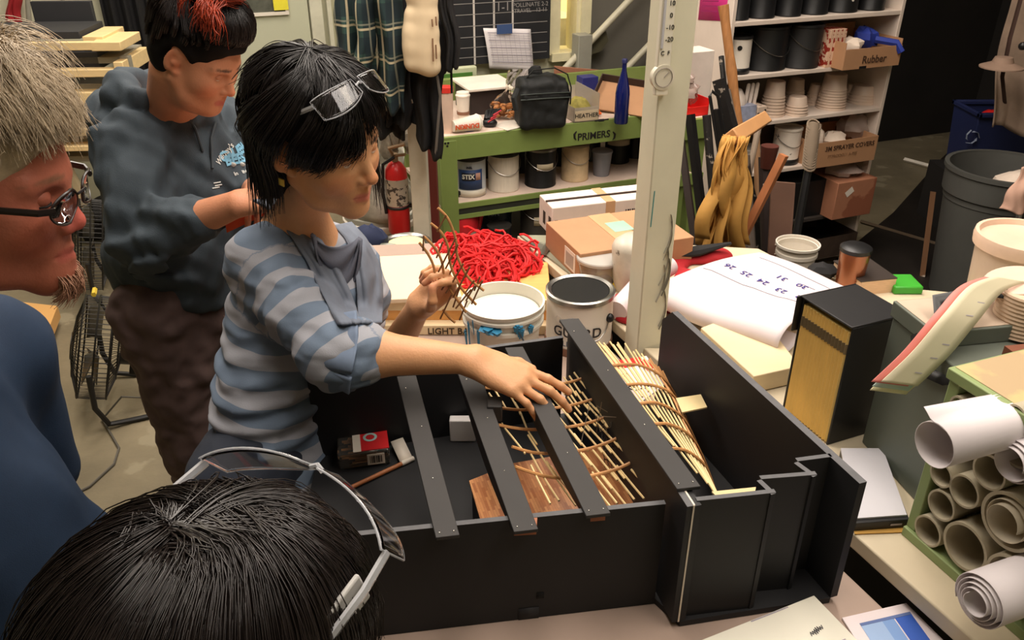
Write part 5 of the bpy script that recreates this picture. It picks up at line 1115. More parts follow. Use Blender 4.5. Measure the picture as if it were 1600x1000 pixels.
# boxes
def pbox(name, label, cat, A, B, C_, z0, h, m, bev=.002, group=None):     # box on three floor-plan corners: near-left, near-right, far-left
    A, B, C_ = [Vector((p.x, p.y, 0)) for p in (A, B, C_)]; D_ = B+(C_-A); q = MB()
    q.prism([tuple(p[:2]) for p in (A, B, D_, C_)], z0, z0+h); return build(name, q, m, bev=bev, label=label, cat=cat, group=group)
z_ = T2
A = P(905, 443, z=z_); B = A+R.A*.34+R.B*-.0; zt4 = .10
o = thing('shipping_box', 'brown cardboard box with white label behind the clear tub', 'box', A)
FB = Frame((A.x, A.y), 20); q = MB(FB.M); q.box(0, .34, 0, .24, z_, z_+.085); build('carton', q, card, o, bev=.002)
q = MB(FB.M); q.box(-.0012, 0, .03, .10, z_+.015, z_+.07); build('shipping_label', q, MATS['paper_white'], o)
q = MB(FB.M); q.box(-.0018, -.0012, .04, .09, z_+.022, z_+.06); build('label_print', q, mat('grey_print2', (170, 160, 150), .6), o)
q = MB(FB.M); q.box(.13, .2, .0, .24, z_+.0852, z_+.0862); build('packing_tape', q, mat('tan_tape', (200, 160, 120), .35), o)
q = MB(FB.M); q.box(.15, .21, .1, .17, z_+.0864, z_+.087); build('green_label', q, mat('pale_green_label', (150, 200, 168), .6), o)
A = P(872, 378, z=z_-.1); FW = Frame((A.x, A.y), 17)
o = thing('long_box', 'long white cardboard box with arrows behind the brown box', 'box', A)
A = P(862, 372, z=T2); FW = Frame((A.x, A.y), 17); q = MB(FW.M); q.box(0, .33, 0, .12, z_, z_+.095); build('carton', q, mat('white_carton', (226, 212, 200), .6), o, bev=.003); WL[o] = WL[o]
q = MB(FW.M)
for x in (.235,): 
    for i in range(7): q.box(x+i*.007, x+i*.007+.003+(i % 2)*.002, -.001, 0, z_+.04, z_+.065)
build('barcode', q, MATS['black_ink'], o)
q = MB(FW.M); q.box(.008, .018, -.001, 0, z_+.02, z_+.055); q.box(-.001, 0, .01, .03, z_+.02, z_+.06); q.box(-.001, 0, .06, .08, z_+.02, z_+.06); build('handle_hole', q, MATS['dark_edge'], o)
q = MB(FW.M); q.box(.17, .2, -.001, .121, z_+.04, z_+.0962); build('packing_tape', q, MATS['tan_tape'], o)
q = MB(FW.M); q.box(-.002, .33, .05, .056, z_+.0955, z_+.1); build('lid_flap', q, MATS['dark_edge'], o)
# clear deli tub, milky container, yellow clip, white roll, red cloth
c = P(935, 440, z=z_); tub('clear deli tub standing in front of the brown cardboard box', c+Vector((0, -.0, 0)), .046, .058, .075, mat('clearish', (214, 206, 196), .2, trans=.75, var=.03), rimm=fp)
c = P(985, 452, z=z_); o = thing('milky_jug', 'cloudy plastic container with paint smudges just left of the post', 'container', c)
q = MB(); q.lathe([(0, 0), (.04, 0), (.048, .03), (.056, .12), (.05, .135), (.03, .15), (0, .152)], c, 24); build('body', q, mat('smudged_milky', (196, 188, 172), .35, var=.2, vs=12, spots=(96, 90, 82), sscale=16, scut=.64), o)
q = MB(); q.tube([P(934, 428, z=T2+.02), P(955, 424, z=T2+.035), P(968, 436, z=T2+.03), P(960, 450, z=T2+.006)], [.01, .016, .014, .008], 6, flat=.5); build('yellow_scraper', q, mat('yellow_plastic', (232, 210, 30), .4), label='yellow plastic piece between the deli tub and white roll', cat='scraper')
q = MB(); q.tube([P(964, 486, z=T2+.03), P(1006, 438, z=T2+.05), P(1046, 416, z=T2+.05)], .026, 20); build('paper_roll', q, mat('white_roll', (222, 206, 208), .5, var=.05), label='narrow white wrapped roll leaning behind the post', cat='roll')
red_c = mat('red_fabric', (166, 26, 34), .8, var=.15)
def lump(name, label, cat, pts, z0, h, m, seed=1, res=.006, amp=.004, r=.03):
    S = SDF()
    for u_, v_ in pts: p = P(u_, v_, z=z0); S.ell((p.x, p.y, z0+h*.4), (r, r, h), .03)
    S.plane((0, 0, z0), (0, 0, -1)); S.disp = lambda X: wav(X, 40, amp, seed); V, F = S.mesh(res); return npmesh(name, V, F, m, None, label=label, cat=cat)
lump('red_cloth', 'crumpled red cloth under the big paper near the post', 'cloth', [(975, 480), (985, 496), (1000, 470), (1030, 470), (1060, 455), (1080, 440), (1050, 415), (1090, 405), (1120, 402), (1010, 500), (1060, 480), (1100, 470), (1140, 470)], T2, .018, red_c, 4, r=.045)
q = MB(); q.tube([P(1046, 398, z=T2+.03), P(1090, 392, z=T2+.035), P(1142, 380, z=T2+.05)], [.02, .022, .006], 8, flat=.6); build('black_cloth', q, blk, label='black pointed plastic scrap behind the big paper', cat='scrap')
q = MB(); q.ball(P(1060, 388, z=T2+.02), .035, 10, squash=(.8, 1, .8), jit=.25, rg=rg); build('grey_sock', q, mat('grey_felt', (128, 116, 104), .8), label='grey crumpled bag at the foot of the mop strips', cat='bag')
c = Vector((P(1247, 380, y=2.46).x, 2.46, .752)); q = MB(); q.box(c.x-.11, c.x+.11, c.y-.1, c.y+.1, 0, .75); build('crate', q, blackcan, label='black crate under the white ribbed bucket', cat='crate'); o = thing('bucket', 'white plastic bucket with ribbed collar behind the big paper', 'bucket', c)
q = MB(); q.lathe([(0, 0), (.052, 0), (.062, .10), (.066, .101), (.066, .112), (.062, .114), (.062, .13), (.07, .132), (.07, .14), (.066, .14), (.058, .09), (.05, .004), (0, .004)], c-Vector((.0, 0, 0)), 32); build('bucket_body', q, whitep, o)
# timber board, big numbered paper
pinec = mat('pine_pale', (228, 206, 166), .5, var=.05, vs=3, stretch=(1, 6, 6))
A_, B_, C_, D_ = P(1095, 512, z=T2+.045), P(1178, 588, z=T2+.045), P(1250, 572, z=T2+.045), P(1180, 480, z=T2+.045)
q = MB(); q.prism([tuple(p[:2]) for p in (A_, B_, C_, D_)], T2+.002, T2+.045); build('pine_board', q, pinec, label='thick pale pine board under the big numbered paper', cat='board', bev=.002)
zp = T2+.06
FL_, FR2, RL, RR = P(1187, 394, z=zp), P(1360, 461, z=zp), P(1046, 432, z=zp+.03), P(1240, 502, z=zp+.03)
RL.z = RR.z = zp; o = thing('plan_sheet', 'big white plan sheet with blue numbers curling into a roll', 'paper', (RL+RR)/2)
ax = (RR-RL).normalized(); fw_ = ((RL-FL_)+(RR-FR2)).normalized(); fw_ = (fw_-ax*fw_.dot(ax)).normalized()
def papf(u, v):
    a = FL_*(1-u)+FR2*u; b = RL*(1-u)+RR*u
    if v < .62:
        t = v/.62; return a*(1-t)+b*t+Vector((0, 0, .012*math.sin(t*3.1)+.022*t*t+.006*math.sin(u*5+t*3)))
    t = (v-.62)/.38; th = t*math.pi*1.35; rz, ry = .034+.004*u, .058
    return b+Vector((0, 0, .022-rz))+fw_*(ry*math.sin(min(th, math.pi*1.35)))+Vector((0, 0, rz*math.cos(th)+.006*math.sin(u*5+3)))
q = MB(); q.grid(papf, 24, 60); build('sheet', q, mat('plan_paper', (222, 210, 212), .55, var=.02), o, solid=.0012, ang=80)
inkb = mat('blue_ink', (52, 44, 130), .6, var=0); 
def onpaper(s_, u, v, sz):
    p = P(u, v, z=zp+.02); best = min(((papf(i/60, j/60*.6)-p).length, i, j) for i in range(61) for j in range(61)); uu, vv = best[1]/60, best[2]/60*.6; p0 = papf(uu, vv)
    xd = (papf(max(uu-.03, 0), vv)-papf(min(uu+.03, 1), vv)); yd = -(papf(uu, vv+.03)-papf(uu, max(vv-.03, 0))); yd = -yd
    n = xd.cross(yd)
    if n.z < 0: n = -n
    text('number', s_, sz, p0+n.normalized()*.0022, xd, -yd if xd.cross(yd).z < 0 else yd, inkb, o, ext=.0002)
for s_, u, v in (('26', 1139, 418), ('25', 1165, 428), ('24', 1191, 438), ('23', 1221, 450), ('22', 1252, 462), ('31', 1223, 430), ('30', 1254, 441), ('29', 1284, 453), ('27', 1315, 465)): onpaper(s_, u, v, .030)
q = MB()
for (u0, v0, u1, v1) in ((1098, 422, 1255, 474), (1189, 398, 1345, 459), (1250, 437, 1275, 444)):
    for k_ in range(12):
        a, b = [P(u0+(u1-u0)*t, v0+(v1-v0)*t, z=zp+.02) for t in (k_/12, (k_+1)/12)]; pp_ = []
        for p in (a, b):
            best = min(((papf(i/50, j/50*.6)-p).length, i, j) for i in range(51) for j in range(51)); pp_.append(papf(best[1]/50, best[2]/50*.6)+Vector((0, 0, .0018)))
        if (pp_[0]-pp_[1]).length > 1e-4: q.tube(pp_, .0008, 4)
build('printed_line', q, mat('line_grey', (150, 146, 158), .6), o)
# tumbler, books, green tray at the table's back
c = P(1325, 447, z=T2); disp_cyl('travel_mug', 'copper coloured travel mug with black lid behind the numbered paper', 'mug', c, [(0, 0), (.031, 0), (.036, .1)], mat('copper_steel', (196, 132, 96), .3, .6), parts=[('lid', [(.036, .1), (.04, .102), (.04, .112), (.03, .118), (0, .118)], blackcan), ('clear_sleeve', [(.033, 0), (.038, .1)], mat('clear_sleeve', (230, 210, 200), .05, trans=1, var=0))])
A = P(1342, 462, z=T2); FBk = Frame((A.x, A.y), 12)
o = thing('catalogue', 'thick paperback with fanned cream pages beside the copper mug', 'book', A)
q = MB(FBk.M); q.box(0, .1, 0, .13, T2, T2+.038); build('pages', q, mat('page_edges', (222, 186, 150), .6, var=.15, vs=40, stretch=(1, 1, 30)), o)
q = MB(FBk.M); q.box(-.002, .102, -.0, .132, T2+.038, T2+.041); build('cover', q, mat('dark_cover', (60, 52, 48), .4), o)
q = MB(); g = P(1412, 455, z=T2); q.box(g.x-.035, g.x+.04, g.y-.02, g.y+.06, T2, T2+.022); build('green_tray', q, mat('bright_green_plastic', (62, 160, 50), .4), label='bright green plastic tray right of the paperback', cat='tray', bev=.004)
q = MB(); g = P(1285, 440, z=T2); q.ball(g+Vector((.0, .02, .02)), .035, 10, squash=(1.2, 1, .7), jit=.15, rg=rg); build('black_bag', q, blk, label='black plastic bag between the bucket and copper mug', cat='bag')
# ------------------------------------------------------------------ expanding file
a1_, a0_ = P(1290, 694, z=T2), P(1236, 650, z=T2); w_ = (a1_-a0_); dr_ = P(1395, 455, z=1.235); top_r = P(1318, 513, z=1.235)
xd = Vector((w_.x, w_.y, 0)).normalized(); yd = Vector((-xd.y, xd.x, 0)); yd = yd if yd.x > 0 else -yd
Wf = .125; Df = .13; Hf = .255
M_f = Matrix(((xd.x, yd.x, 0, a1_.x-xd.x*Wf), (xd.y, yd.y, 0, a1_.y-xd.y*Wf), (0, 0, 1, T2), (0, 0, 0, 1)))
o = thing('expanding_file', 'black expanding file with yellow accordion pockets facing left', 'file', a1_)
q = MB(M_f); q.box(-.004, 0, .0, Df, 0, Hf); q.box(Wf, Wf+.004, 0, Df, 0, Hf); q.box(-.004, Wf+.004, -.004, Df, Hf, Hf+.004); q.box(-.004, Wf+.004, Df, Df+.004, 0, Hf); q.box(-.008, -.004, -.012, Df, Hf*.72, Hf+.004); build('cover', q, mat('black_vinyl', (24, 23, 24), .45), o, bev=.0015)
q = MB(M_f); n = 15; vs = []
pts2 = []
for i in range(n):
    x_ = Wf*(i+.5)/n; pts2 += [(Wf*i/n, .003), (x_, -.001)]
pts2.append((Wf, .003)); q.prism(pts2+[(Wf, Df-.01), (0, Df-.01)], .004, Hf-.012-.0); build('pocket', q, mat('manila_yellow', (240, 204, 122), .6, var=.08, vs=10, stretch=(4, 4, 1)), o, smooth=False)
q = MB(M_f); pts3 = [(x_, y_-.0012) for x_, y_ in pts2]; q.prism(pts3+[(Wf, .014), (0, .014)], Hf*.78, Hf*.86); build('tab_band', q, mat('grey_band', (120, 104, 76), .6), o, smooth=False)
# ------------------------------------------------------------------ grey metal box
ggm = mat('grey_green_metal', (98, 104, 94), .5, var=.08, vs=3)
b0_, b1_ = P(1346, 691, z=T2), P(1428, 782, z=T2); xd = Vector((b1_.x-b0_.x, b1_.y-b0_.y, 0)).normalized(); yd = Vector((-xd.y, xd.x, 0)); yd = yd if yd.x > 0 else -yd
b0_ = b0_+xd*.0
M_g = Matrix(((xd.x, yd.x, 0, b0_.x), (xd.y, yd.y, 0, b0_.y), (0, 0, 1, T2), (0, 0, 0, 1))); HG = .305
o = thing('metal_cabinet', 'grey-green metal cabinet behind the paint colour swatches', 'cabinet', b0_)
q = MB(M_g); q.box(0, .30, 0, .34, 0, HG-.03); build('cabinet_body', q, ggm, o, bev=.003)
q = MB(M_g); q.box(-.004, .115, -.004, .34, HG-.03, HG); build('raised_lid', q, ggm, o, bev=.002)
q = MB(M_g); q.box(.0, .11, .0, .33, HG+.0002, HG+.001); build('lid_liner', q, mat('pinkish_top', (190, 170, 150), .5), o)
# strap / black curved holder on the cabinet
q = MB(M_g); q.tube([(.10, .02, HG+.0), (.06, .03, HG+.03), (.07, .12, HG+.045), (.12, .2, HG+.04), (.18, .16, HG+.0), (.2, .05, HG-.03), (.16, -.002, HG-.06), (.11, -.01, HG-.07), (.08, -.006, HG-.03), (.10, .02, HG)], .012, 6, flat=.3); build('black_strap', q, blackcan, label='black curved strap lying on the grey cabinet', cat='strap')
q = MB(M_g); q.box(.17, .28, .08, .2, HG-.03, HG+.0); build('swatch_box', q, mat('orange_dark', (120, 70, 50), .5), label='low dark orange-lidded box on the grey cabinet', cat='box')
q = MB(M_g); q.box(.14, .29, .21, .33, HG-.028, HG-.01); build('steel_case', q, mat('grey_case', (128, 122, 118), .35, .3), label='grey metal case lying on the cabinet at the right edge', cat='case')
# colour fan deck hanging over the cabinet edge
def strip(name, label, cat, pts, wd, m, par=None, side=None, n=30, th=.0012):
    P3 = [Vector(p) for p in pts]
    def bz(t):
        k = t*(len(P3)-1); i = min(int(k), len(P3)-2); f = k-i
        p0, p1, p2, p3 = P3[max(i-1, 0)], P3[i], P3[i+1], P3[min(i+2, len(P3)-1)]
        return .5*((2*p1)+(p2-p0)*f+(2*p0-5*p1+4*p2-p3)*f*f+(3*p1-p0-3*p2+p3)*f**3)
    q = MB(); q.grid(lambda u, v: bz(v)+side(v)*(u-.5)*wd, 4, n)
    return build(name, q, m, par, label=label, cat=cat, solid=th), bz
sd = lambda v: Vector((.95, .18, -.24)).normalized()
o = thing('fan_deck', 'long pale colour fan deck hanging from the cabinet, swatches splayed', 'swatches', P(1560, 455, y=1.25))
ptsA = [P(1580, 436, y=1.24), P(1540, 452, y=1.21), P(1500, 498, y=1.16), P(1455, 552, y=1.13), P(1405, 600, y=1.11)]
strip('swatch_strip', None, None, ptsA, .07, mat('pale_sage_swatch', (214, 206, 176), .45, var=.03), o, sd)
sw = strip('swatch_strip', None, None, [p+Vector((-.012, .006, -.004)) for p in ptsA], .07, mat('pink_swatch', (224, 130, 120), .45), o, sd)
strip('swatch_strip', None, None, [p+Vector((-.008, .008, -.014)) for p in ptsA[1:]], .07, mat('aqua_swatch', (186, 208, 196), .45), o, sd)
strip('swatch_strip', None, None, [p+Vector((-.008, .012, -.024)) for p in ptsA[1:]], .07, mat('cream_swatch', (222, 214, 170), .45), o, sd)
q = MB()
for i, t in enumerate((.36, .47, .58, .68, .78, .9)):
    k = t*4; i0 = min(int(k), 3); f = k-i0; p = ptsA[i0].lerp(ptsA[i0+1], f); d = (ptsA[i0+1]-ptsA[i0]).normalized(); s_ = sd(0); nn = s_.cross(d).normalized(); nn = nn if nn.z > 0 else -nn
    strokes(q, [(.004, 0, .018, 0)], .0022, p+nn*.0022, s_, d, .0)
build('swatch_text', q, mat('grey_print', (168, 160, 170), .6), o)
c = P(1588, 446, y=1.26); q = MB(Matrix.Translation(c) @ Matrix.Rotation(math.radians(-14), 4, 'Y')); q.lathe([(0, 0), (.05, 0), (.05, .01), (.048, .012), (0, .012)], (0, 0, 0), 32); q.lathe([(0, .012), (.007, .012), (.006, .016), (0, .017)], (-.03, -.008, 0), 14); build('deck_cover', q, mat('pinkish_plastic', (222, 192, 172), .35), o, bev=.001)
c = M_g @ Vector((.0, .0, 0)); c = P(1592, 515, y=1.23)
o = thing('fan_deck_stack', 'round stack of cream colour cards below the fan deck cover', 'swatches', c)
q = MB(); q.lathe([(0, 0), (.047, 0)]+[(.047-.0015*(i % 2), .0035*i) for i in range(1, 22)]+[(0, .075)], c, 28); build('card_stack', q, mat('card_stack_cream', (208, 182, 156), .55), o)
# big clear-white tub at right edge
c = P(1578, 452, y=1.75); c.z = T2; hT = P(1578, 392, y=1.66).z-T2
o = thing('plastic_tub', 'large translucent white tub with lid at the right edge', 'tub', c)
q = MB(); q.lathe([(0, 0), (.085, 0), (.098, hT-.03)], c, 36); build('tub_body', q, mat('milky_tub', (222, 198, 176), .35, trans=.2), o)
q = MB(); q.lathe([(.098, hT-.03), (.106, hT-.03), (.108, hT-.01), (.106, hT), (.098, hT), (.094, hT-.012), (0, hT-.014)], c, 36); build('lid', q, mat('pink_lid', (226, 196, 172), .4), o)
# ------------------------------------------------------------------ green rack of cardboard tubes
g0_, g1_ = P(1412, 833, z=T2), P(1524, 932, z=T2); xd = Vector((g1_.x-g0_.x, g1_.y-g0_.y, 0)).normalized(); yd = Vector((-xd.y, xd.x, 0)); yd = yd if yd.x > 0 else -yd
M_r = Matrix(((xd.x, yd.x, 0, g0_.x), (xd.y, yd.y, 0, g0_.y), (0, 0, 1, T2), (0, 0, 0, 1))); LR, DR, HR = .36, .42, .305
grn2 = mat('rack_green', (134, 150, 100), .5, var=.06, vs=4)
o = thing('tube_rack', 'green wooden rack holding cardboard tubes and rolled plans', 'rack', g0_)
for nm, bx in (('side_panel', (0, .018, 0, DR, .018, HR)), ('side_panel', (LR-.018, LR, 0, DR, .018, HR)), ('base', (0, LR, -.006, DR, 0, .018)), ('back_panel', (.018, LR-.018, DR-.01, DR, .018, HR))):
    q = MB(M_r); q.box(*bx); build(nm, q, grn2, o, bev=.0015)
q = MB(M_r); q.box(-.004, LR, -.006, DR, HR, HR+.018); build('top_panel', q, grn2, o, bev=.002)
q = MB(M_r); q.box(.0, LR, .004, DR, HR+.0182, HR+.019); build('top_surface', q, mat('tan_green_top', (182, 168, 120), .5, var=.06, spots=(176, 152, 118), sscale=5, scut=.55), o)
iM = M_r.inverted()
def tube_at(u, v, rad_px, label, front=-.0, name='cardboard_tube', m=None, ln=.3, wall=.12, group=None):
    # hit the rack face plane
    r0 = ray(u, v); o_ = Vector((0, 0, CAMZ)); l0 = iM @ o_; l1 = (iM.to_3x3() @ r0); k = (front-l0.y)/l1.y; p = l0+l1*k
    rr = rad_px*k/FPX*1.06; return p, rr
tubem = mat('grey_cardboard', (176, 166, 142), .65, var=.08, vs=8); tubin = mat('tube_inside', (120, 110, 92), .7, var=.1)
def ctube(u, v, rp, label, front=-.004, m=None):
    p, rr = tube_at(u, v, rp, label, front); q = MB(M_r @ Matrix.Translation((p.x, front, p.z)) @ Matrix.Rotation(-math.pi/2, 4, 'X')); L = DR-.02-front
    t = thing('cardboard_tube', label, 'tube', M_r @ Vector((p.x, front, p.z-rr))); w = max(.003, rr*.12)
    q.lathe([(rr-w, 0), (rr, 0), (rr, L), (rr-w, L), (rr-w, 0)], (0, 0, 0), 32); build('tube_wall', q, m or tubem, t); return t
for a_ in ((1496, 633, 14, 'smallest cardboard tube at the top left corner of the rack'), (1520, 650, 15, 'small cardboard tube, second along the top of the rack'), (1550, 684, 25, 'medium cardboard tube below the two small ones'), (1481, 658, 17, 'cardboard tube half hidden behind the upper rolled plan'),
        (1545, 738, 28, 'wide cardboard tube in the centre of the rack'), (1506, 768, 26, 'cardboard tube left of centre in the rack'), (1470, 742, 20, 'cardboard tube tucked under the upper rolled plan'), (1470, 790, 24, 'cardboard tube near the left side of the rack, middle row'), (1449, 830, 24, 'cardboard tube lowest at left in the rack'),
        (1507, 855, 38, 'large cardboard tube in the bottom row of the rack'), (1575, 815, 46, 'largest cardboard tube with a plan rolled inside'), (1575, 905, 38, 'cardboard tube in the bottom row above the lower rolled plan'), (1590, 700, 32, 'cardboard tube at the right edge wrapped round a plan'), (1586, 650, 18, 'small tube at the right edge under the rack top')): ctube(*a_)
papr = mat('plan_roll_paper', (222, 214, 216), .55, var=.04)
def roll(u, v, rp, label, out, turns=3.4, ang0=0, m=None, length=None, tight=.35, flap=0):
    p, rr = tube_at(u, v, rp, label, -out); L = (length or out+.25); fr = -out
    def f(s, t):
        th = ang0+s*turns*2*math.pi; r_ = rr*(1-tight*(1-s)) if True else rr; fl = flap*max(0, s-.9)*10*(1-t)
        return (p.x+r_*math.cos(th), fr+t*L-.012*(1-s)*(1 if tight > .2 else 0)+fl*.0, p.z+r_*math.sin(th)+fl*.03)
    q = MB(M_r); q.grid(f, int(28*turns), 2); return build('plan_roll', q, m or papr, label=label, cat='plan roll', solid=.0009)
roll(1459, 695, 36, 'upper rolled white plan sticking out of the rack', .13, turns=1.25, ang0=1.2, tight=.04, flap=1)
roll(1586, 722, 34, 'rolled plan at the right edge, middle height', .02, turns=2.3, tight=.3)
roll(1575, 815, 36, 'loosely rolled beige plan inside the largest tube', .004, turns=1.6, tight=.3, m=mat('beige_roll', (196, 184, 160), .55))
roll(1531, 940, 44, 'thick spiral of white plans in the bottom of the rack', .09, turns=4.2, tight=.62, ang0=2.5)
# ------------------------------------------------------------------ notepad + envelope on the counter
A_, B_, C_, D_ = P(1333, 832, z=T2), P(1417, 826, z=T2), P(1375, 716, z=T2), P(1310, 716, z=T2)
q = MB(); q.prism([tuple(p[:2]) for p in (A_+Vector((-.0, -.006, 0)), B_+Vector((0, -.01, 0)), C_, D_)], T2+.001, T2+.003); build('manila_envelope', q, mat('manila', (208, 160, 80), .6), label='manila envelope edge under the white notebook', cat='envelope')
o = thing('notebook', 'white sheet on a black bound notebook beside the tube rack', 'notebook', (A_+C_)/2)
q = MB(); q.prism([tuple(p[:2]) for p in (A_, B_, C_, D_)], T2+.003, T2+.02); build('cover', q, MATS['black_vinyl'], o, bev=.001)
q = MB(); q.prism([tuple(p[:2]) for p in (A_+Vector((.0, .008, 0)), B_+Vector((-.002, .008, 0)), C_, D_)], T2+.0202, T2+.0235); build('white_sheet', q, mat('cool_white', (196, 194, 200), .5, var=.02), o)
x_ = A_.lerp(B_, .66); q = MB(); strokes(q, [(0, 0, .02, 0)], .004, Vector((x_.x, x_.y-.0008, T2+.012)), B_-A_, (0, 0, 1), .0004); build('spine_mark', q, mat('grey_print', (168, 160, 170), .6), o)
# ------------------------------------------------------------------ papers at the very front
A_, B_, C_, D_ = P(1095, 1000, z=T1+.03), P(1272, 930, z=T1+.03), P(1345, 1005, z=T1+.03), P(1150, 1090, z=T1+.03)
o = thing('document_pad', 'cream paper pad with faint print and a signature, bottom edge', 'papers', (A_+C_)/2)
q = MB(); q.prism([tuple(p[:2]) for p in (A_, B_, C_, D_)], T1+.001, T1+.03); build('sheet_stack', q, mat('cream_sheet', (232, 228, 212), .5, var=.02), o, bev=.001)
xd = (B_-A_).normalized(); yd = Vector((-xd.y, xd.x, 0)); q = MB()
mid = P(1215, 955, z=T1+.0302)
strokes(q, [(-.05, .0, .02, 0)], .0022, mid, xd, yd, .0004); strokes(q, [(.02, -.035, .04, -.035), (-.02, -.04, .0, -.04)], .0018, P(1262, 985, z=T1+.0302), xd, yd, .0004); build('print_line', q, mat('grey_print', (168, 160, 170), .6), o)
q = MB(); pc = P(1276, 985, z=T1+.031); pts = [pc+xd*(.0012*i)+yd*(.006*math.sin(i*1.9)*(1 if i % 3 else .3)) for i in range(-11, 12)]; q.tube(pts, .0006, 4); build('signature', q, mat('pen_ink', (80, 78, 88), .5), o)
A_, B_, C_, D_ = P(1315, 968, z=T1), P(1415, 945, z=T1), P(1480, 1010, z=T1), P(1360, 1040, z=T1)
o = thing('colour_chart', 'white printed sheet with a blue block beside the paper pad', 'paper', (A_+C_)/2)
q = MB(); q.prism([tuple(p[:2]) for p in (A_, B_, C_, D_)], T1+.001, T1+.004); build('sheet', q, MATS['plan_paper'], o)
xd = (B_-A_).normalized(); yd = (D_-A_).normalized(); Lx, Ly = (B_-A_).length, (D_-A_).length
for (x0, x1, y0, y1, c_, nm) in ((.18, .5, .2, .95, (150, 176, 214), 'pale_blue'), (.5, .68, .2, .95, (120, 154, 206), 'light_blue'), (.7, .96, .2, .95, (46, 88, 180), 'strong_blue'), (.18, .96, .2, .26, (90, 110, 160), 'band_blue')):
    q = MB(); q.prism([tuple((A_+xd*Lx*a+yd*Ly*b)[:2]) for a, b in ((x0, y0), (x1, y0), (x1, y1), (x0, y1))], T1+.0042, T1+.0046+(.0004 if nm == 'band_blue' else 0)); build('printed_block', q, mat(nm, c_, .6, var=.02), o)
# ------------------------------------------------------------------ gallon cans and bucket beside the model
c = P(925, 556, z=T1); c = Vector((P(907, 450, y=1.77).x, 1.77, T1)); hC = P(907, 450, y=1.77).z-T1
gl = mat('guard_label', (232, 222, 208), .4, var=.03)
o, c = can_at('white gallon can lettered GUARD, open and black inside', c, .082, hC, gl, handle=False, top_open=mat('black_inside', (10, 10, 10), .35))
fc = math.atan2(-c.y, -c.x)
inkk = mat('label_ink', (44, 42, 44), .5, var=0)
wrap_text('lettering', 'GUARD', .036, c, .0825, fc-.04, c.z+hC-.082, inkk, o, bold=.0004)
wrap_text('lettering', 'FULL', .02, c, .0825, fc-.5, c.z+hC-.112, mat('label_ink_blue', (64, 76, 96), .5, var=0), o)
wrap_text('emblem', 'G', .026, c, .0825, fc-.26, c.z+hC-.052, mat('label_ink_grey', (120, 118, 118), .5, var=0), o)
q = MB()
for k_, (dx, zz, r_) in enumerate(((-.62, .05, .008), (-.52, .056, .006), (.42, .10, .007), (.35, .112, .007), (.5, .11, .006))):
    q.tube([(c.x+.0828*math.cos(fc+dx+r_/.083*math.cos(t)), c.y+.0828*math.sin(fc+dx+r_/.083*math.cos(t)), c.z+hC-zz+r_*math.sin(t)) for t in np.linspace(0, 6.28, 18)], .0006, 4)
build('floral_print', q, mat('pale_grey_print', (186, 178, 170), .5), o)
q = MB(); e = c+Vector((math.cos(fc+1.05)*.083, math.sin(fc+1.05)*.083, hC-.055)); q.ball(e, .011, 12); build('handle_knob', q, blackcan, o)
q = MB(); q.tube([e, e+Vector((-.01, -.012, -.03)), c+Vector((math.cos(fc+.6)*.088, math.sin(fc+.6)*.088, .05)), c+Vector((math.cos(fc+.1)*.088, math.sin(fc+.1)*.088, .035))], .0014, 5); build('wire_handle', q, mat('steel', (150, 148, 142), .3, 1), o)
q = MB(); q.lathe([(.0832, 0), (.0836, .012), (.083, .02)], c, 32); build('base_band', q, mat('brown_band', (128, 90, 70), .6), o)
cy = 1.72; c = Vector((P(786, 468, y=cy).x, cy, T1)); hB = P(786, 468, y=cy).z-T1
drip = mat('drippy_white', (216, 212, 198), .45, var=.05, spots=(66, 62, 60), sscale=24, scut=.7)
o = thing('bucket', 'white open plastic bucket with blue paint drips beside the model', 'bucket', c)
q = MB(); r_ = .094; q.lathe([(0, 0), (.078, 0), (.082, .01), (r_-.006, hB-.052), (r_+.002, hB-.05), (r_+.002, hB-.042), (r_-.004, hB-.04), (r_-.003, hB-.024), (r_+.004, hB-.022), (r_+.004, hB-.016), (r_-.001, hB-.013), (r_+.003, hB-.006), (r_+.004, hB), (r_-.001, hB), (r_-.005, hB-.015), (.082, .02), (0, .015)], c, 48); build('bucket_body', q, drip, o)
q = MB(); q.lathe([(r_-.008, hB-.034), (r_-.008, hB-.028), (0, hB-.028)], c, 40); build('paint_surface', q, mat('white_paint_wet', (228, 224, 206), .3, var=.03), o)
q = MB(); fb_ = math.atan2(-c.y, -c.x)
for an, z0, z1, wd in ((-.95, .03, .09, .008), (-.78, .02, .05, .005), (-.62, .04, .1, .01), (.35, .02, .035, .03), (.42, .03, .05, .022), (-.3, .028, .036, .07), (-1.1, .06, .10, .012), (.7, .03, .045, .02)):
    for s_ in range(4):
        a_ = fb_+an+(s_-1.5)*wd*1.5; rz = r_+.0045
        q.tube([(c.x+rz*math.cos(a_), c.y+rz*math.sin(a_), c.z+hB-z0+.004*math.sin(s_*2)), (c.x+(rz-.003)*math.cos(a_), c.y+(rz-.003)*math.sin(a_), c.z+hB-z1-.006*(s_ % 2))], [wd*.18, wd*.08], 5)
build('blue_drips', q, mat('blue_paint', (44, 128, 168), .5, var=.1), o)
q = MB(); pts = [(fb_+.36, .035), (fb_+.48, .06), (fb_+.62, .09), (fb_+.75, .11), (fb_+.9, .15)]; q.tube([(c.x+(r_+.006)*math.cos(a_), c.y+(r_+.006)*math.sin(a_), c.z+hB-z_) for a_, z_ in pts], .0022, 5); build('wire_handle', q, mat('dirty_wire', (70, 90, 104), .5, .4), o)
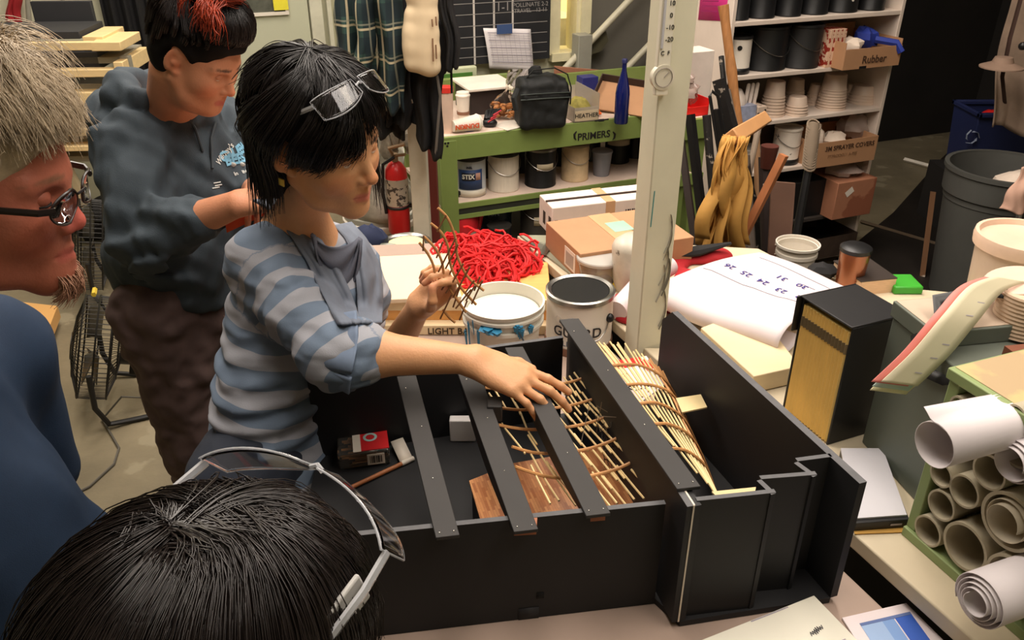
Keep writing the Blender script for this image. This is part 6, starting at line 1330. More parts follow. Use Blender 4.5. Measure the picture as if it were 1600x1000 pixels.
# crate, board, red yarn
A_ = P(570, 524, z=T1+.012); B_ = P(890, 505, z=T1+.012)
q = MB(); y0 = 1.63; q.box(-.34, -.17, y0, 1.78, T1+.001, T1+.012); oc = thing('wooden_crate', 'low pale wood crate lettered LIGHT BAR under the lattice hand', 'crate', (-.1, 1.9, T1))
cr = mat('orange_pine', (226, 166, 96), .5, var=.12, vs=5, stretch=(1, 7, 7))
q = MB(); q.box(-.36, .10, 1.83, 2.12, T1+.001, T1+.055); build('crate_box', q, cr, oc, bev=.002)
q = MB(); q.box(-.37, .11, 1.80, 1.83, T1+.001, T1+.028); build('front_rail', q, pinec, oc, bev=.002)
q = MB(); q.box(-.37, .11, 1.826, 1.832, T1+.056, T1+.085); build('rear_strip', q, pinec, oc)
text('lettering', 'LIGHT BAR', .024, P(705, 518, y=1.799), (1, 0, 0), (0, 0, 1), mat('charcoal_ink', (70, 56, 38), .7), oc, bold=.0003)
q = MB(); q.box(-.55, -.14, 1.86, 2.14, T1+.0, T1+.0)
A_, B_, C_, D_ = P(560, 470, z=1.02), P(722, 463, z=1.02), P(700, 395, z=1.02), P(560, 402, z=1.02)
q = MB(); q.prism([tuple(p[:2]) for p in (A_, B_, C_, D_)], 1.008, 1.02); build('cream_board', q, mat('cream_board', (232, 208, 176), .5, var=.03), label='smooth cream board lying on the crate behind the woman', cat='board', bev=.002)
q = MB(); q.box(-.36, -.16, 1.9, 2.05, T1+.055, 1.008); build('wood_block', q, pinec, label='pale wood block between the crate and cream board', cat='block')
rg = random.Random(33); yarn = mat('red_yarn', (206, 24, 26), .7, var=.18, vs=20)
o = thing('yarn_pile', 'tangled heap of bright red yarn in a clear bag', 'yarn', P(765, 430, z=T1))
q = MB(); cen = P(770, 418, z=T1+.05); spot = [(P(u_, v_, z=T1+.03)) for u_, v_ in ((715, 435), (720, 400), (750, 425), (760, 400), (790, 430), (800, 410), (812, 432), (740, 445), (775, 450))]
for i in range(210):
    c_ = rg.choice(spot)+Vector((rg.uniform(-.03, .03), rg.uniform(-.03, .03), 0)); r1 = rg.uniform(.02, .06); r2 = r1*rg.uniform(.4, 1); a0_ = rg.uniform(0, 6.28); tl = rg.uniform(.1, .9); zz = rg.uniform(.01, .06)
    q.tube([c_+Vector((r1*math.cos(t)*math.cos(a0_)-r2*math.sin(t)*math.sin(a0_), r1*math.cos(t)*math.sin(a0_)+r2*math.sin(t)*math.cos(a0_), zz+tl*.03*math.sin(t+a0_)+.004*math.sin(5*t))) for t in np.linspace(a0_, a0_+rg.uniform(3, 7), 16)], .0036, 5)
y_o = build('strands', q, yarn, o, kind='stuff')
lump('red_yarn_core', 'solid red mass at the heart of the yarn heap', 'yarn', [(715, 435), (720, 405), (750, 425), (760, 402), (790, 430), (800, 415), (740, 445), (775, 445)], T1, .055, yarn, 6, amp=.012, r=.055)
q = MB()
def film(u, v):
    p = P(700+150*u, 452-60*v+10*math.sin(u*5), z=T1+.012+.03*math.sin(math.pi*u)*math.sin(math.pi*v)); return p+Vector((0, 0, .008*math.sin(u*37+v*9)+.006*math.sin(v*29+u*14)))
q.grid(film, 40, 24); build('clear_bag', q, clearbag, label='clear plastic film under and around the red yarn', cat='bag')
A_, B_, C_, D_ = P(798, 442, z=T1), P(838, 430, z=T1), P(805, 400, z=T1), P(770, 410, z=T1)
q = MB(); q.prism([tuple(p[:2]) for p in (P(812, 425, z=T1), P(838, 434, z=T1), P(830, 420, z=T1), P(812, 414, z=T1))], T1+.03, T1+.032); build('header_card', q, MATS['paper_white'], label='small white hang card at the right of the red yarn', cat='card')
q = MB(); q.prism([tuple(p[:2]) for p in (P(800, 412, z=T1), P(846, 416, z=T1), P(830, 406, z=T1), P(805, 404, z=T1))], T1+.034, T1+.036); build('blue_card', q, mat('pale_blue_card', (150, 176, 184), .5), label='pale blue card tucked behind the white hang card', cat='card')
# bench behind with tin cans
q = MB(); q.box(-.95, -.12, 2.44, 2.9, .58, .62); bo = thing('low_bench', 'low wooden bench holding tins behind the main table', 'bench', (-.5, 2.6, 0)); build('bench_top', q, mat('bench_brown', (120, 98, 72), .6), bo)
for x, y in ((-.93, 2.46), (-.17, 2.46), (-.93, 2.84), (-.17, 2.84)): q = MB(); q.box(x, x+.04, y, y+.04, 0, .58); build('leg', q, MATS['bench_brown'], bo)
y_ = 2.62; top = P(635, 377, y=y_); o, c = can_at('white gallon can with cream paint crusted lid beside the cream board', Vector((top.x, y_, .62)), .083, max(.12, top.z-.62), whitecan, handle=False, lid=mat('steel', (150, 148, 142), .3, 1))
q = MB(); q.ball(c+Vector((0, 0, top.z-.62-.008)), .066, 20, squash=(1, 1, .09), jit=.04, rg=rg); build('dried_paint', q, mat('cream_dried', (226, 216, 168), .6), o)
y_ = 2.5; top = P(596, 393, y=y_); o, c = can_at('gallon can with plain tin lid left of the crusted can', Vector((top.x, y_, .62)), .075, max(.1, top.z-.62), whitecan, handle=False, lid=mat('steel_lid', (120, 122, 112), .4, .6))
p = P(578, 374, y=2.6); q = MB(); q.ball((p.x, 2.6, max(p.z, .68)-.0), .05, 14, squash=(1.2, 1, 1), jit=.12, rg=rg); q.tube([(p.x, 2.6, .622), (p.x, 2.6, p.z)], [.05, .04], 12); build('blue_rag', q, mat('navy_rag', (30, 40, 70), .8), label='dark blue rag heaped on the low bench beside the tins', cat='rag')
q = MB(); q.box(-1.0, -.3, 3.0, 3.3, 0, .5); build('kraft_carton', q, card, label='kraft cardboard carton on the floor behind the low bench', cat='carton')
# ================================================================== THE BLACK SCALE MODEL
foam = mat('black_foamboard', (25, 25, 27), .6, var=.1, vs=6); foamedge = mat('foam_edge', (92, 92, 94), .8, var=.15, vs=40); beamm = mat('beam_grey', (50, 48, 47), .65, var=.08, vs=10)
ZB, ZF, ZH = .937, 1.13, 1.167        # floor of the model, front wall top, tall wall tops
mdl = thing('scale_model', 'black foamboard theatre model box with cross beams and reed lattice', 'model', (.1, 1.2, T1+.001))
def v2(p): return (p.x, p.y)
def wallp(name, a, b, z0, z1, th=.009, m=None, side=1, edge=True, par=None):
    a, b = Vector((a.x, a.y, 0)), Vector((b.x, b.y, 0)); d = (b-a).normalized(); n = Vector((-d.y, d.x, 0))*side*th
    q = MB(); q.prism([v2(a), v2(b), v2(b+n), v2(a+n)], z0, z1); o = build(name, q, m or foam, par or mdl)
    if edge:
        q = MB(); e = d*.0006; q.prism([v2(a-e), v2(b+e), v2(b+e+n), v2(a-e+n)], z1, z1+.0006); build('top_edge', q, foamedge, o)
    return o
fr = P(1040, 788, z=ZF); fl = P(570, 836, z=ZF); fdir = (fl-fr).normalized(); flx = fr+fdir*.585
bk_r = P(880, 528, z=ZF); bk_l = P(700, 553, z=ZF); bdir = (bk_l-bk_r).normalized(); bk_lx = bk_r+bdir*.5
rw0, rw1 = P(1343, 756, z=ZH), P(1050, 488, z=ZH)
q = MB(); q.prism([v2(flx+Vector((-.0, -.0, 0))), v2(fr), v2(P(1088, 790, z=ZH)), v2(rw0), v2(rw1), v2(rw1+Vector((-.05, .03, 0))), v2(bk_r+Vector((.02, .02, 0))), v2(bk_lx)], T1+.001, ZB); build('base', q, foam, mdl)
wallp('front_wall', flx, fr, ZB, ZF, side=1); wallp('back_wall', bk_r, bk_lx, ZB, ZF, side=-1)
# small recess and hinge square on the front wall
pz = P(845, 930, y=fr.y); 
fd = -fdir; fn = Vector((fd.y, -fd.x, 0))
def onfront(u, v, off=.0):   # point on the front wall's outer face
    r_ = ray(u, v); k = fn.dot(fr)/fn.dot(r_) if False else (fn.dot(Vector((fr.x, fr.y, 0))))/(fn.dot(Vector((r_.x, r_.y, 0)))); return Vector((0, 0, CAMZ))+r_*k+fn*off
p = onfront(844, 930); q = MB(); q.add([p-fd*.006+Vector((0, 0, -.006)), p+fd*.006+Vector((0, 0, -.006)), p+fd*.006+Vector((0, 0, .006)), p-fd*.006+Vector((0, 0, .006))], [(0, 1, 2, 3)], Matrix()); q.v = [v_+fn*.0006 for v_ in q.v]; build('recess', q, mat('deep_black', (5, 5, 5), .9, var=0), mdl, solid=.0008)
p = onfront(826, 958); q = MB(); Mq = [p-fd*.016+Vector((0, 0, -.012)), p+fd*.016+Vector((0, 0, -.012)), p+fd*.016+Vector((0, 0, .012)), p-fd*.016+Vector((0, 0, .012))]; q.add([v_+fn*.0006 for v_ in Mq], [(0, 1, 2, 3)], Matrix()); build('patch', q, mat('patch_black', (38, 38, 41), .6), mdl, solid=.0008)
# tall dividing wall (proscenium) and its cap
dw0, dw1 = P(1085, 790, z=ZH), P(896, 498, z=ZH)
ddir = (dw1-dw0).normalized()
o = wallp('dividing_wall', dw0, dw1, ZB, ZH, side=1, th=.011)
a = Vector((dw0.x, dw0.y, 0)); nr = Vector((ddir.y, -ddir.x, 0))
q = MB(); q.prism([v2(a-ddir*.001+nr*.0005), v2(a-ddir*.001-nr*.002), v2(a-ddir*.0002-nr*.002), v2(a-ddir*.0002+nr*.0005)], ZB, ZH+.001); q.prism([v2(a-nr*.0015), v2(a+nr*.0012), v2(a+ddir*.05+nr*.0012), v2(a+ddir*.05-nr*.0015)], ZH+.0006, ZH+.0014); build('bright_edge', q, mat('cut_edge_white', (226, 214, 196), .6, var=.1), mdl, label='white cut edge')
q = MB(); b_ = a-ddir*.0; q.prism([v2(a+nr*.001), v2(a+nr*.011), v2(a+ddir*.07+nr*.011), v2(a+ddir*.07+nr*.001)], ZB, ZH-.001); build('side_strip', q, foam, mdl)
# right wall with chamfered far end
def wpoly(name, a, b, pts, th, side=1, m=None):      # wall with an arbitrary outline: pts = [(t along a->b in metres, z)]
    a, b = Vector((a.x, a.y, 0)), Vector((b.x, b.y, 0)); d = (b-a).normalized(); n = Vector((-d.y, d.x, 0))*side
    Mx = Matrix(((d.x, 0, n.x, a.x), (d.y, 0, n.y, a.y), (0, 1, 0, 0), (0, 0, 0, 1))); q = MB(Mx); q.prism(pts, 0, th); return build(name, q, m or foam, mdl)
Lr = (Vector(v2(rw1))-Vector(v2(rw0))).length
wpoly('right_wall', rw0, rw1, [(0, ZB), (Lr+.035, ZB), (Lr+.035, ZH-.035), (Lr, ZH), (0, ZH)], .013, -1)
d = (rw1-rw0).normalized(); n = Vector((d.y, -d.x, 0))
q = MB(); q.prism([v2(rw0), v2(rw1), v2(rw1+n*.013), v2(rw0+n*.013)], ZH, ZH+.0006); build('top_edge', q, foamedge, mdl)
# stepped front panels on the right
S1 = [P(1090, 783, z=ZH), P(1212, 770, z=ZH), P(1190, 749, z=ZH), P(1276, 742, z=ZH), P(1247, 721, z=ZH), P(1300, 714, z=ZH)]
for i in range(5):
    wallp('stepped_panel', S1[i], S1[i+1], ZB, ZH-.001*(i % 2), side=1, th=.008)
# cross beams
def beam(u0, v0, u1, v1, wpx0, wpx1, fin, z=ZF+.001, th=.006, lab=None):
    a, a2 = P(u0, v0, z=z+th), P(u0+wpx0, v0+(wpx0*-.12), z=z+th); b, b2 = P(u1, v1, z=z+th), P(u1+wpx1, v1-wpx1*.06, z=z+th)
    q = MB(); q.prism([v2(a), v2(a2), v2(b2), v2(b)], z, z+th); o = build('cross_beam', q, beamm, mdl, bev=.0008)
    if fin:
        d = Vector((b.x-a.x, b.y-a.y, 0)); L = d.length; d.normalize(); n = Vector((d.y, -d.x, 0)); st = .008; a_ = Vector((a.x, a.y, 0))+d*st
        pts = [(0, z)]+[(t*(L-.03), z-.004-fin*math.sin(math.pi*min(1, t*1.0))**.8) for t in np.linspace(.02, .98, 20)]+[(L-.03, z)]
        Mx = Matrix(((d.x, 0, n.x, a_.x), (d.y, 0, n.y, a_.y), (0, 1, 0, 0), (0, 0, 0, 1))); q = MB(Mx); q.prism(pts, .001, .006); build('beam_rib', q, foam, o)
    q = MB(); 
    for (t, s) in ((.02, .2), (.02, .8), (.3, .5), (.62, .6), (.9, .3)):
        p = (a*(1-t)+b*t)*(1-s)+(a2*(1-t)+b2*t)*s; q = MB(); q.ball(p+Vector((0, 0, .0006)), .0011, 8); build('pin', q, mat('pin_steel', (226, 222, 214), .2, 1, var=0), o)
    return o
beam(681, 840, 620, 588, 37, 30, .0); beam(803, 831, 712, 574, 38, 33, .028); beam(916, 806, 789, 543, 38, 28, .026)
o = beam(1058, 764, 874, 499, 37, 30, 0, z=ZH+.001)
def sq(u, v, s, z, m, h=.001, par=None):
    p = P(u, v, z=z); q = MB(); q.box(p.x-s, p.x+s, p.y-s*.6, p.y+s*.6, z, z+h); return build('beam_patch', q, m, par or mdl)
p = P(765, 628, z=ZF+.008); q = MB(); q.box(p.x-.004, p.x+.022, p.y-.02, p.y+.012, ZF-.02, ZF+.012); build('bracket_block', q, beamm, mdl, bev=.002)
for (u0, v0, u1, v1) in ((803, 828, 838, 826), (923, 806, 946, 804)):
    p0, p1 = P(u0, v0, z=ZF-.002), P(u1, v1, z=ZF-.002); q = MB(); q.prism([v2(p0), v2(p1), v2(p1+Vector((.002, .02, 0))), v2(p0+Vector((.002, .02, 0)))], ZF-.013, ZF+.0006); build('brown_tab', q, mat('copper_tab', (160, 96, 62), .5), mdl)
# wooden parquet floor of the model
parq = mat('parquet', (188, 122, 72), .4, var=0); n_, l_, b_ = nodes(parq)
tc = n_.new('ShaderNodeTexCoord'); mp = n_.new('ShaderNodeMapping'); l_(tc.outputs['Object'], mp.inputs[0]); mp.inputs['Rotation'].default_value = (0, 0, math.radians(74)); mp.inputs['Scale'].default_value = (60, 60, 60)
bk = n_.new('ShaderNodeTexBrick'); l_(mp.outputs[0], bk.inputs[0]); bk.inputs['Color1'].default_value = (*lin((206, 146, 92)), 1); bk.inputs['Color2'].default_value = (*lin((160, 96, 54)), 1); bk.inputs['Mortar'].default_value = (*lin((120, 74, 44)), 1)
bk.inputs['Scale'].default_value = 1.6; bk.inputs['Mortar Size'].default_value = .012; bk.inputs['Brick Width'].default_value = 2.4; bk.inputs['Row Height'].default_value = .42; bk.offset = .37; bk.inputs['Bias'].default_value = .1
l_(bk.outputs[0], b_.inputs['Base Color'])
ZP = 1.022
pq = [P(733, 751, z=ZP), P(800, 724, z=ZP), P(868, 712, z=ZP), P(960, 688, z=ZP), P(1000, 690, z=ZP), P(1010, 715, z=ZP), P(1008, 800, z=ZP), P(760, 845, z=ZP)]
q = MB(); q.prism([v2(p) for p in pq], ZP-.006, ZP); build('parquet_floor', q, parq, mdl)
q = MB(); q.prism([v2(p+Vector((.004, .004, 0))) for p in pq[:2]]+[v2(p-Vector((0, .006, 0))) for p in pq[2:5]]+[v2(p-Vector((.006, 0, 0))) for p in pq[5:7]]+[v2(pq[7]+Vector((.006, .0, 0)))], ZB, ZP-.006); build('stage_platform', q, foam, mdl)
# cream card brackets on the right compartment
for (pts) in ([(1056, 622), (1095, 616), (1105, 636), (1066, 644)], [(1112, 768), (1190, 760), (1188, 772), (1122, 778)]):
    zz = 1.06 if pts[0][1] < 700 else 1.10
    q = MB(); q.prism([v2(P(u_, v_, z=zz)) for u_, v_ in pts], zz-.003, zz); build('card_bracket', q, mat('cream_card', (206, 186, 138), .6), mdl)
q = MB(); zz = .94
# printed backdrop card lying behind the lattice
bd = thing('printed_card', 'white card with red and black shapes lying under the lattice', 'card', P(975, 600, z=.94))
zc = 1.03; q = MB(); pts = [P(u_, v_, z=zc) for u_, v_ in ((938, 568), (1010, 556), (1040, 600), (985, 640))]
q.prism([v2(p) for p in pts], zc-.003, zc); build('card', q, MATS['cool_paper'], bd)
q = MB(); q.prism([v2(p) for p in [P(u_, v_, z=zc) for u_, v_ in ((945, 566), (1000, 558), (1004, 570), (950, 580))]], zc, zc+.0006); q.prism([v2(p) for p in [P(u_, v_, z=zc) for u_, v_ in ((1008, 560), (1022, 575), (1012, 580), (1000, 566))]], zc, zc+.0006); build('red_print', q, redp, bd)
q = MB(); rg = random.Random(8)
for i in range(16):
    u_, v_ = rg.uniform(955, 1020), rg.uniform(578, 622); a, b = P(u_, v_, z=zc+.001), P(u_+rg.uniform(-14, 14), v_+rg.uniform(-8, 8), z=zc+.001); q.tube([a, b], .0012, 4)
build('black_print', q, MATS['black_ink'], bd)
q = MB(); zc2 = zc-.003; p = P(985, 605, z=zc2)
q.box(p.x-.012, p.x+.012, p.y-.012, p.y+.012, ZB, zc2)
build('card_stand', q, blackcan, bd)
# ------------------------------------------------------------------ reed lattice
Bd = Vector((-.27, .963, 0)).normalized()
def Pt(u, v, t): r_ = ray(u, v); k = t/r_.dot(Bd); return Vector((0, 0, CAMZ))+r_*k
reed = mat('reed', (188, 136, 84), .5, var=.2, vs=30); reedd = mat('reed_dark', (150, 112, 66), .5, var=.25, vs=30); stickm = mat('pale_dowel', (226, 198, 142), .5, var=.08, vs=20)
ribs = [(1.262, [(758, 606), (790, 608), (819, 607), (850, 605), (890, 597), (912, 590), (930, 578), (957, 571), (997, 570), (1032, 587), (1055, 617), (1066, 650)]),
        (1.197, [(772, 636), (805, 640), (833, 640), (871, 637), (905, 630), (933, 621), (955, 608), (980, 601), (1015, 601), (1050, 615), (1071, 652), (1084, 690)]),
        (1.132, [(779, 664), (812, 670), (842, 671), (889, 667), (922, 660), (954, 648), (980, 634), (1003, 630), (1029, 630), (1064, 649), (1085, 685), (1098, 722)]),
        (1.067, [(800, 698), (832, 707), (863, 708), (910, 703), (945, 693), (975, 679), (1000, 666), (1025, 662), (1050, 664), (1081, 683), (1102, 723), (1112, 752)]),
        (1.0, [(805, 729), (847, 743), (892, 748), (933, 741), (968, 731), (1001, 715), (1030, 703), (1057, 701), (1078, 707), (1102, 728), (1116, 762), (1121, 778)])]
R3 = []
for t, pts in ribs:
    p3 = [Pt(u, v, t) for u, v in pts]; R3.append(p3); q = MB()
    fine = []
    for i in range(len(p3)-1):
        a, b, c, d = p3[max(i-1, 0)], p3[i], p3[i+1], p3[min(i+2, len(p3)-1)]
        for f in (0, .33, .66): fine.append(.5*((2*b)+(c-a)*f+(2*a-5*b+4*c-d)*f*f+(3*b-a-3*c+d)*f**3))
    fine.append(p3[-1]); q.tube(fine, .0033, 6, flat=.75); build('bent_rib', q, reed if t < 1.3 else reedd, mdl)
def surf(s, k):       # point of the lattice surface: s along the rib 0..11, k across ribs -.5..4.5
    k0 = max(0, min(3, int(math.floor(k)))); f = k-k0; i = min(int(s), 10); g = s-i
    a = R3[k0][i].lerp(R3[k0][i+1], g); b = R3[k0+1][i].lerp(R3[k0+1][i+1], g); return a+(b-a)*f
rg = random.Random(17)
def dowel(s0, k0, s1, k1, r=.0018, m=None, dz=-.003, nm='dowel'):
    q = MB(); n = 8; q.tube([surf(s0+(s1-s0)*i/n, k0+(k1-k0)*i/n)+Vector((0, 0, dz)) for i in range(n+1)], r, 6); build(nm, q, m or stickm, mdl)
for (s0, k0, s1, k1) in ((.35, -.8, .6, .9), (1.0, -.7, 1.25, 1.2), (.1, .2, .3, 1.1), (1.9, -.6, 2.2, 1.2), (1.2, .6, 1.5, 2.6), (.2, 1.8, .6, 3.1), (1.3, 2.2, 1.6, 5.0), (.9, 2.9, 1.2, 4.9), (1.9, 2.9, 2.3, 5.0), (2.1, 3.8, 2.6, 5.3), (.7, 3.6, .9, 5.1), (1.5, 3.3, 1.8, 5.2), (2.6, 4.0, 2.8, 5.2)): dowel(s0, k0, s1, k1)
for i in range(44):        # short upright-looking dowels between third beam and dividing wall
    s0 = 2.7+2.6*((i*.382) % 1); k0 = -.5+(i % 6)*.9+rg.uniform(-.2, .2); L = rg.uniform(.7, 1.5); dowel(s0, k0, s0+.18*L, k0+L, .0019)
for i in range(19):        # long rods down the right flank
    s_ = 6.6+i*.235; k0 = -.9-rg.uniform(0, .5); k1 = 5.3+rg.uniform(-.3, .2) if i > 3 else rg.uniform(2.5, 5); dowel(s_, k0, s_+.25, k1, .0019, stickm if i < 10 else reed)
for i in range(10): s_ = 5.9+rg.uniform(0, 2.2); dowel(s_, -1.0-rg.uniform(0, .4), s_+.1, rg.uniform(.4, 1.6), .0018)
q = MB()
for i in range(5):
    a = Pt(945+rg.uniform(-20, 20), 690+rg.uniform(-50, 20), 1.1); pts = [a+Vector((rg.uniform(-.02, .02), rg.uniform(-.02, .02), rg.uniform(-.03, .02)))*j for j in range(4)]; q.tube(pts, .0008, 4)
build('twisted_wire', q, mat('grey_wire', (140, 130, 116), .5, .5), mdl)
q = MB(); c = P(955, 700, z=ZP+.006)   # crumpled dark mesh and its ladder of bars
def meshf(u, v): return c+Vector((-.02+.06*u, -.07+.13*v, .012+.035*math.sin(3*u+1)*math.sin(3*v)+.006*math.sin(u*19+v*13)))
q.grid(meshf, 9, 14); mo_ = build('dark_mesh', q, mat('dark_mesh', (50, 38, 30), .6), mdl); k = mo_.modifiers.new('w', 'WIREFRAME'); k.thickness = .002
# curved brown inner liner against the dividing wall
q = MB(); la, lb = P(1006, 715, z=ZB), P(985, 640, z=ZB)
q.grid(lambda u, v: Vector((dw0.x-.012, dw0.y+.06, ZB+.004))+ddir*(.02+.16*u)-nr*(.01+.02*(1-v)**2)+Vector((0, 0, .09*v*(1-.3*u))), 8, 8); build('curved_liner', q, mat('copper_liner', (150, 92, 58), .4), mdl, solid=.002)
# ------------------------------------------------------------------ loose things on the model floor
A_ = P(530, 736, z=ZB); FP = Frame((A_.x, A_.y), 12)
ob = thing('staple_box', 'clear box of wooden sticks with a red label on the model floor', 'box', A_)
q = MB(FP.M); q.box(0, .098, 0, .07, ZB+.001, ZB+.036); build('clear_case', q, mat('clear_case', (220, 216, 206), .08, trans=.95, var=0), ob, bev=.004)
q = MB(FP.M); rg = random.Random(2)
for i in range(26): x_, y_, z_ = rg.uniform(.006, .05), rg.uniform(.006, .055), ZB+.004+rg.uniform(0, .026); q.box(x_, x_+.036, y_, y_+.006, z_, z_+.0025)
build('sticks', q, mat('tan_sticks', (176, 124, 74), .6, var=.3), ob, kind='stuff')
q = MB(FP.M); q.box(.03, .098, .004, .066, ZB+.0365, ZB+.0375); build('red_label', q, mat('label_red', (206, 40, 44), .4, var=.04), ob)
q = MB(FP.M); q.box(.03, .045, .002, .066, ZB+.0376, ZB+.0382); q.box(.055, .088, -.001, 0, ZB+.006, ZB+.03); build('white_band', q, MATS['paper_white'], ob)
q = MB(); cc = FP.w(.064, .044, ZB+.038); q.tube([cc+Vector((.011*math.cos(t), .011*math.sin(t), .0003)) for t in np.linspace(0, 6.28, 25)], .0026, 6, flat=.2); build('ring_logo', q, mat('pale_aqua', (170, 206, 204), .4), ob)
q = MB(FP.M)
for i in range(8): q.box(.06+i*.003, .0612+i*.003+(i % 3)*.0006, -.0016, -.001, ZB+.01, ZB+.026)
build('barcode', q, MATS['black_ink'], ob)
q = MB(); a, b = P(550, 761, z=ZB+.005), P(646, 716, z=ZB+.005); q.tube([a, a.lerp(b, .82)], .0042, 12); os_ = build('flag_stick', q, mat('brown_stick', (170, 104, 60), .5), label='small brown stick with white paper flag on the model floor', cat='stick')
q = MB(); q.tube([a.lerp(b, .80), b], .0049, 12); build('paper_wrap', q, MATS['paper_white'], os_)
c4 = [P(u_, v_, z=ZB+.006) for u_, v_ in ((627, 726), (646, 718), (630, 691), (611, 698))]; q = MB(); q.add([c4[0], c4[1], c4[2]+Vector((0, 0, .012)), c4[3]+Vector((0, 0, .012))], [(0, 1, 2, 3)], Matrix()); build('paper_flag', q, MATS['paper_white'], os_, solid=.0008)
p = P(703, 665, z=ZB+.02); bp = [P(u_, v_, y=1.37) for u_, v_ in ((704, 666), (736, 662), (736, 632), (704, 636))]
q = MB(); q.box(bp[0].x, bp[1].x+.01, 1.345, 1.365, ZB+.001, ZB+.052); build('white_block', q, mat('bright_card', (228, 224, 222), .5, var=.02), label='small white paper block against the model back wall', cat='block', bev=.002)
# ================================================================== PEOPLE
def skin_mat(name, rough=.5):
    return mat(name, (200, 150, 110), rough, var=.05, vs=30, sss=.08, attr='Col', bump=.12, bs=220)
sk = skin_mat('skin')
from mathutils.bvhtree import BVHTree
def scol(c): return lin(c)
def cloth_mat(name, c, bs=700, bump=.15, r=.85, var=.05): return mat(name, c, r, var=var, vs=60, bump=bump, bs=bs)
def face_spots(M, k, skin, lips, brow, st=.8, browst=.8):
    W = lambda x, y, z: tuple(M @ (Vector((x, y, z))*k))
    red = tuple(a*b for a, b in zip(skin, (1.06, .78, .7))); dk = tuple(a*.55 for a in skin); L = []
    for s in (-1, 1):
        L += [(W(s*.04, .07, -.035), (.024*k,)*3, red, .45), (W(s*.031, .088, .004), (.017*k, .017*k, .009*k), dk, .35)]
        for i in range(5): L.append((W(s*(.016+.0075*i), .090-.0022*i*i*.6, .0195+.0015*math.sin(i*.9)), (.0075*k, .010*k, .0034*k), brow, browst))
        L.append((W(s*.078, -.006, -.005), (.014*k, .02*k, .03*k), red, .5))
    L += [(W(0, .108, -.035), (.015*k,)*3, red, .5)]
    for x in (-.014, -.007, 0, .007, .014): L.append((W(x, .094-abs(x)*.35, -.0685), (.0085*k, .008*k, .0085*k), lips, st))
    return L
def eyes(M, k, par, closed=.6, iris=(40, 26, 20)):
    for s in (-1, 1):
        q = MB(M @ Matrix.Scale(k, 4)); q.ball((s*.031, .0745, -.001), .0122, 20); build('eyeball', q, mat('eye_white', (220, 206, 196), .2, var=0), par)
        if closed < .8: q = MB(M @ Matrix.Scale(k, 4)); q.ball((s*.031, .0812, -.0045*closed*1.6-.001), .0063, 16); build('iris', q, mat('iris_%d' % iris[0], iris, .15, var=0), par)
        # lids: spherical caps over the ball
        q = MB(M @ Matrix.Scale(k, 4)); n, m_ = 16, 7
        lo = math.radians(12+62*closed)
        q.grid(lambda u, v: (s*.031+.0136*math.sin((u-.5)*2.6)*math.cos(math.radians(75)*(1-v)-lo*v), .0745+.0136*math.cos((u-.5)*2.6)*math.cos(math.radians(75)*(1-v)-lo*v*.9), -.001+.0136*math.sin(math.radians(75)*(1-v)-lo*v*.55)), n, m_)
        o = build('eyelid', q, par.data.materials[0] if par.type == 'MESH' else sk, par); 
        me = o.data; at = me.color_attributes.new('Col', 'FLOAT_COLOR', 'POINT'); cc = par['_skin']; at.data.foreach_set('color', [x for _ in me.vertices for x in (cc[0]*.85, cc[1]*.8, cc[2]*.78, 1)])
        q = MB(M @ Matrix.Scale(k, 4)); e = [(s*.031+.0142*math.sin((u-.5)*2.5)*math.cos(lo*.8), .0745+.0148*math.cos((u-.5)*2.5)*math.cos(lo*.8), -.001+.0136*math.sin(-lo*.52)) for u in np.linspace(0, 1, 12)]
        q.tube(e, lambda t: .0011, 5); build('lashes', q, mat('lash', (18, 14, 12), .7), par)
def hair_cap(M, k, th=.012, back=-.06, face=True, extra=None, res=.005, amp=.004):
    S = SDF(); S.M = M @ Matrix.Scale(k, 4)
    S.ell((0, -.014, .034), ((.076+th)*k, (.095+th)*k, (.084+th)*k), .02); S.ell((0, -.045, -.01), ((.068+th)*k, (.062+th)*k, (.07+th)*k), .03)
    if extra: extra(S)
    if face: S.ell((0, .1, -.045), (.066*k, .085*k, .105*k), .02, 's'); 
    for s in (-1, 1): S.ell((s*.088, .0, -.012), (.03*k, .034*k, .046*k), .012, 's')
    S.disp = lambda X: wav(X, 70, amp, 5); S.M = None
    return S
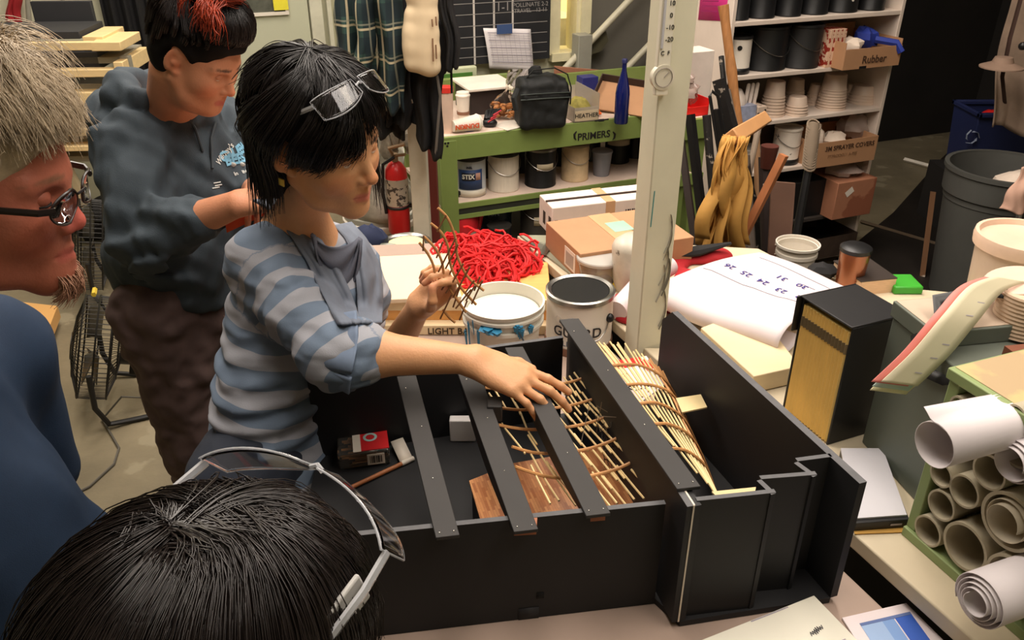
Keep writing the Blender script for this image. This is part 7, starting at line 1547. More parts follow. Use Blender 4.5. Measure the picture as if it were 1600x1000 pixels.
def strands(M, k, specs, n, seed, r0=.0012, K=14, jit=.004, clump=24, wavy=.0):
    """specs: list of (weight, fn(rg)-> control polyline in head space); returns one mesh of tapered strands in tufts"""
    rg = np.random.RandomState(seed); out = []; Mn = np.array(M @ Matrix.Scale(k, 4))
    tot = sum(w_ for w_, _ in specs)
    for w_, fn in specs:
        for c_ in range(max(1, int(n*w_/tot/clump))):
            base = np.array(fn(rg), dtype=float)
            t = np.linspace(0, len(base)-1, K); i = np.clip(t.astype(int), 0, len(base)-2); f = (t-i)[:, None]
            g = lambda j: base[np.clip(j, 0, len(base)-1)]
            pth = .5*(2*g(i)+(g(i+1)-g(i-1))*f+(2*g(i-1)-5*g(i)+4*g(i+1)-g(i+2))*f**2+(3*g(i)-g(i-1)-3*g(i+1)+g(i+2))*f**3)
            tt = np.linspace(0, 1, K)[:, None]
            for _ in range(clump):
                o = rg.normal(size=3)*jit; e = rg.normal(size=3)*jit*.9; L = rg.uniform(.78, 1.04)
                q = base[0]*0+pth; idx = np.clip(tt[:, 0]*L*(K-1), 0, K-1); q = np.stack([np.interp(idx, np.arange(K), pth[:, a]) for a in range(3)], 1)
                out.append(q+o*(.6+.4*tt)+e*(tt**2)*1.4+wavy*np.sin(tt*rg.uniform(5, 9)+rg.uniform(0, 6))*rg.normal(size=3))
    Pth = np.array(out); Pw = Pth@Mn[:3, :3].T+Mn[:3, 3]
    rad = np.linspace(1, .25, K)[None, :]*np.ones((len(out), 1))*r0*k; rad[:, 0] *= .6
    return tubes_np(Pw, rad, 3)
def scalp(az, el, r=1.0):     # az from the face direction towards the person's right, el up; degrees
    a, e = math.radians(az), math.radians(el); return np.array([math.sin(a)*math.cos(e)*.088*r, -.014+math.cos(a)*math.cos(e)*.108*r, .034+math.sin(e)*.098*r])
def add_hair(name, VF, m, par, label=None): return npmesh(name, VF[0], VF[1], m, par, label=label)
def hairmat(name, c, r=.32, var=.3, spec=.6):
    m_ = mat(name, c, r, var=var, vs=18, spec=spec); return m_

# ---------- safety glasses
def safety_glasses(label, M, wide=.072, rr=.0012):
    gl_ = mat('clear_polycarbonate', (246, 246, 250), .03, trans=1, var=0, ior=1.4); ed = mat('clear_edge', (236, 238, 242), .12, trans=.6, var=0)
    o = thing('safety_glasses', label, 'glasses', M @ Vector((0, 0, 0)))
    for s in (-1, 1):
        def f(u, v, s=s):
            a = math.radians(4+u*62); x = wide*math.sin(a)*1.08; y = .05*math.cos(a)-.02+.012*(1-v); top = .021-.006*u**3; bot = -.023+.02*(1-u)**3.5+.006*u**2
            return (s*(x+.002), y, bot+(top-bot)*v)
        q = MB(M); q.grid(f, 16, 8); build('lens', q, gl_, o, solid=.0026)
        rim = [f(u, 1) for u in np.linspace(0, 1, 14)]+[f(1, v) for v in (.7, .4, 0)]+[f(u, 0) for u in np.linspace(1, 0, 14)]+[f(0, .5)]
        q = MB(M); q.tube(rim, rr, 6, close=True); build('lens_rim', q, ed, o)
        q = MB(M); e = f(1, .75); q.tube([e, (e[0]+s*.004, e[1]-.03, e[2]-.0), (e[0]+s*.002, e[1]-.09, e[2]-.004), (e[0]-s*.006, e[1]-.12, e[2]-.02)], .0026, 6, flat=1.6); build('temple', q, ed, o)
    q = MB(M); q.tube([(-.006, .034, .010), (0, .036, .013), (.006, .034, .010)], .002, 6); build('bridge', q, ed, o)
    return o

# =============== 1. the woman in the striped top =============
sh_col = scol((216, 160, 116)); lips1 = scol((196, 112, 96)); blackbrow = scol((46, 32, 26))
HC = P(499, 215, y=1.39); f1 = Vector((.85, -.48, -.20)); M1 = head_matrix(HC, f1, (.0, -.13, 1)); k1 = 1.07
w1_ = thing('person', 'woman in a grey-blue striped top, clear glasses pushed up, reaching over the model', 'person', (HC.x, HC.y, 0))
sR, eR, wR = P(408, 412, y=1.40), P(512, 548, y=1.225), P(738, 562, y=1.235)
sL, eL, wL = P(538, 408, y=1.57), P(585, 600, y=1.62), P(655, 478, y=1.47)
neck0 = M1 @ Vector((0, -.03, -.075)); chest = (sR+sL)/2+Vector((.0, 0, -.05)); neckb = (sR+sL)/2+Vector((-.01, 0, .045))
hipc = P(410, 735, y=1.30); hipc.z = .95; waist = P(425, 610, y=1.36); rib = P(452, 500, y=1.43)
S = SDF(); add_head(S, M1, k1)
S.cone(tuple(neck0), tuple(neckb), .044, .05, .02); S.cone(tuple(neckb), tuple(chest), .075, .10, .04)
S.cone(tuple(chest), tuple(waist), .10, .085, .05); S.cone(tuple(waist), tuple(hipc), .08, .085, .05)
def arm(S, s, e, w, r=(.05, .042, .036, .024)):
    S.cone(tuple(s), tuple(e), r[0], r[1], .03); m = e.lerp(w, .3); S.cone(tuple(e), tuple(m), r[1], r[2]+.004, .02); S.cone(tuple(m), tuple(w), r[2]+.004, r[3], .02)
arm(S, sR, eR, wR); arm(S, sL, eL, wL)
hipw = Vector((-.09, -.2, 0)).normalized()*.07
for s in (-1, 1):
    h = hipc+hipw*s*-1; kn = Vector((h.x-.02, h.y+.03, .5)); an = Vector((h.x-.03, h.y+.04, .08)); S.chain([tuple(h), tuple(kn), tuple(an)], [.066, .055, .04], .03); S.cone(tuple(an), (an.x+.13, an.y-.06, .035), .036, .03, .02)
# right hand over the model: fingers point right, down and towards the viewer
fd_ = (P(862, 600, y=1.20)-P(738, 556, y=1.235)).normalized(); fd_ = Vector((.86, -.22, -.30)).normalized(); nb = Vector((.22, -.32, .92)); nb = (nb-fd_*nb.dot(fd_)).normalized(); xs = fd_.cross(nb)
Mh = Matrix(((xs.x, fd_.x, nb.x, wR.x), (xs.y, fd_.y, nb.y, wR.y), (xs.z, fd_.z, nb.z, wR.z), (0, 0, 0, 1)))
hand(S, Mh, -1, [(.10, .2, .15), (.12, .35, .2), (.2, .38, .22), (.24, .38, .22)], [.12, .03, -.05, -.14], [(.034, .045, -.012), (.052, .072, -.02), (.052, .098, -.022)], 1.04, .93)
# left hand pinching the lattice
fd2 = Vector((.62, -.10, .62)).normalized(); nb2 = Vector((.45, .55, -.45)); nb2 = (nb2-fd2*nb2.dot(fd2)).normalized(); xs2 = fd2.cross(nb2)
Mh2 = Matrix(((xs2.x, fd2.x, nb2.x, wL.x), (xs2.y, fd2.y, nb2.y, wL.y), (xs2.z, fd2.z, nb2.z, wL.z), (0, 0, 0, 1)))
tips = hand(S, Mh2, -1, [(.75, 1.25, .55), (1.0, 1.35, .7), (1.15, 1.45, .8), (1.25, 1.5, .8)], [.05, .0, -.03, -.06], [(.04, .045, -.03), (.045, .07, -.052), (.03, .088, -.062)], .95)
V, F = S.mesh(.003)
fs = face_spots(M1, k1, sh_col, lips1, blackbrow)
for t in tips[:4]: fs.append((tuple(t), (.014,)*3, scol((220, 140, 112)), .4))
C = blobs(V, sh_col, fs); body1 = npmesh('body', V, F, sk, w1_, col=C); body1['_skin'] = list(sh_col)
# left-over custom property is removed at the end
eyes(M1, k1, body1, closed=1.15)
# striped top
def strip_mat(name, c1, c2):
    m_ = mat(name, c1, .85, var=.0, bump=.1, bs=500); n, l, b = nodes(m_)
    a = n.new('ShaderNodeAttribute'); a.attribute_name = 'Col'; sp = n.new('ShaderNodeSeparateColor'); l(a.outputs['Color'], sp.inputs[0])
    f = n.new('ShaderNodeMath'); f.operation = 'FRACT'; l(sp.outputs[0], f.inputs[0])
    g = n.new('ShaderNodeMath'); g.operation = 'GREATER_THAN'; l(f.outputs[0], g.inputs[0]); g.inputs[1].default_value = .46
    nz = n.new('ShaderNodeTexNoise'); nz.inputs['Scale'].default_value = 90
    mx = n.new('ShaderNodeMix'); mx.data_type = 'RGBA'; mx.inputs[6].default_value = (*lin(c1), 1); mx.inputs[7].default_value = (*lin(c2), 1); l(g.outputs[0], mx.inputs[0])
    l(mx.outputs[2], b.inputs['Base Color']); return m_
S = SDF()
cuffR = sR.lerp(eR, 1.0)
S.cone(tuple(neckb+Vector((-.012, 0, -.012))), tuple(chest), .066, .115, .04); S.cone(tuple(chest), tuple(rib), .118, .108, .06); S.cone(tuple(rib), tuple(waist), .108, .095, .05); S.cone(tuple(waist), tuple(hipc+Vector((0, 0, -.10))), .096, .134, .06)
S.cone(tuple(sR.lerp(sL, .05)), tuple(sR.lerp(sL, .95)), .062, .062, .05)
S.ell(tuple(chest+Vector((.085, -.07, -.065))), (.058, .058, .058), .05); S.ell(tuple(chest+Vector((.10, .06, -.065))), (.055, .055, .055), .05)
S.cone(tuple(sR), tuple(sR.lerp(eR, .6)), .062, .058, .03); S.cone(tuple(sR.lerp(eR, .6)), tuple(eR.lerp(wR, .06)), .058, .052, .02)
S.cone(tuple(sL), tuple(sL.lerp(eL, .9)), .058, .05, .03); S.cone(tuple(eL), tuple(eL.lerp(wL, .25)), .052, .045, .02)
ad = (wR-eR).normalized()
S.ell(tuple(eR.lerp(wR, .06)+Vector((0, 0, -.03))), (.055, .05, .045), .03)
for i, (t, r_) in enumerate(((.02, .060), (.085, .064), (.14, .062))):   # rolled cuff
    c_ = eR.lerp(wR, t); S.cone(tuple(c_), tuple(c_+ad*.016), r_, r_*.96, .008)
S.plane(tuple(eR.lerp(wR, .19)), tuple(ad)) if False else None
def d1(X):
    out = wav(X, 60, .006, 2, (1, 1, 1.6)); z = X[:, 2]
    wz = np.clip(1-np.abs(z-1.06)/.14, 0, 1); out += (.006*wz*np.sin(z*150+4*np.sin(X[:, 0]*9)+3*np.sin(X[:, 1]*11))).astype(np.float32)
    sv = np.array(eR-sR, dtype=np.float32); L = np.linalg.norm(sv); sv /= L; pr = (X-np.array(sR, dtype=np.float32))@sv; ds = np.linalg.norm((X-np.array(sR, dtype=np.float32))-pr[:, None]*sv, axis=1)
    wa_ = np.clip(1-ds/.1, 0, 1)*np.clip((pr-.02)/.08, 0, 1)*np.clip(1.35-pr/L, 0, 1); out += (.008*wa_*np.sin(pr*120+5*np.sin(X[:, 0]*15)+X[:, 2]*30)).astype(np.float32)
    return out
S.disp = d1; V, F = S.mesh(.004); V1s, F1s = V, F
s_t = np.zeros(len(V))
ax_t = V[:, 2]+.10*V[:, 0]
svR = np.array((eR-sR).normalized()); Lr_ = (eR-sR).length; prR = (V-np.array(sR))@svR; dR = np.linalg.norm((V-np.array(sR))-np.clip(prR, 0, Lr_+.05)[:, None]*svR, axis=1)
svL = np.array((eL-sL).normalized()); prL = (V-np.array(sL))@svL; dL = np.linalg.norm((V-np.array(sL))-np.clip(prL, 0, .4)[:, None]*svL, axis=1)
per = .062; s_t = ax_t/per+.35; on = (dR < .085) & (prR > .03); s_t[on] = (-prR[on]+.10)/per+.2; on = (dL < .075) & (prL > .04); s_t[on] = -prL[on]/per
s_t = s_t+20; stm = strip_mat('striped_jersey', (158, 160, 168), (108, 124, 144))
npmesh('striped_top', V, F, stm, w1_, col=np.stack([s_t]*3, 1))
def cuff(u, v):
    t = 6.283*u; x_ = ad.cross(Vector((0, 0, 1))).normalized(); z_ = x_.cross(ad); r_ = .053+.012*v+.0035*math.sin(3*t+v*2)+.002*math.sin(7*t); return eR.lerp(wR, -.01)+ad*(.052*v+.006*math.sin(2*t))+x_*r_*math.cos(t)+z_*(r_*math.sin(t)-(.008 if math.sin(t) < 0 else 0)*v)
q = MB(); q.grid(cuff, 60, 12); build('rolled_cuff', q, mat('cuff_blue', (118, 134, 158), .85, var=.12, vs=30), w1_, solid=.005, ang=80)
# dark jeans
S = SDF(); S.cone(tuple(hipc+Vector((0, 0, -.03))), tuple(hipc+Vector((0, 0, -.08))), .115, .12, .03)
for s in (-1, 1):
    h = hipc+hipw*s*-1; kn = Vector((h.x-.02, h.y+.03, .5)); an = Vector((h.x-.03, h.y+.04, .10)); S.chain([tuple(h+Vector((0, 0, -.03))), tuple(kn), tuple(an)], [.098, .07, .055], .02)
S.disp = lambda X: wav(X, 60, .006, 8); V, F = S.mesh(.008); npmesh('trousers', V, F, cloth_mat('dark_denim', (40, 46, 58)), w1_)
S = SDF()
for s in (-1, 1):
    h = hipc+hipw*s*-1; an = Vector((h.x-.03, h.y+.04, .045)); S.cone(tuple(an), (an.x+.15, an.y-.07, .04), .045, .038, .03); S.plane((0, 0, .0), (0, 0, -1))
V, F = S.mesh(.008); npmesh('shoes', V, F, blackcan, w1_)
# grey draped collar: two long lapels and a cowl
scf = cloth_mat('slate_knit', (112, 120, 134)); scf2 = cloth_mat('slate_inner', (96, 100, 114))
tree1 = BVHTree.FromPolygons([tuple(v) for v in V1s], [tuple(f) for f in F1s])
def drape_px(name, Lb, Rb, m, off=.012, fold=.004, nf=4, seed=0, th=.004, nu=34, nv=40, slope=0):
    Pv = {}; cam_ = Vector((0, 0, CAMZ)); rows = []
    ip = lambda B, t: (lambda k: tuple(B[min(int(k), len(B)-2)][a]+(B[min(int(k), len(B)-2)+1][a]-B[min(int(k), len(B)-2)][a])*(k-min(int(k), len(B)-2)) for a in (0, 1)))(t*(len(B)-1))
    for j in range(nv+1):
        a, b = ip(Lb, j/nv), ip(Rb, j/nv); row = []; last = None
        for i in range(nu+1):
            u_, v_ = a[0]+(b[0]-a[0])*i/nu, a[1]+(b[1]-a[1])*i/nu; h = tree1.ray_cast(cam_, ray(u_, v_))
            d = (h[0]-cam_).length/ray(u_, v_).length if h[0] is not None else None
            if d is not None and last is not None and abs(d-last) > .05: d = last+.004
            if d is None: d = (last if last is not None else 1.55)+.006
            last = d; ff = fold*math.sin(nf*6.283*i/nu+seed+slope*j/nv*3)+fold*.5*math.sin(nf*11*i/nu-j*.2)
            row.append(cam_+ray(u_, v_)*(d-off*min(1, 5*min(i, nu-i)/nu+.4)-ff))
        rows.append(row)
    sm = rows
    for _ in range(4):
        sm = [[(sm[j][i]*2+sm[max(j-1, 0)][i]+sm[min(j+1, nv)][i]+sm[j][max(i-1, 0)]+sm[j][min(i+1, nu)])/6 for i in range(nu+1)] for j in range(nv+1)]
    q = MB(); q.grid(lambda u, v: sm[round(v*nv)][round(u*nu)], nu, nv); return build(name, q, m, w1_, solid=th, ang=80)
drape_px('collar_lapel', [(392, 312), (418, 326), (452, 366), (480, 410), (502, 458), (530, 512)], [(452, 306), (472, 330), (500, 372), (528, 414), (548, 458), (566, 508)], scf, .014, .0035, 2, 1, slope=1)
drape_px('collar_lapel', [(520, 352), (538, 372), (552, 400), (556, 440), (560, 508)], [(548, 346), (572, 372), (592, 410), (598, 450), (597, 508)], scf, .012, .004, 2, 3)
def cowl(u, v):
    a, b = P(486, 366, y=1.40), P(560, 372, y=1.47); L = a.lerp(b, u); k_ = math.sin(math.pi*u)**.8; return L+Vector((.008*v, -.03*k_-.01*v+.007*math.sin(v*20+u*2), -(.012+.15*v)*k_))
q = MB(); q.grid(cowl, 30, 30); build('cowl_neck', q, scf2, w1_, solid=.003, ang=80)
# hair of woman 1
hm1 = hairmat('black_hair', (24, 20, 20), .34); capm = hairmat('hair_base', (20, 17, 17), .75, .2, .2)
def ex1(S):
    S.ell((0, -.075, -.06), (.068, .05, .085), .04); S.ell((.0, -.02, .045), (.084, .1, .08), .03)
S = hair_cap(M1, k1, .009, extra=ex1); V, F = S.mesh(.004); npmesh('hair', V, F, capm, w1_)
J = lambda rg, a: rg.uniform(-a, a)
def h_back(rg):
    az = rg.uniform(95, 262); a0 = az+J(rg, 25); e = rg.uniform(20, 85); p = [scalp(a0, e, 1.06), scalp(az, max(e-35, 8), 1.11), scalp(az, -15, 1.09)]
    q = scalp(az, -30, 1.03); ln = rg.uniform(.07, .16); fl = rg.uniform(.9, 1.18) if rg.rand() < .3 else 1; p.append(q*np.array([fl, fl, 1])+np.array([0, 0, -ln*.5])); p.append(np.array([q[0]*fl*1.0, q[1]*fl*1.02, q[2]-ln])); return p
def h_side(rg):
    s = 1 if rg.rand() < .62 else -1; az = rg.uniform(62, 98)*s; p = [scalp(az*.4, 76, 1.07), scalp(az*.9, 44, 1.12), scalp(az*1.12, 16, 1.13), scalp(az*1.3, -6, 1.13), scalp(az*1.5, -30, 1.1)]; return p
def h_bang(rg):      # long side-swept fringe over the temple, from the crown down to the cheek in front of the ear
    t = rg.rand(); a1 = 22+40*t; p = [scalp(5+J(rg, 20), 78, 1.06), scalp(a1*.6, 50, 1.12), scalp(a1*.9, 22, 1.16), scalp(a1+8, 0, 1.13), scalp(a1+14, -14-8*rg.rand(), 1.05), scalp(a1+22, -24-8*rg.rand(), 1.0)]; return p
def h_front(rg):     # fringe on the far side and over the brow
    a = rg.uniform(-50, 26); p = [scalp(a*.4, 74, 1.07), scalp(a*.8, 46, 1.12), scalp(a, 26, 1.13), scalp(a*1.0-2, (14 if a < 0 else 4)-10*rg.rand(), 1.09)]
    if a > 6: p.append(scalp(a+8, -8-10*rg.rand(), 1.03))
    return p
def h_top(rg):
    a = rg.uniform(-180, 180); return [scalp(a, 88, 1.06), scalp(a, 62, 1.1), scalp(a+J(rg, 12), 34, 1.14), scalp(a+J(rg, 14), 16, 1.15)] if abs(a) > 110 else [scalp(a, 88, 1.06), scalp(a, 60, 1.1), scalp(a+J(rg, 12), 40, 1.12)]
def h_wisp(rg):      # long strands hanging on the far side of the chin
    s = -1; b = scalp(s*60, -5, 1.1); return [scalp(s*50, 30, 1.12), b, b+np.array([0, .0, -.07]), b+np.array([.01*rg.randn(), .02+.01*rg.randn(), -.13-.05*rg.rand()])]
add_hair('hair_strands', strands(M1, k1, [(5, h_back), (3, h_side), (4, h_bang), (3, h_front), (3, h_top), (.35, h_wisp)], 4200, 3, r0=.0013, clump=22, jit=.0035), hm1, w1_)
q = MB(M1); q.box(.082, .085, -.018, -.006, -.062, -.048); build('earring', q, mat('gold_earring', (214, 186, 90), .3, .8), w1_, bev=.001)
Mg = M1 @ Matrix.Translation((0, .062, .098)) @ Matrix.Rotation(math.radians(34), 4, 'X')
safety_glasses('clear safety glasses pushed up on the black hair of the striped-top woman', Mg, wide=.078)
# reed lattice held in her left hand
hl = thing('reed_lattice', 'small curved lattice of reeds held up in the left hand', 'lattice', P(700, 440, y=1.45))
def reedp(pts, r=.0026, y=1.42, nm='bent_reed', m=None):
    P3 = [P(u_, v_, y=y) for u_, v_ in pts]; fine = []
    for i in range(len(P3)-1):
        a, b, c, d = P3[max(i-1, 0)], P3[i], P3[i+1], P3[min(i+2, len(P3)-1)]
        for f in (0, .25, .5, .75): fine.append(.5*((2*b)+(c-a)*f+(2*a-5*b+4*c-d)*f*f+(3*b-a-3*c+d)*f**3))
    fine.append(P3[-1]); q = MB(); q.tube(fine, r, 7); build(nm, q, m or reed, hl)
for pts in ([(684, 325), (700, 342), (712, 374), (714, 398), (724, 422), (736, 438), (756, 454)], [(673, 349), (690, 364), (700, 386), (703, 410), (710, 430), (722, 452), (744, 476)], [(663, 370), (680, 388), (690, 408), (694, 430), (702, 450), (714, 468), (728, 488)], [(655, 379), (668, 396), (676, 412), (680, 428)], [(692, 484), (702, 496), (711, 504)]): reedp(pts)
brn = mat('brown_dowel', (128, 88, 56), .5, var=.15)
for i, (a, b) in enumerate((((662, 368), (661, 392)), ((697, 336), (683, 362)), ((692, 378), (682, 403)), ((712, 372), (685, 425)), ((716, 382), (696, 420)), ((714, 402), (702, 430)), ((724, 412), (697, 458)), ((734, 417), (708, 465)), ((722, 438), (708, 480)), ((736, 452), (712, 482)), ((741, 438), (728, 456)), ((750, 432), (741, 454)), ((742, 446), (728, 470)), ((754, 438), (737, 475)), ((730, 470), (718, 500)), ((706, 460), (688, 498)), ((698, 440), (690, 453)))): reedp([a, ((a[0]+b[0])/2, (a[1]+b[1])/2), b], .0017, 1.412+.006*(i % 3), 'dowel', brn)

# =============== 2. the woman in the hooded sweatshirt =============
sk2 = scol((206, 142, 108)); HC2 = P(309, 84, y=1.98); f2 = Vector((.90, -.30, -.58)); M2 = head_matrix(HC2, f2, (.0, .0, 1)); k2 = 1.01
w2_ = thing('person', 'woman in a charcoal hooded sweatshirt looking down, red and black hair clipped up', 'person', (HC2.x-.05, 2.05, 0))
S = SDF(); add_head(S, M2, k2, jaw=1.12)
S.ell(tuple(M2 @ Vector((0, .03, -.1))), (.05, .05, .035), .03)
sR2, eR2, wR2 = P(200, 232, y=1.98), P(232, 372, y=1.86), P(372, 318, y=1.78); sL2, eL2, wL2 = P(340, 190, y=2.28), P(400, 300, y=2.2), P(402, 300, y=1.95)
nk = M2 @ Vector((0, -.035, -.07)); nb_ = (sR2+sL2)/2+Vector((0, 0, .03)); ch2 = (sR2+sL2)/2+Vector((.0, 0, -.14)); wa2 = P(275, 400, y=2.04); hp2 = P(288, 470, y=2.04); hp2.z = .93
S.cone(tuple(nk), tuple(nb_), .062, .07, .03); S.cone(tuple(nb_), tuple(ch2), .09, .12, .05); S.cone(tuple(ch2), tuple(wa2), .12, .12, .05); S.cone(tuple(wa2), tuple(hp2), .12, .13, .05)
arm(S, sR2, eR2, wR2, (.055, .05, .044, .03)); arm(S, sL2, eL2, wL2, (.055, .048, .042, .03))
for s in (-1, 1):
    h = hp2+Vector((.03*s, .10*s, 0)); S.chain([tuple(h), (h.x+.02, h.y, .5), (h.x, h.y+.02, .08)], [.1, .07, .05], .03); S.cone((h.x, h.y+.02, .05), (h.x+.14, h.y-.05, .035), .036, .03, .02)
fh = Vector((.9, -.05, .2)).normalized(); nn = Vector((-.15, -.5, .85)); nn = (nn-fh*nn.dot(fh)).normalized(); xx = fh.cross(nn)
Mh3 = Matrix(((xx.x, fh.x, nn.x, wR2.x), (xx.y, fh.y, nn.y, wR2.y), (xx.z, fh.z, nn.z, wR2.z), (0, 0, 0, 1)))
hand(S, Mh3, -1, [(.4, .7, .4), (.5, .8, .4), (.6, .8, .4), (.6, .8, .5)], [.06, 0, -.04, -.1], [(.036, .04, -.02), (.05, .07, -.03), (.04, .09, -.04)], 1.0)
fh = Vector((.3, -.8, .1)).normalized(); nn = Vector((.2, .0, .9)); nn = (nn-fh*nn.dot(fh)).normalized(); xx = fh.cross(nn)
Mh4 = Matrix(((xx.x, fh.x, nn.x, wL2.x), (xx.y, fh.y, nn.y, wL2.y), (xx.z, fh.z, nn.z, wL2.z), (0, 0, 0, 1)))
hand(S, Mh4, 1, [(.4, .7, .4), (.5, .8, .4), (.6, .8, .4), (.6, .8, .5)], [.06, 0, -.04, -.1], [(.036, .04, -.02), (.05, .07, -.03), (.04, .09, -.04)], 1.0)
V, F = S.mesh(.0042); C = blobs(V, sk2, face_spots(M2, k2, sk2, scol((190, 96, 84)), scol((40, 28, 24)))); b2 = npmesh('body', V, F, sk, w2_, col=C); b2['_skin'] = list(sk2)
eyes(M2, k2, b2, closed=.95)
S = SDF(); U = lambda a, b, r0, r1, k=.05: S.cone(tuple(a), tuple(b), r0, r1, k)
U(nb_+Vector((0, 0, -.05)), ch2, .12, .155); U(ch2, wa2, .155, .16, .08); U(wa2, wa2.lerp(hp2, .55), .16, .158, .05)
U(sR2.lerp(sL2, .08), sR2.lerp(sL2, .92), .082, .082, .06); U(sR2, eR2, .085, .08, .04); U(eR2, eR2.lerp(wR2, .45), .078, .062, .03); U(sL2, eL2, .08, .07, .04); U(eL2, eL2.lerp(wL2, .4), .066, .055)
c_ = eR2.lerp(wR2, .5); a_ = (wR2-eR2).normalized(); S.cone(tuple(c_-a_*.02), tuple(c_+a_*.02), .056, .055, .01)
hem = wa2.lerp(hp2, .62); S.cone(tuple(hem+Vector((0, 0, .02))), tuple(hem-Vector((0, 0, .02))), .152, .148, .012)
S.plane(tuple(hem-Vector((0, 0, .05))), (0, 0, -1), .02)
for i in range(13):     # hood bunched round the neck
    t = math.radians(-60+i*24); c = nb_+Vector((math.cos(t)*.098-.01, math.sin(t)*.10, .062-.04*math.cos(t))); t2 = math.radians(-60+(i+1)*24); c2 = nb_+Vector((math.cos(t2)*.098-.01, math.sin(t2)*.10, .062-.04*math.cos(t2))); S.cone(tuple(c), tuple(c2), .036, .036, .01)
S.ell(tuple(nb_+Vector((-.13, .02, .03))), (.085, .13, .06), .025)
def d2(X):
    o = wav(X, 50, .017, 21, (1, 1, .7)); sv = np.array((eR2-sR2).normalized(), dtype=np.float32); pr = (X-np.array(sR2, dtype=np.float32))@sv; ds = np.linalg.norm((X-np.array(sR2, dtype=np.float32))-pr[:, None]*sv, axis=1)
    w_ = np.clip(1-ds/.14, 0, 1)*np.clip((pr-.04)/.1, 0, 1); return (o+.017*w_*np.sin(pr*62+6*np.sin(X[:, 2]*8+X[:, 1]*11))).astype(np.float32)
S.disp = d2; V, F = S.mesh(.006); hood = npmesh('hooded_sweatshirt', V, F, cloth_mat('charcoal_fleece', (60, 70, 78), 500, .25), w2_)
def surf_text(name, s, size, u, v, y, m, par, bold=0, xd=(1, .1, -.3), yd=(.2, -.1, 1)):
    return text(name, s, size, P(u, v, y=y), xd, yd, m, par, bold=bold)
pale = mat('print_pale_blue', (120, 176, 206), .7); offw = mat('print_white', (214, 216, 212), .7)
bm_t = BVHTree.FromPolygons([tuple(v) for v in V], [tuple(f) for f in F])
def chest_print(name, s, size, u, v, m, bold, ang=0):
    cu = bpy.data.curves.new(name, 'FONT'); cu.body = s; cu.size = size; cu.align_x = 'CENTER'; cu.align_y = 'CENTER'; cu.offset = bold; cu.resolution_u = 3
    t = bpy.data.objects.new(name, cu); COL.objects.link(t); me = bpy.data.meshes.new_from_object(t.evaluated_get(bpy.context.evaluated_depsgraph_get())); bpy.data.objects.remove(t)
    h = bm_t.ray_cast(Vector((0, 0, CAMZ)), ray(u, v)); c = h[0]; n = h[1]; n = n if n.dot(ray(u, v)) < 0 else -n; yd = (Vector((0, 0, 1))-n*n.z).normalized(); xd = yd.cross(n); ca, sa = math.cos(ang), math.sin(ang); xd, yd = xd*ca+yd*sa, yd*ca-xd*sa
    q = MB(); pts = []
    for vv in me.vertices:
        p = c+xd*vv.co.x+yd*vv.co.y; h2 = bm_t.ray_cast(p+n*.06, -n); pts.append((h2[0] if h2[0] is not None else p)+n*.0025)
    q.add(pts, [tuple(p.vertices) for p in me.polygons], Matrix()); return build(name, q, m, w2_, smooth=False)
chest_print('print_script', 'Wildey\'s', .022, 349, 241, offw, .0004, .5); chest_print('print_lettering', 'QUEEN', .034, 372, 236, pale, .0018, -.1); chest_print('print_lettering', 'BEES', .034, 369, 249, pale, .0018, -.1); chest_print('print_lettering', 'In   IN', .014, 376, 270, offw, .0003)
for (u_, v_) in ((363, 257), (377, 257)):
    h = bm_t.ray_cast(Vector((0, 0, CAMZ)), ray(u_, v_)); q = MB(); q.ball(h[0]+Vector((0, -.001, 0)), .011, 12, squash=(1, .25, .6)); build('print_oval', q, offw, w2_)
for (u_, v_) in ((334, 286), (336, 290), (332, 294)):
    h = bm_t.ray_cast(Vector((0, 0, CAMZ)), ray(u_, v_)); h2 = bm_t.ray_cast(Vector((0, 0, CAMZ)), ray(u_+11, v_-2))
    if h[0] and h2[0]: q = MB(); q.tube([h[0]+Vector((0, -.002, 0)), h2[0]+Vector((0, -.002, 0))], .002, 5); build('paint_smear', q, offw, w2_)
for pts in (((338, 190), (331, 215), (333, 262)), ((292, 176), (306, 200), (318, 236))):
    pp_ = [bm_t.ray_cast(Vector((0, 0, CAMZ)), ray(*x))[0] for x in pts]
    if all(pp_): q = MB(); q.tube([p+Vector((0, -.005, 0)) for p in pp_], .0035, 6); build('drawstring', q, mat('charcoal_cord', (66, 74, 80), .8), w2_)
S = SDF(); S.cone(tuple(hp2+Vector((0, 0, .06))), tuple(hp2+Vector((0, 0, -.08))), .14, .145, .05)
for s in (-1, 1): h = hp2+Vector((.03*s, .10*s, 0)); S.chain([tuple(h), (h.x+.02, h.y, .5), (h.x, h.y+.02, .10)], [.115, .09, .075], .03)
S.disp = lambda X: wav(X, 55, .012, 31); V, F = S.mesh(.008); npmesh('trousers', V, F, mat('brown_work_trousers', (84, 66, 62), .85, var=.15, vs=20, spots=(176, 160, 150), sscale=22, scut=.72), w2_)
S = SDF()
for s in (-1, 1): h = hp2+Vector((.03*s, .10*s, 0)); S.cone((h.x, h.y+.02, .05), (h.x+.15, h.y-.05, .042), .05, .042, .03)
V, F = S.mesh(.01); npmesh('shoes', V, F, blackcan, w2_)
hm2 = hairmat('dark_brown_hair', (30, 22, 20), .35); hmr = hairmat('henna_red_hair', (150, 52, 26), .4, .4)
def ex2(S): S.ell((0, .05, .075), (.058, .045, .036), .03); S.ell((0, -.04, .085), (.065, .07, .05), .03)
S = hair_cap(M2, k2, .008, extra=ex2); V, F = S.mesh(.005); npmesh('hair', V, F, capm, w2_)
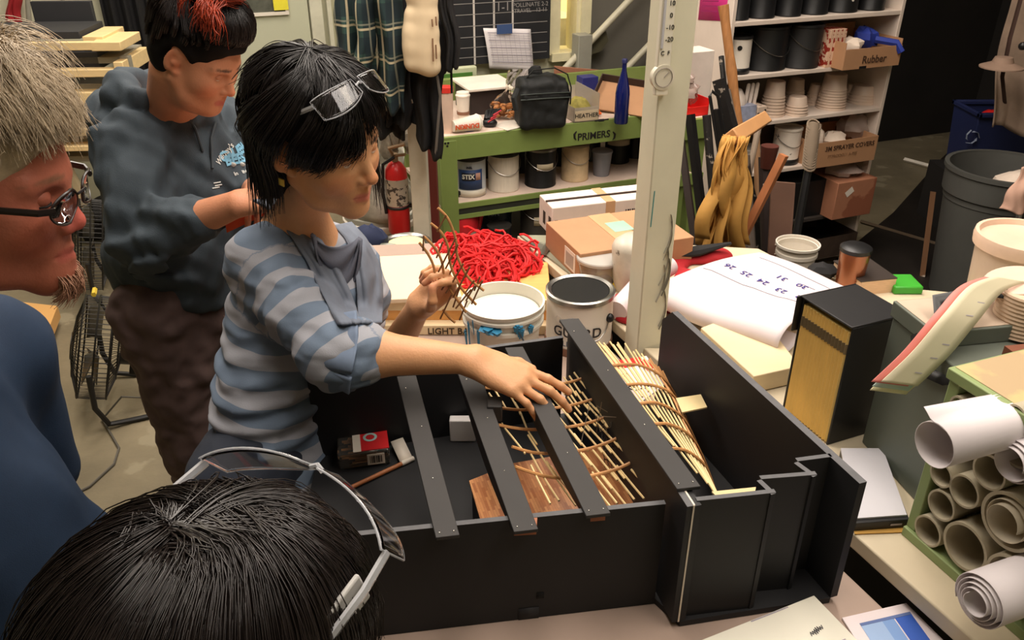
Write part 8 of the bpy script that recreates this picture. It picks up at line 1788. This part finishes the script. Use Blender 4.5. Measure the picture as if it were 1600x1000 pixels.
def g_up(rg):
    az = rg.uniform(50, 310); e = rg.uniform(-20, 10) if 100 < az < 260 else rg.uniform(10, 28); return [scalp(az, e, 1.06), scalp(az, 25, 1.13), scalp(az*.7+.3*180, 55, 1.16), scalp(180, 80, 1.25)]
def g_front(rg):
    az = rg.uniform(-62, 62); return [scalp(az, 27, 1.0), scalp(az, 33, 1.24), scalp(az, 50, 1.36), scalp(az*.6, 74, 1.27), scalp(180, 82, 1.15)]
add_hair('hair_strands', strands(M2, k2, [(3, g_up), (3.5, g_front)], 4500, 5, r0=.0009, clump=26, jit=.0035), hm2, w2_)
def g_bun(rg):
    c = np.array([0, -.015, .165]); t = rg.uniform(0, 6.28); r = rg.uniform(.03, .06); h0 = rg.uniform(-.03, .05); return [c+np.array([r*math.cos(t+a), r*math.sin(t+a), h0+.02*math.sin(a*1.3+t)]) for a in np.linspace(0, rg.uniform(2, 4), 6)]
def g_fall(rg):
    t = rg.uniform(-.5, 1.1); b = np.array([.05, -.0+.04*t, .17]); return [b, b+np.array([.03, .01, -.01]), b+np.array([.042, .015+.02*t, -.03]), b+np.array([.04, .02+.02*t, -.05-.02*rg.rand()])]
add_hair('red_bun', strands(M2, k2, [(5, g_bun), (.5, g_fall)], 1500, 9, r0=.0019, clump=16, jit=.006, wavy=.004), hmr, w2_, label='red-orange gathered bun')
q = MB(M2); q.ball((0, -.02, .16), .05, 14, squash=(1, 1, .9), jit=.1, rg=random.Random(3)); build('bun_core', q, hmr, w2_)
q = MB(M2 @ Matrix.Scale(k2, 4))
for i in range(6): t = i*.35-.9; q.tube([(.03, -.085+.01*i, .13), (.055, -.09+.012*i, .115), (.075, -.085+.012*i, .09)], .005, 6)
q.tube([(.03, -.09, .135), (.03, -.03, .15)], .009, 8); build('hair_claw', q, mat('tortoise_black', (20, 14, 12), .12), w2_)
# orange and yellow clipboard of cards held in her hands
A_ = P(352, 345, y=1.80); q = MB(); cs = [P(352, 350, y=1.80), P(412, 322, y=1.82), P(410, 300, y=1.98), P(366, 322, y=1.98)]
o = thing('orange_tray', 'orange tray with a yellow card held by the sweatshirt woman', 'tray', cs[0])
q = MB(); q.add(cs+[c-Vector((0, 0, .022)) for c in cs], [(0, 1, 2, 3), (7, 6, 5, 4), (0, 4, 5, 1), (1, 5, 6, 2), (2, 6, 7, 3), (3, 7, 4, 0)], Matrix()); build('tray_body', q, mat('orange_red_plastic', (222, 84, 36), .4), o)
cy_ = [cs[0].lerp(cs[2], .12)+Vector((0, 0, .003)), cs[1].lerp(cs[3], .12)+Vector((0, 0, .003)), cs[2].lerp(cs[0], .06)+Vector((0, 0, .003)), cs[3].lerp(cs[1], .1)+Vector((0, 0, .003))]
q = MB(); q.add(cy_, [(0, 1, 2, 3)], Matrix()); build('yellow_card', q, mat('yellow_card', (240, 214, 120), .5), o, solid=.003)

# =============== 3. the grey-haired man at the left edge =============
sk3 = scol((178, 104, 82)); HC3 = P(-6, 300, y=.86); f3 = Vector((.985, .14, -.20)); M3 = head_matrix(HC3, f3, (0, 0, 1)); k3 = 1.06
M3 = M3 @ Matrix.Translation((0, -.028, .012))
w3_ = thing('person', 'grey-blond man with dark-framed glasses and goatee, left edge, in profile', 'person', (HC3.x-.08, HC3.y-.02, 0))
S = SDF(); add_head(S, M3, k3, jaw=1.08, nose=.96)
S.M = M3; S.ell((0, .079, -.1), (.024, .022, .022), .02); S.M = None
nb3 = Vector((HC3.x-.25, HC3.y+.02, 1.35)); sR3, sL3 = nb3+Vector((.03, -.17, -.06)), nb3+Vector((.01, .2, -.05)); ch3 = nb3+Vector((.02, 0, -.2)); be3 = nb3+Vector((.05, 0, -.42)); hp3 = Vector((nb3.x+.0, nb3.y, .95))
S.cone(tuple(M3 @ Vector((0, -.045, -.05))), tuple(nb3), .06, .07, .03); S.chain([tuple(nb3), tuple(ch3), tuple(be3), tuple(hp3)], [.1, .13, .14, .13], .05)
eR3, wR3 = sR3+Vector((-.02, -.04, -.28)), sR3+Vector((.03, .02, -.52)); eL3, wL3 = sL3+Vector((-.02, .04, -.28)), sL3+Vector((.06, .02, -.5))
arm(S, sR3, eR3, wR3); arm(S, sL3, eL3, wL3)
for w_, s in ((wR3, 1), (wL3, -1)):
    Mx = Matrix(((0, .1, s*0-.0, w_.x), (s*1.0, 0, 0, w_.y), (0, -1, 0, w_.z), (0, 0, 0, 1))); Mx = Matrix(((1, 0, 0, w_.x), (0, 0, -s, w_.y), (0, -1, 0, w_.z), (0, 0, 0, 1))); hand(S, Mx, 1, [(.2, .4, .3)]*4, [.05, 0, -.04, -.1], [(.036, .04, -.02), (.045, .07, -.03), (.04, .09, -.04)], 1.05)
for s in (-1, 1): S.chain([(hp3.x, hp3.y+.1*s, .92), (hp3.x+.01, hp3.y+.1*s, .5), (hp3.x-.02, hp3.y+.1*s, .08)], [.1, .07, .05], .03); S.cone((hp3.x-.02, hp3.y+.1*s, .05), (hp3.x+.15, hp3.y+.11*s, .035), .04, .035, .02)
V, F = S.mesh(.0032); C = blobs(V, sk3, face_spots(M3, k3, sk3, scol((180, 90, 80)), scol((120, 88, 66)), .6, .6)+[(tuple(M3 @ Vector((0, .11, -.03))), (.022,)*3, scol((196, 96, 86)), .7)]); b3 = npmesh('body', V, F, sk, w3_, col=C); b3['_skin'] = list(sk3); eyes(M3, k3, b3, closed=.35)
S = SDF(); S.chain([tuple(nb3+Vector((0, 0, -.06))), tuple(ch3), tuple(be3+Vector((.02, 0, 0))), tuple(hp3)], [.12, .15, .17, .16], .07); S.cone(tuple(sR3), tuple(sL3), .08, .08, .06)
for s_, e_ in ((sR3, eR3), (sL3, eL3)): S.cone(tuple(s_), tuple(s_.lerp(e_, .9)), .085, .075, .05)
S.disp = lambda X: wav(X, 32, .009, 41, (1, 1, .6)); V, F = S.mesh(.008); npmesh('shirt', V, F, cloth_mat('dark_blue_knit', (22, 42, 66)), w3_)
q = MB(); q.tube([nb3+Vector((.08*math.cos(t), .08*math.sin(t), .035-.02*math.cos(t))) for t in np.linspace(0, 6.2, 20)], .012, 8, close=True); build('shirt_collar', q, cloth_mat('dark_collar', (18, 24, 34)), w3_)
S = SDF(); S.cone(tuple(hp3), tuple(hp3+Vector((0, 0, -.06))), .145, .145)
for s in (-1, 1): S.chain([(hp3.x, hp3.y+.1*s, .92), (hp3.x+.01, hp3.y+.1*s, .5), (hp3.x-.02, hp3.y+.1*s, .1)], [.11, .085, .07], .03)
V, F = S.mesh(.012); npmesh('trousers', V, F, MATS['dark_denim'], w3_)
hm3 = mat('grey_blond_hair', (176, 158, 132), .5, var=.35, vs=40); hm3b = mat('grey_stubble', (160, 118, 94), .7, var=.3, vs=60)
def ex3(S): S.ell((0, .045, .07), (.055, .05, .03), .03)
S = hair_cap(M3, k3, .008, extra=ex3); V, F = S.mesh(.005); npmesh('hair', V, F, hm3, w3_)
def m_front(rg):
    az = rg.uniform(-55, 60); fwd_ = rg.uniform(.0, .035); p = [scalp(az+J(rg, 25), 80, 1.06), scalp(az, 58, 1.13), scalp(az, 42, 1.15), scalp(az*.95, 30, 1.15)]; p.append(p[-1]+np.array([0, .006+fwd_*.2, -.018-.016*rg.rand()])); return p
def m_side(rg):
    s = 1 if rg.rand() < .6 else -1; az = s*rg.uniform(55, 150); return [scalp(az*.8, 70, 1.08), scalp(az*.95, 40, 1.16), scalp(az, 20, 1.13), scalp(az*1.12, 4, 1.07)]
def m_fly(rg):
    az = rg.uniform(-60, 60); return [scalp(az, 60, 1.1), scalp(az, 62, 1.3), scalp(az+10, 50, 1.42), scalp(az+15, 35, 1.42)]
add_hair('hair_strands', strands(M3, k3, [(5, m_front), (4, m_side), (.12, m_fly)], 9000, 13, r0=.0007, clump=14, jit=.0036, wavy=.004), hm3, w3_)
def m_goat(rg):
    x = rg.uniform(-.024, .024); y = .094-abs(x)*.4; p = np.array([x, y+.004, -.09-.012*rg.rand()]); return [p, p+np.array([0, .004, -.006]), p+np.array([0, .003, -.014]), p+np.array([x*.1, -.004, -.021])]
def m_must(rg):
    x = rg.uniform(-.025, .025); p = np.array([x*.5, .104-abs(x)*.3, -.051]); return [p, p+np.array([x*.3, .003, -.004]), p+np.array([x*.6, 0, -.011])]
add_hair('goatee', strands(M3, k3, [(4, m_goat)], 700, 15, r0=.0009, clump=10, jit=.003), hm3b, w3_)
gb_ = mat('dark_frame', (28, 22, 20), .3); gls = thing('eyeglasses', 'dark thin-framed eyeglasses worn by the grey-haired man', 'glasses', M3 @ Vector((0, .1, 0)))
for s in (-1, 1):
    rim = [(s*(.033+.025*math.cos(t)*1.0), .106-.010*abs(math.cos(t))*(.5+.5*math.cos(t)), -.004+.017*math.sin(t)) for t in np.linspace(0, 6.283, 25)[:-1]]; q = MB(M3 @ Matrix.Scale(k3, 4)); q.tube(rim, .0014, 6, close=True); build('frame_rim', q, gb_, gls)
    q = MB(M3 @ Matrix.Scale(k3, 4)); q.add([tuple(p) for p in rim], [tuple(range(24))]); build('lens', q, mat('clear_polycarbonate', (246, 246, 250), .03, trans=1), gls, solid=.001)
    q = MB(M3 @ Matrix.Scale(k3, 4)); q.tube([(s*.058, .1, .0), (s*.072, .09, .002), (s*.082, .03, .003), (s*.084, -.01, -.002)], .0025, 6, flat=1.5); build('temple_arm', q, gb_, gls)
q = MB(M3 @ Matrix.Scale(k3, 4)); q.tube([(-.009, .107, .002), (0, .112, .006), (.009, .107, .002)], .0014, 6); build('bridge', q, gb_, gls)

# =============== 4. the person in the foreground, seen from above and behind =============
sk4 = scol((206, 156, 116)); HC4 = P(345, 1046, y=.445); f4 = Vector((.52, .82, -.30)); M4 = head_matrix(HC4, f4, (0, 0, 1)); k4 = 1.04
w4_ = thing('person', 'person with straight black hair and clear glasses on top, seen from above', 'person', (HC4.x, HC4.y-.04, 0))
nb4 = HC4+Vector((-.05, -.10, -.19)); sR4, sL4 = nb4+Vector((.17, -.08, -.05)), nb4+Vector((-.17, .08, -.05)); hp4 = Vector((nb4.x-.01, nb4.y-.02, .85))
S = SDF(); add_head(S, M4, k4); S.cone(tuple(M4 @ Vector((0, -.03, -.06))), tuple(nb4), .052, .06, .03); S.chain([tuple(nb4), tuple(nb4+Vector((0, 0, -.15))), tuple(nb4+Vector((0, 0, -.35))), tuple(hp4)], [.08, .11, .095, .115], .05)
arm(S, sR4, sR4+Vector((.03, .0, -.27)), sR4+Vector((.05, .08, -.48))); arm(S, sL4, sL4+Vector((-.03, .0, -.27)), sL4+Vector((.0, .1, -.48)))
for w_, s in ((sR4+Vector((.05, .08, -.48)), 1), (sL4+Vector((.0, .1, -.48)), -1)): Mx = Matrix(((1, 0, 0, w_.x), (0, 0, -s, w_.y), (0, -1, 0, w_.z), (0, 0, 0, 1))); hand(S, Mx, s, [(.2, .4, .3)]*4, [.05, 0, -.04, -.1], [(.036, .04, -.02), (.045, .07, -.03), (.04, .09, -.04)], .95)
for s in (-1, 1): S.chain([(hp4.x+.09*s, hp4.y, .84), (hp4.x+.09*s, hp4.y, .46), (hp4.x+.09*s, hp4.y-.02, .08)], [.09, .06, .045], .03); S.cone((hp4.x+.09*s, hp4.y-.02, .05), (hp4.x+.11*s, hp4.y+.13, .035), .036, .03, .02)
V, F = S.mesh(.004); C = blobs(V, sk4, face_spots(M4, k4, sk4, lips1, blackbrow)); b4 = npmesh('body', V, F, sk, w4_, col=C); b4['_skin'] = list(sk4); eyes(M4, k4, b4, closed=.4)
S = SDF(); S.chain([tuple(nb4+Vector((0, 0, -.06))), tuple(nb4+Vector((0, 0, -.15))), tuple(nb4+Vector((0, 0, -.35))), tuple(hp4)], [.09, .125, .11, .13], .06); S.cone(tuple(sR4), tuple(sL4), .065, .065, .05)
for s_, d_ in ((sR4, (.03, 0, -.27)), (sL4, (-.03, 0, -.27))): S.cone(tuple(s_), tuple(s_+Vector(d_)), .064, .054, .04)
S.cone(tuple(sR4+Vector((.03, .0, -.27))), tuple(sR4+Vector((.05, .08, -.45))), .054, .04); S.cone(tuple(sL4+Vector((-.03, .0, -.27))), tuple(sL4+Vector((.0, .1, -.45))), .054, .04)
S.disp = lambda X: wav(X, 20, .008, 51); V, F = S.mesh(.008); npmesh('dark_top', V, F, cloth_mat('black_knit', (24, 24, 28)), w4_)
S = SDF(); S.cone(tuple(hp4), tuple(hp4+Vector((0, 0, -.05))), .125, .125)
for s in (-1, 1): S.chain([(hp4.x+.09*s, hp4.y, .84), (hp4.x+.09*s, hp4.y, .46), (hp4.x+.09*s, hp4.y-.02, .1)], [.1, .075, .06], .03)
V, F = S.mesh(.012); npmesh('trousers', V, F, MATS['dark_denim'], w4_)
hm4 = hairmat('soft_black_hair', (30, 24, 22), .28, .35)
def ex4(S): S.ell((0, -.06, -.06), (.075, .06, .12), .04)
S = hair_cap(M4, k4, .006, extra=ex4); V, F = S.mesh(.004); npmesh('hair', V, F, capm, w4_)
PT = -18      # the parting runs a little left of centre
def q_all(rg):
    s = 1 if rg.rand() < .62 else -1; e0 = rg.uniform(30, 150); a0 = 0 if e0 < 90 else 180; ee = e0 if e0 < 90 else 180-e0
    root = scalp(a0, ee, 1.03)+np.array([-.012+s*.004, 0, 0]); az = s*(20+150*(e0-30)/120+J(rg, 10))
    p = [root, scalp(az, 62, 1.13), scalp(az, 36, 1.2), scalp(az, 8, 1.22)]; b = scalp(az, -22, 1.2); ln = rg.uniform(.12, .22)
    return p+[b, b+np.array([0, -.01, -ln*.5]), b+np.array([.004*rg.randn(), -.015, -ln])]
def q_crown(rg):
    az = rg.uniform(-180, 180); p0 = scalp(180, 72, 1.03); return [p0+np.array([-.012, 0, 0]), scalp(az, 66, 1.12), scalp(az, 40, 1.19), scalp(az, 10, 1.21), scalp(az, -25, 1.18)] if abs(az) > 40 else [p0, scalp(az, 78, 1.08), scalp(az+30, 50, 1.17), scalp(az+50, 10, 1.2)]
add_hair('hair_strands', strands(M4, k4, [(6, q_all), (.8, q_crown)], 12000, 23, r0=.0008, clump=30, jit=.0038, K=14), hm4, w4_)
Mg4 = M4 @ Matrix.Translation((0, .06, .116)) @ Matrix.Rotation(math.radians(34), 4, 'X') @ Matrix.Scale(1.15, 4)
g4 = safety_glasses('clear wraparound safety glasses on top of the foreground black hair', Mg4, wide=.088, rr=.0009)
q = MB(Mg4); q.box(.083, .087, -.07, -.02, -.014, .014); build('side_shield', q, mat('frosted_grey', (176, 174, 170), .5, var=.05), g4, bev=.002)
for o in bpy.data.objects:
    if '_skin' in o: del o['_skin']
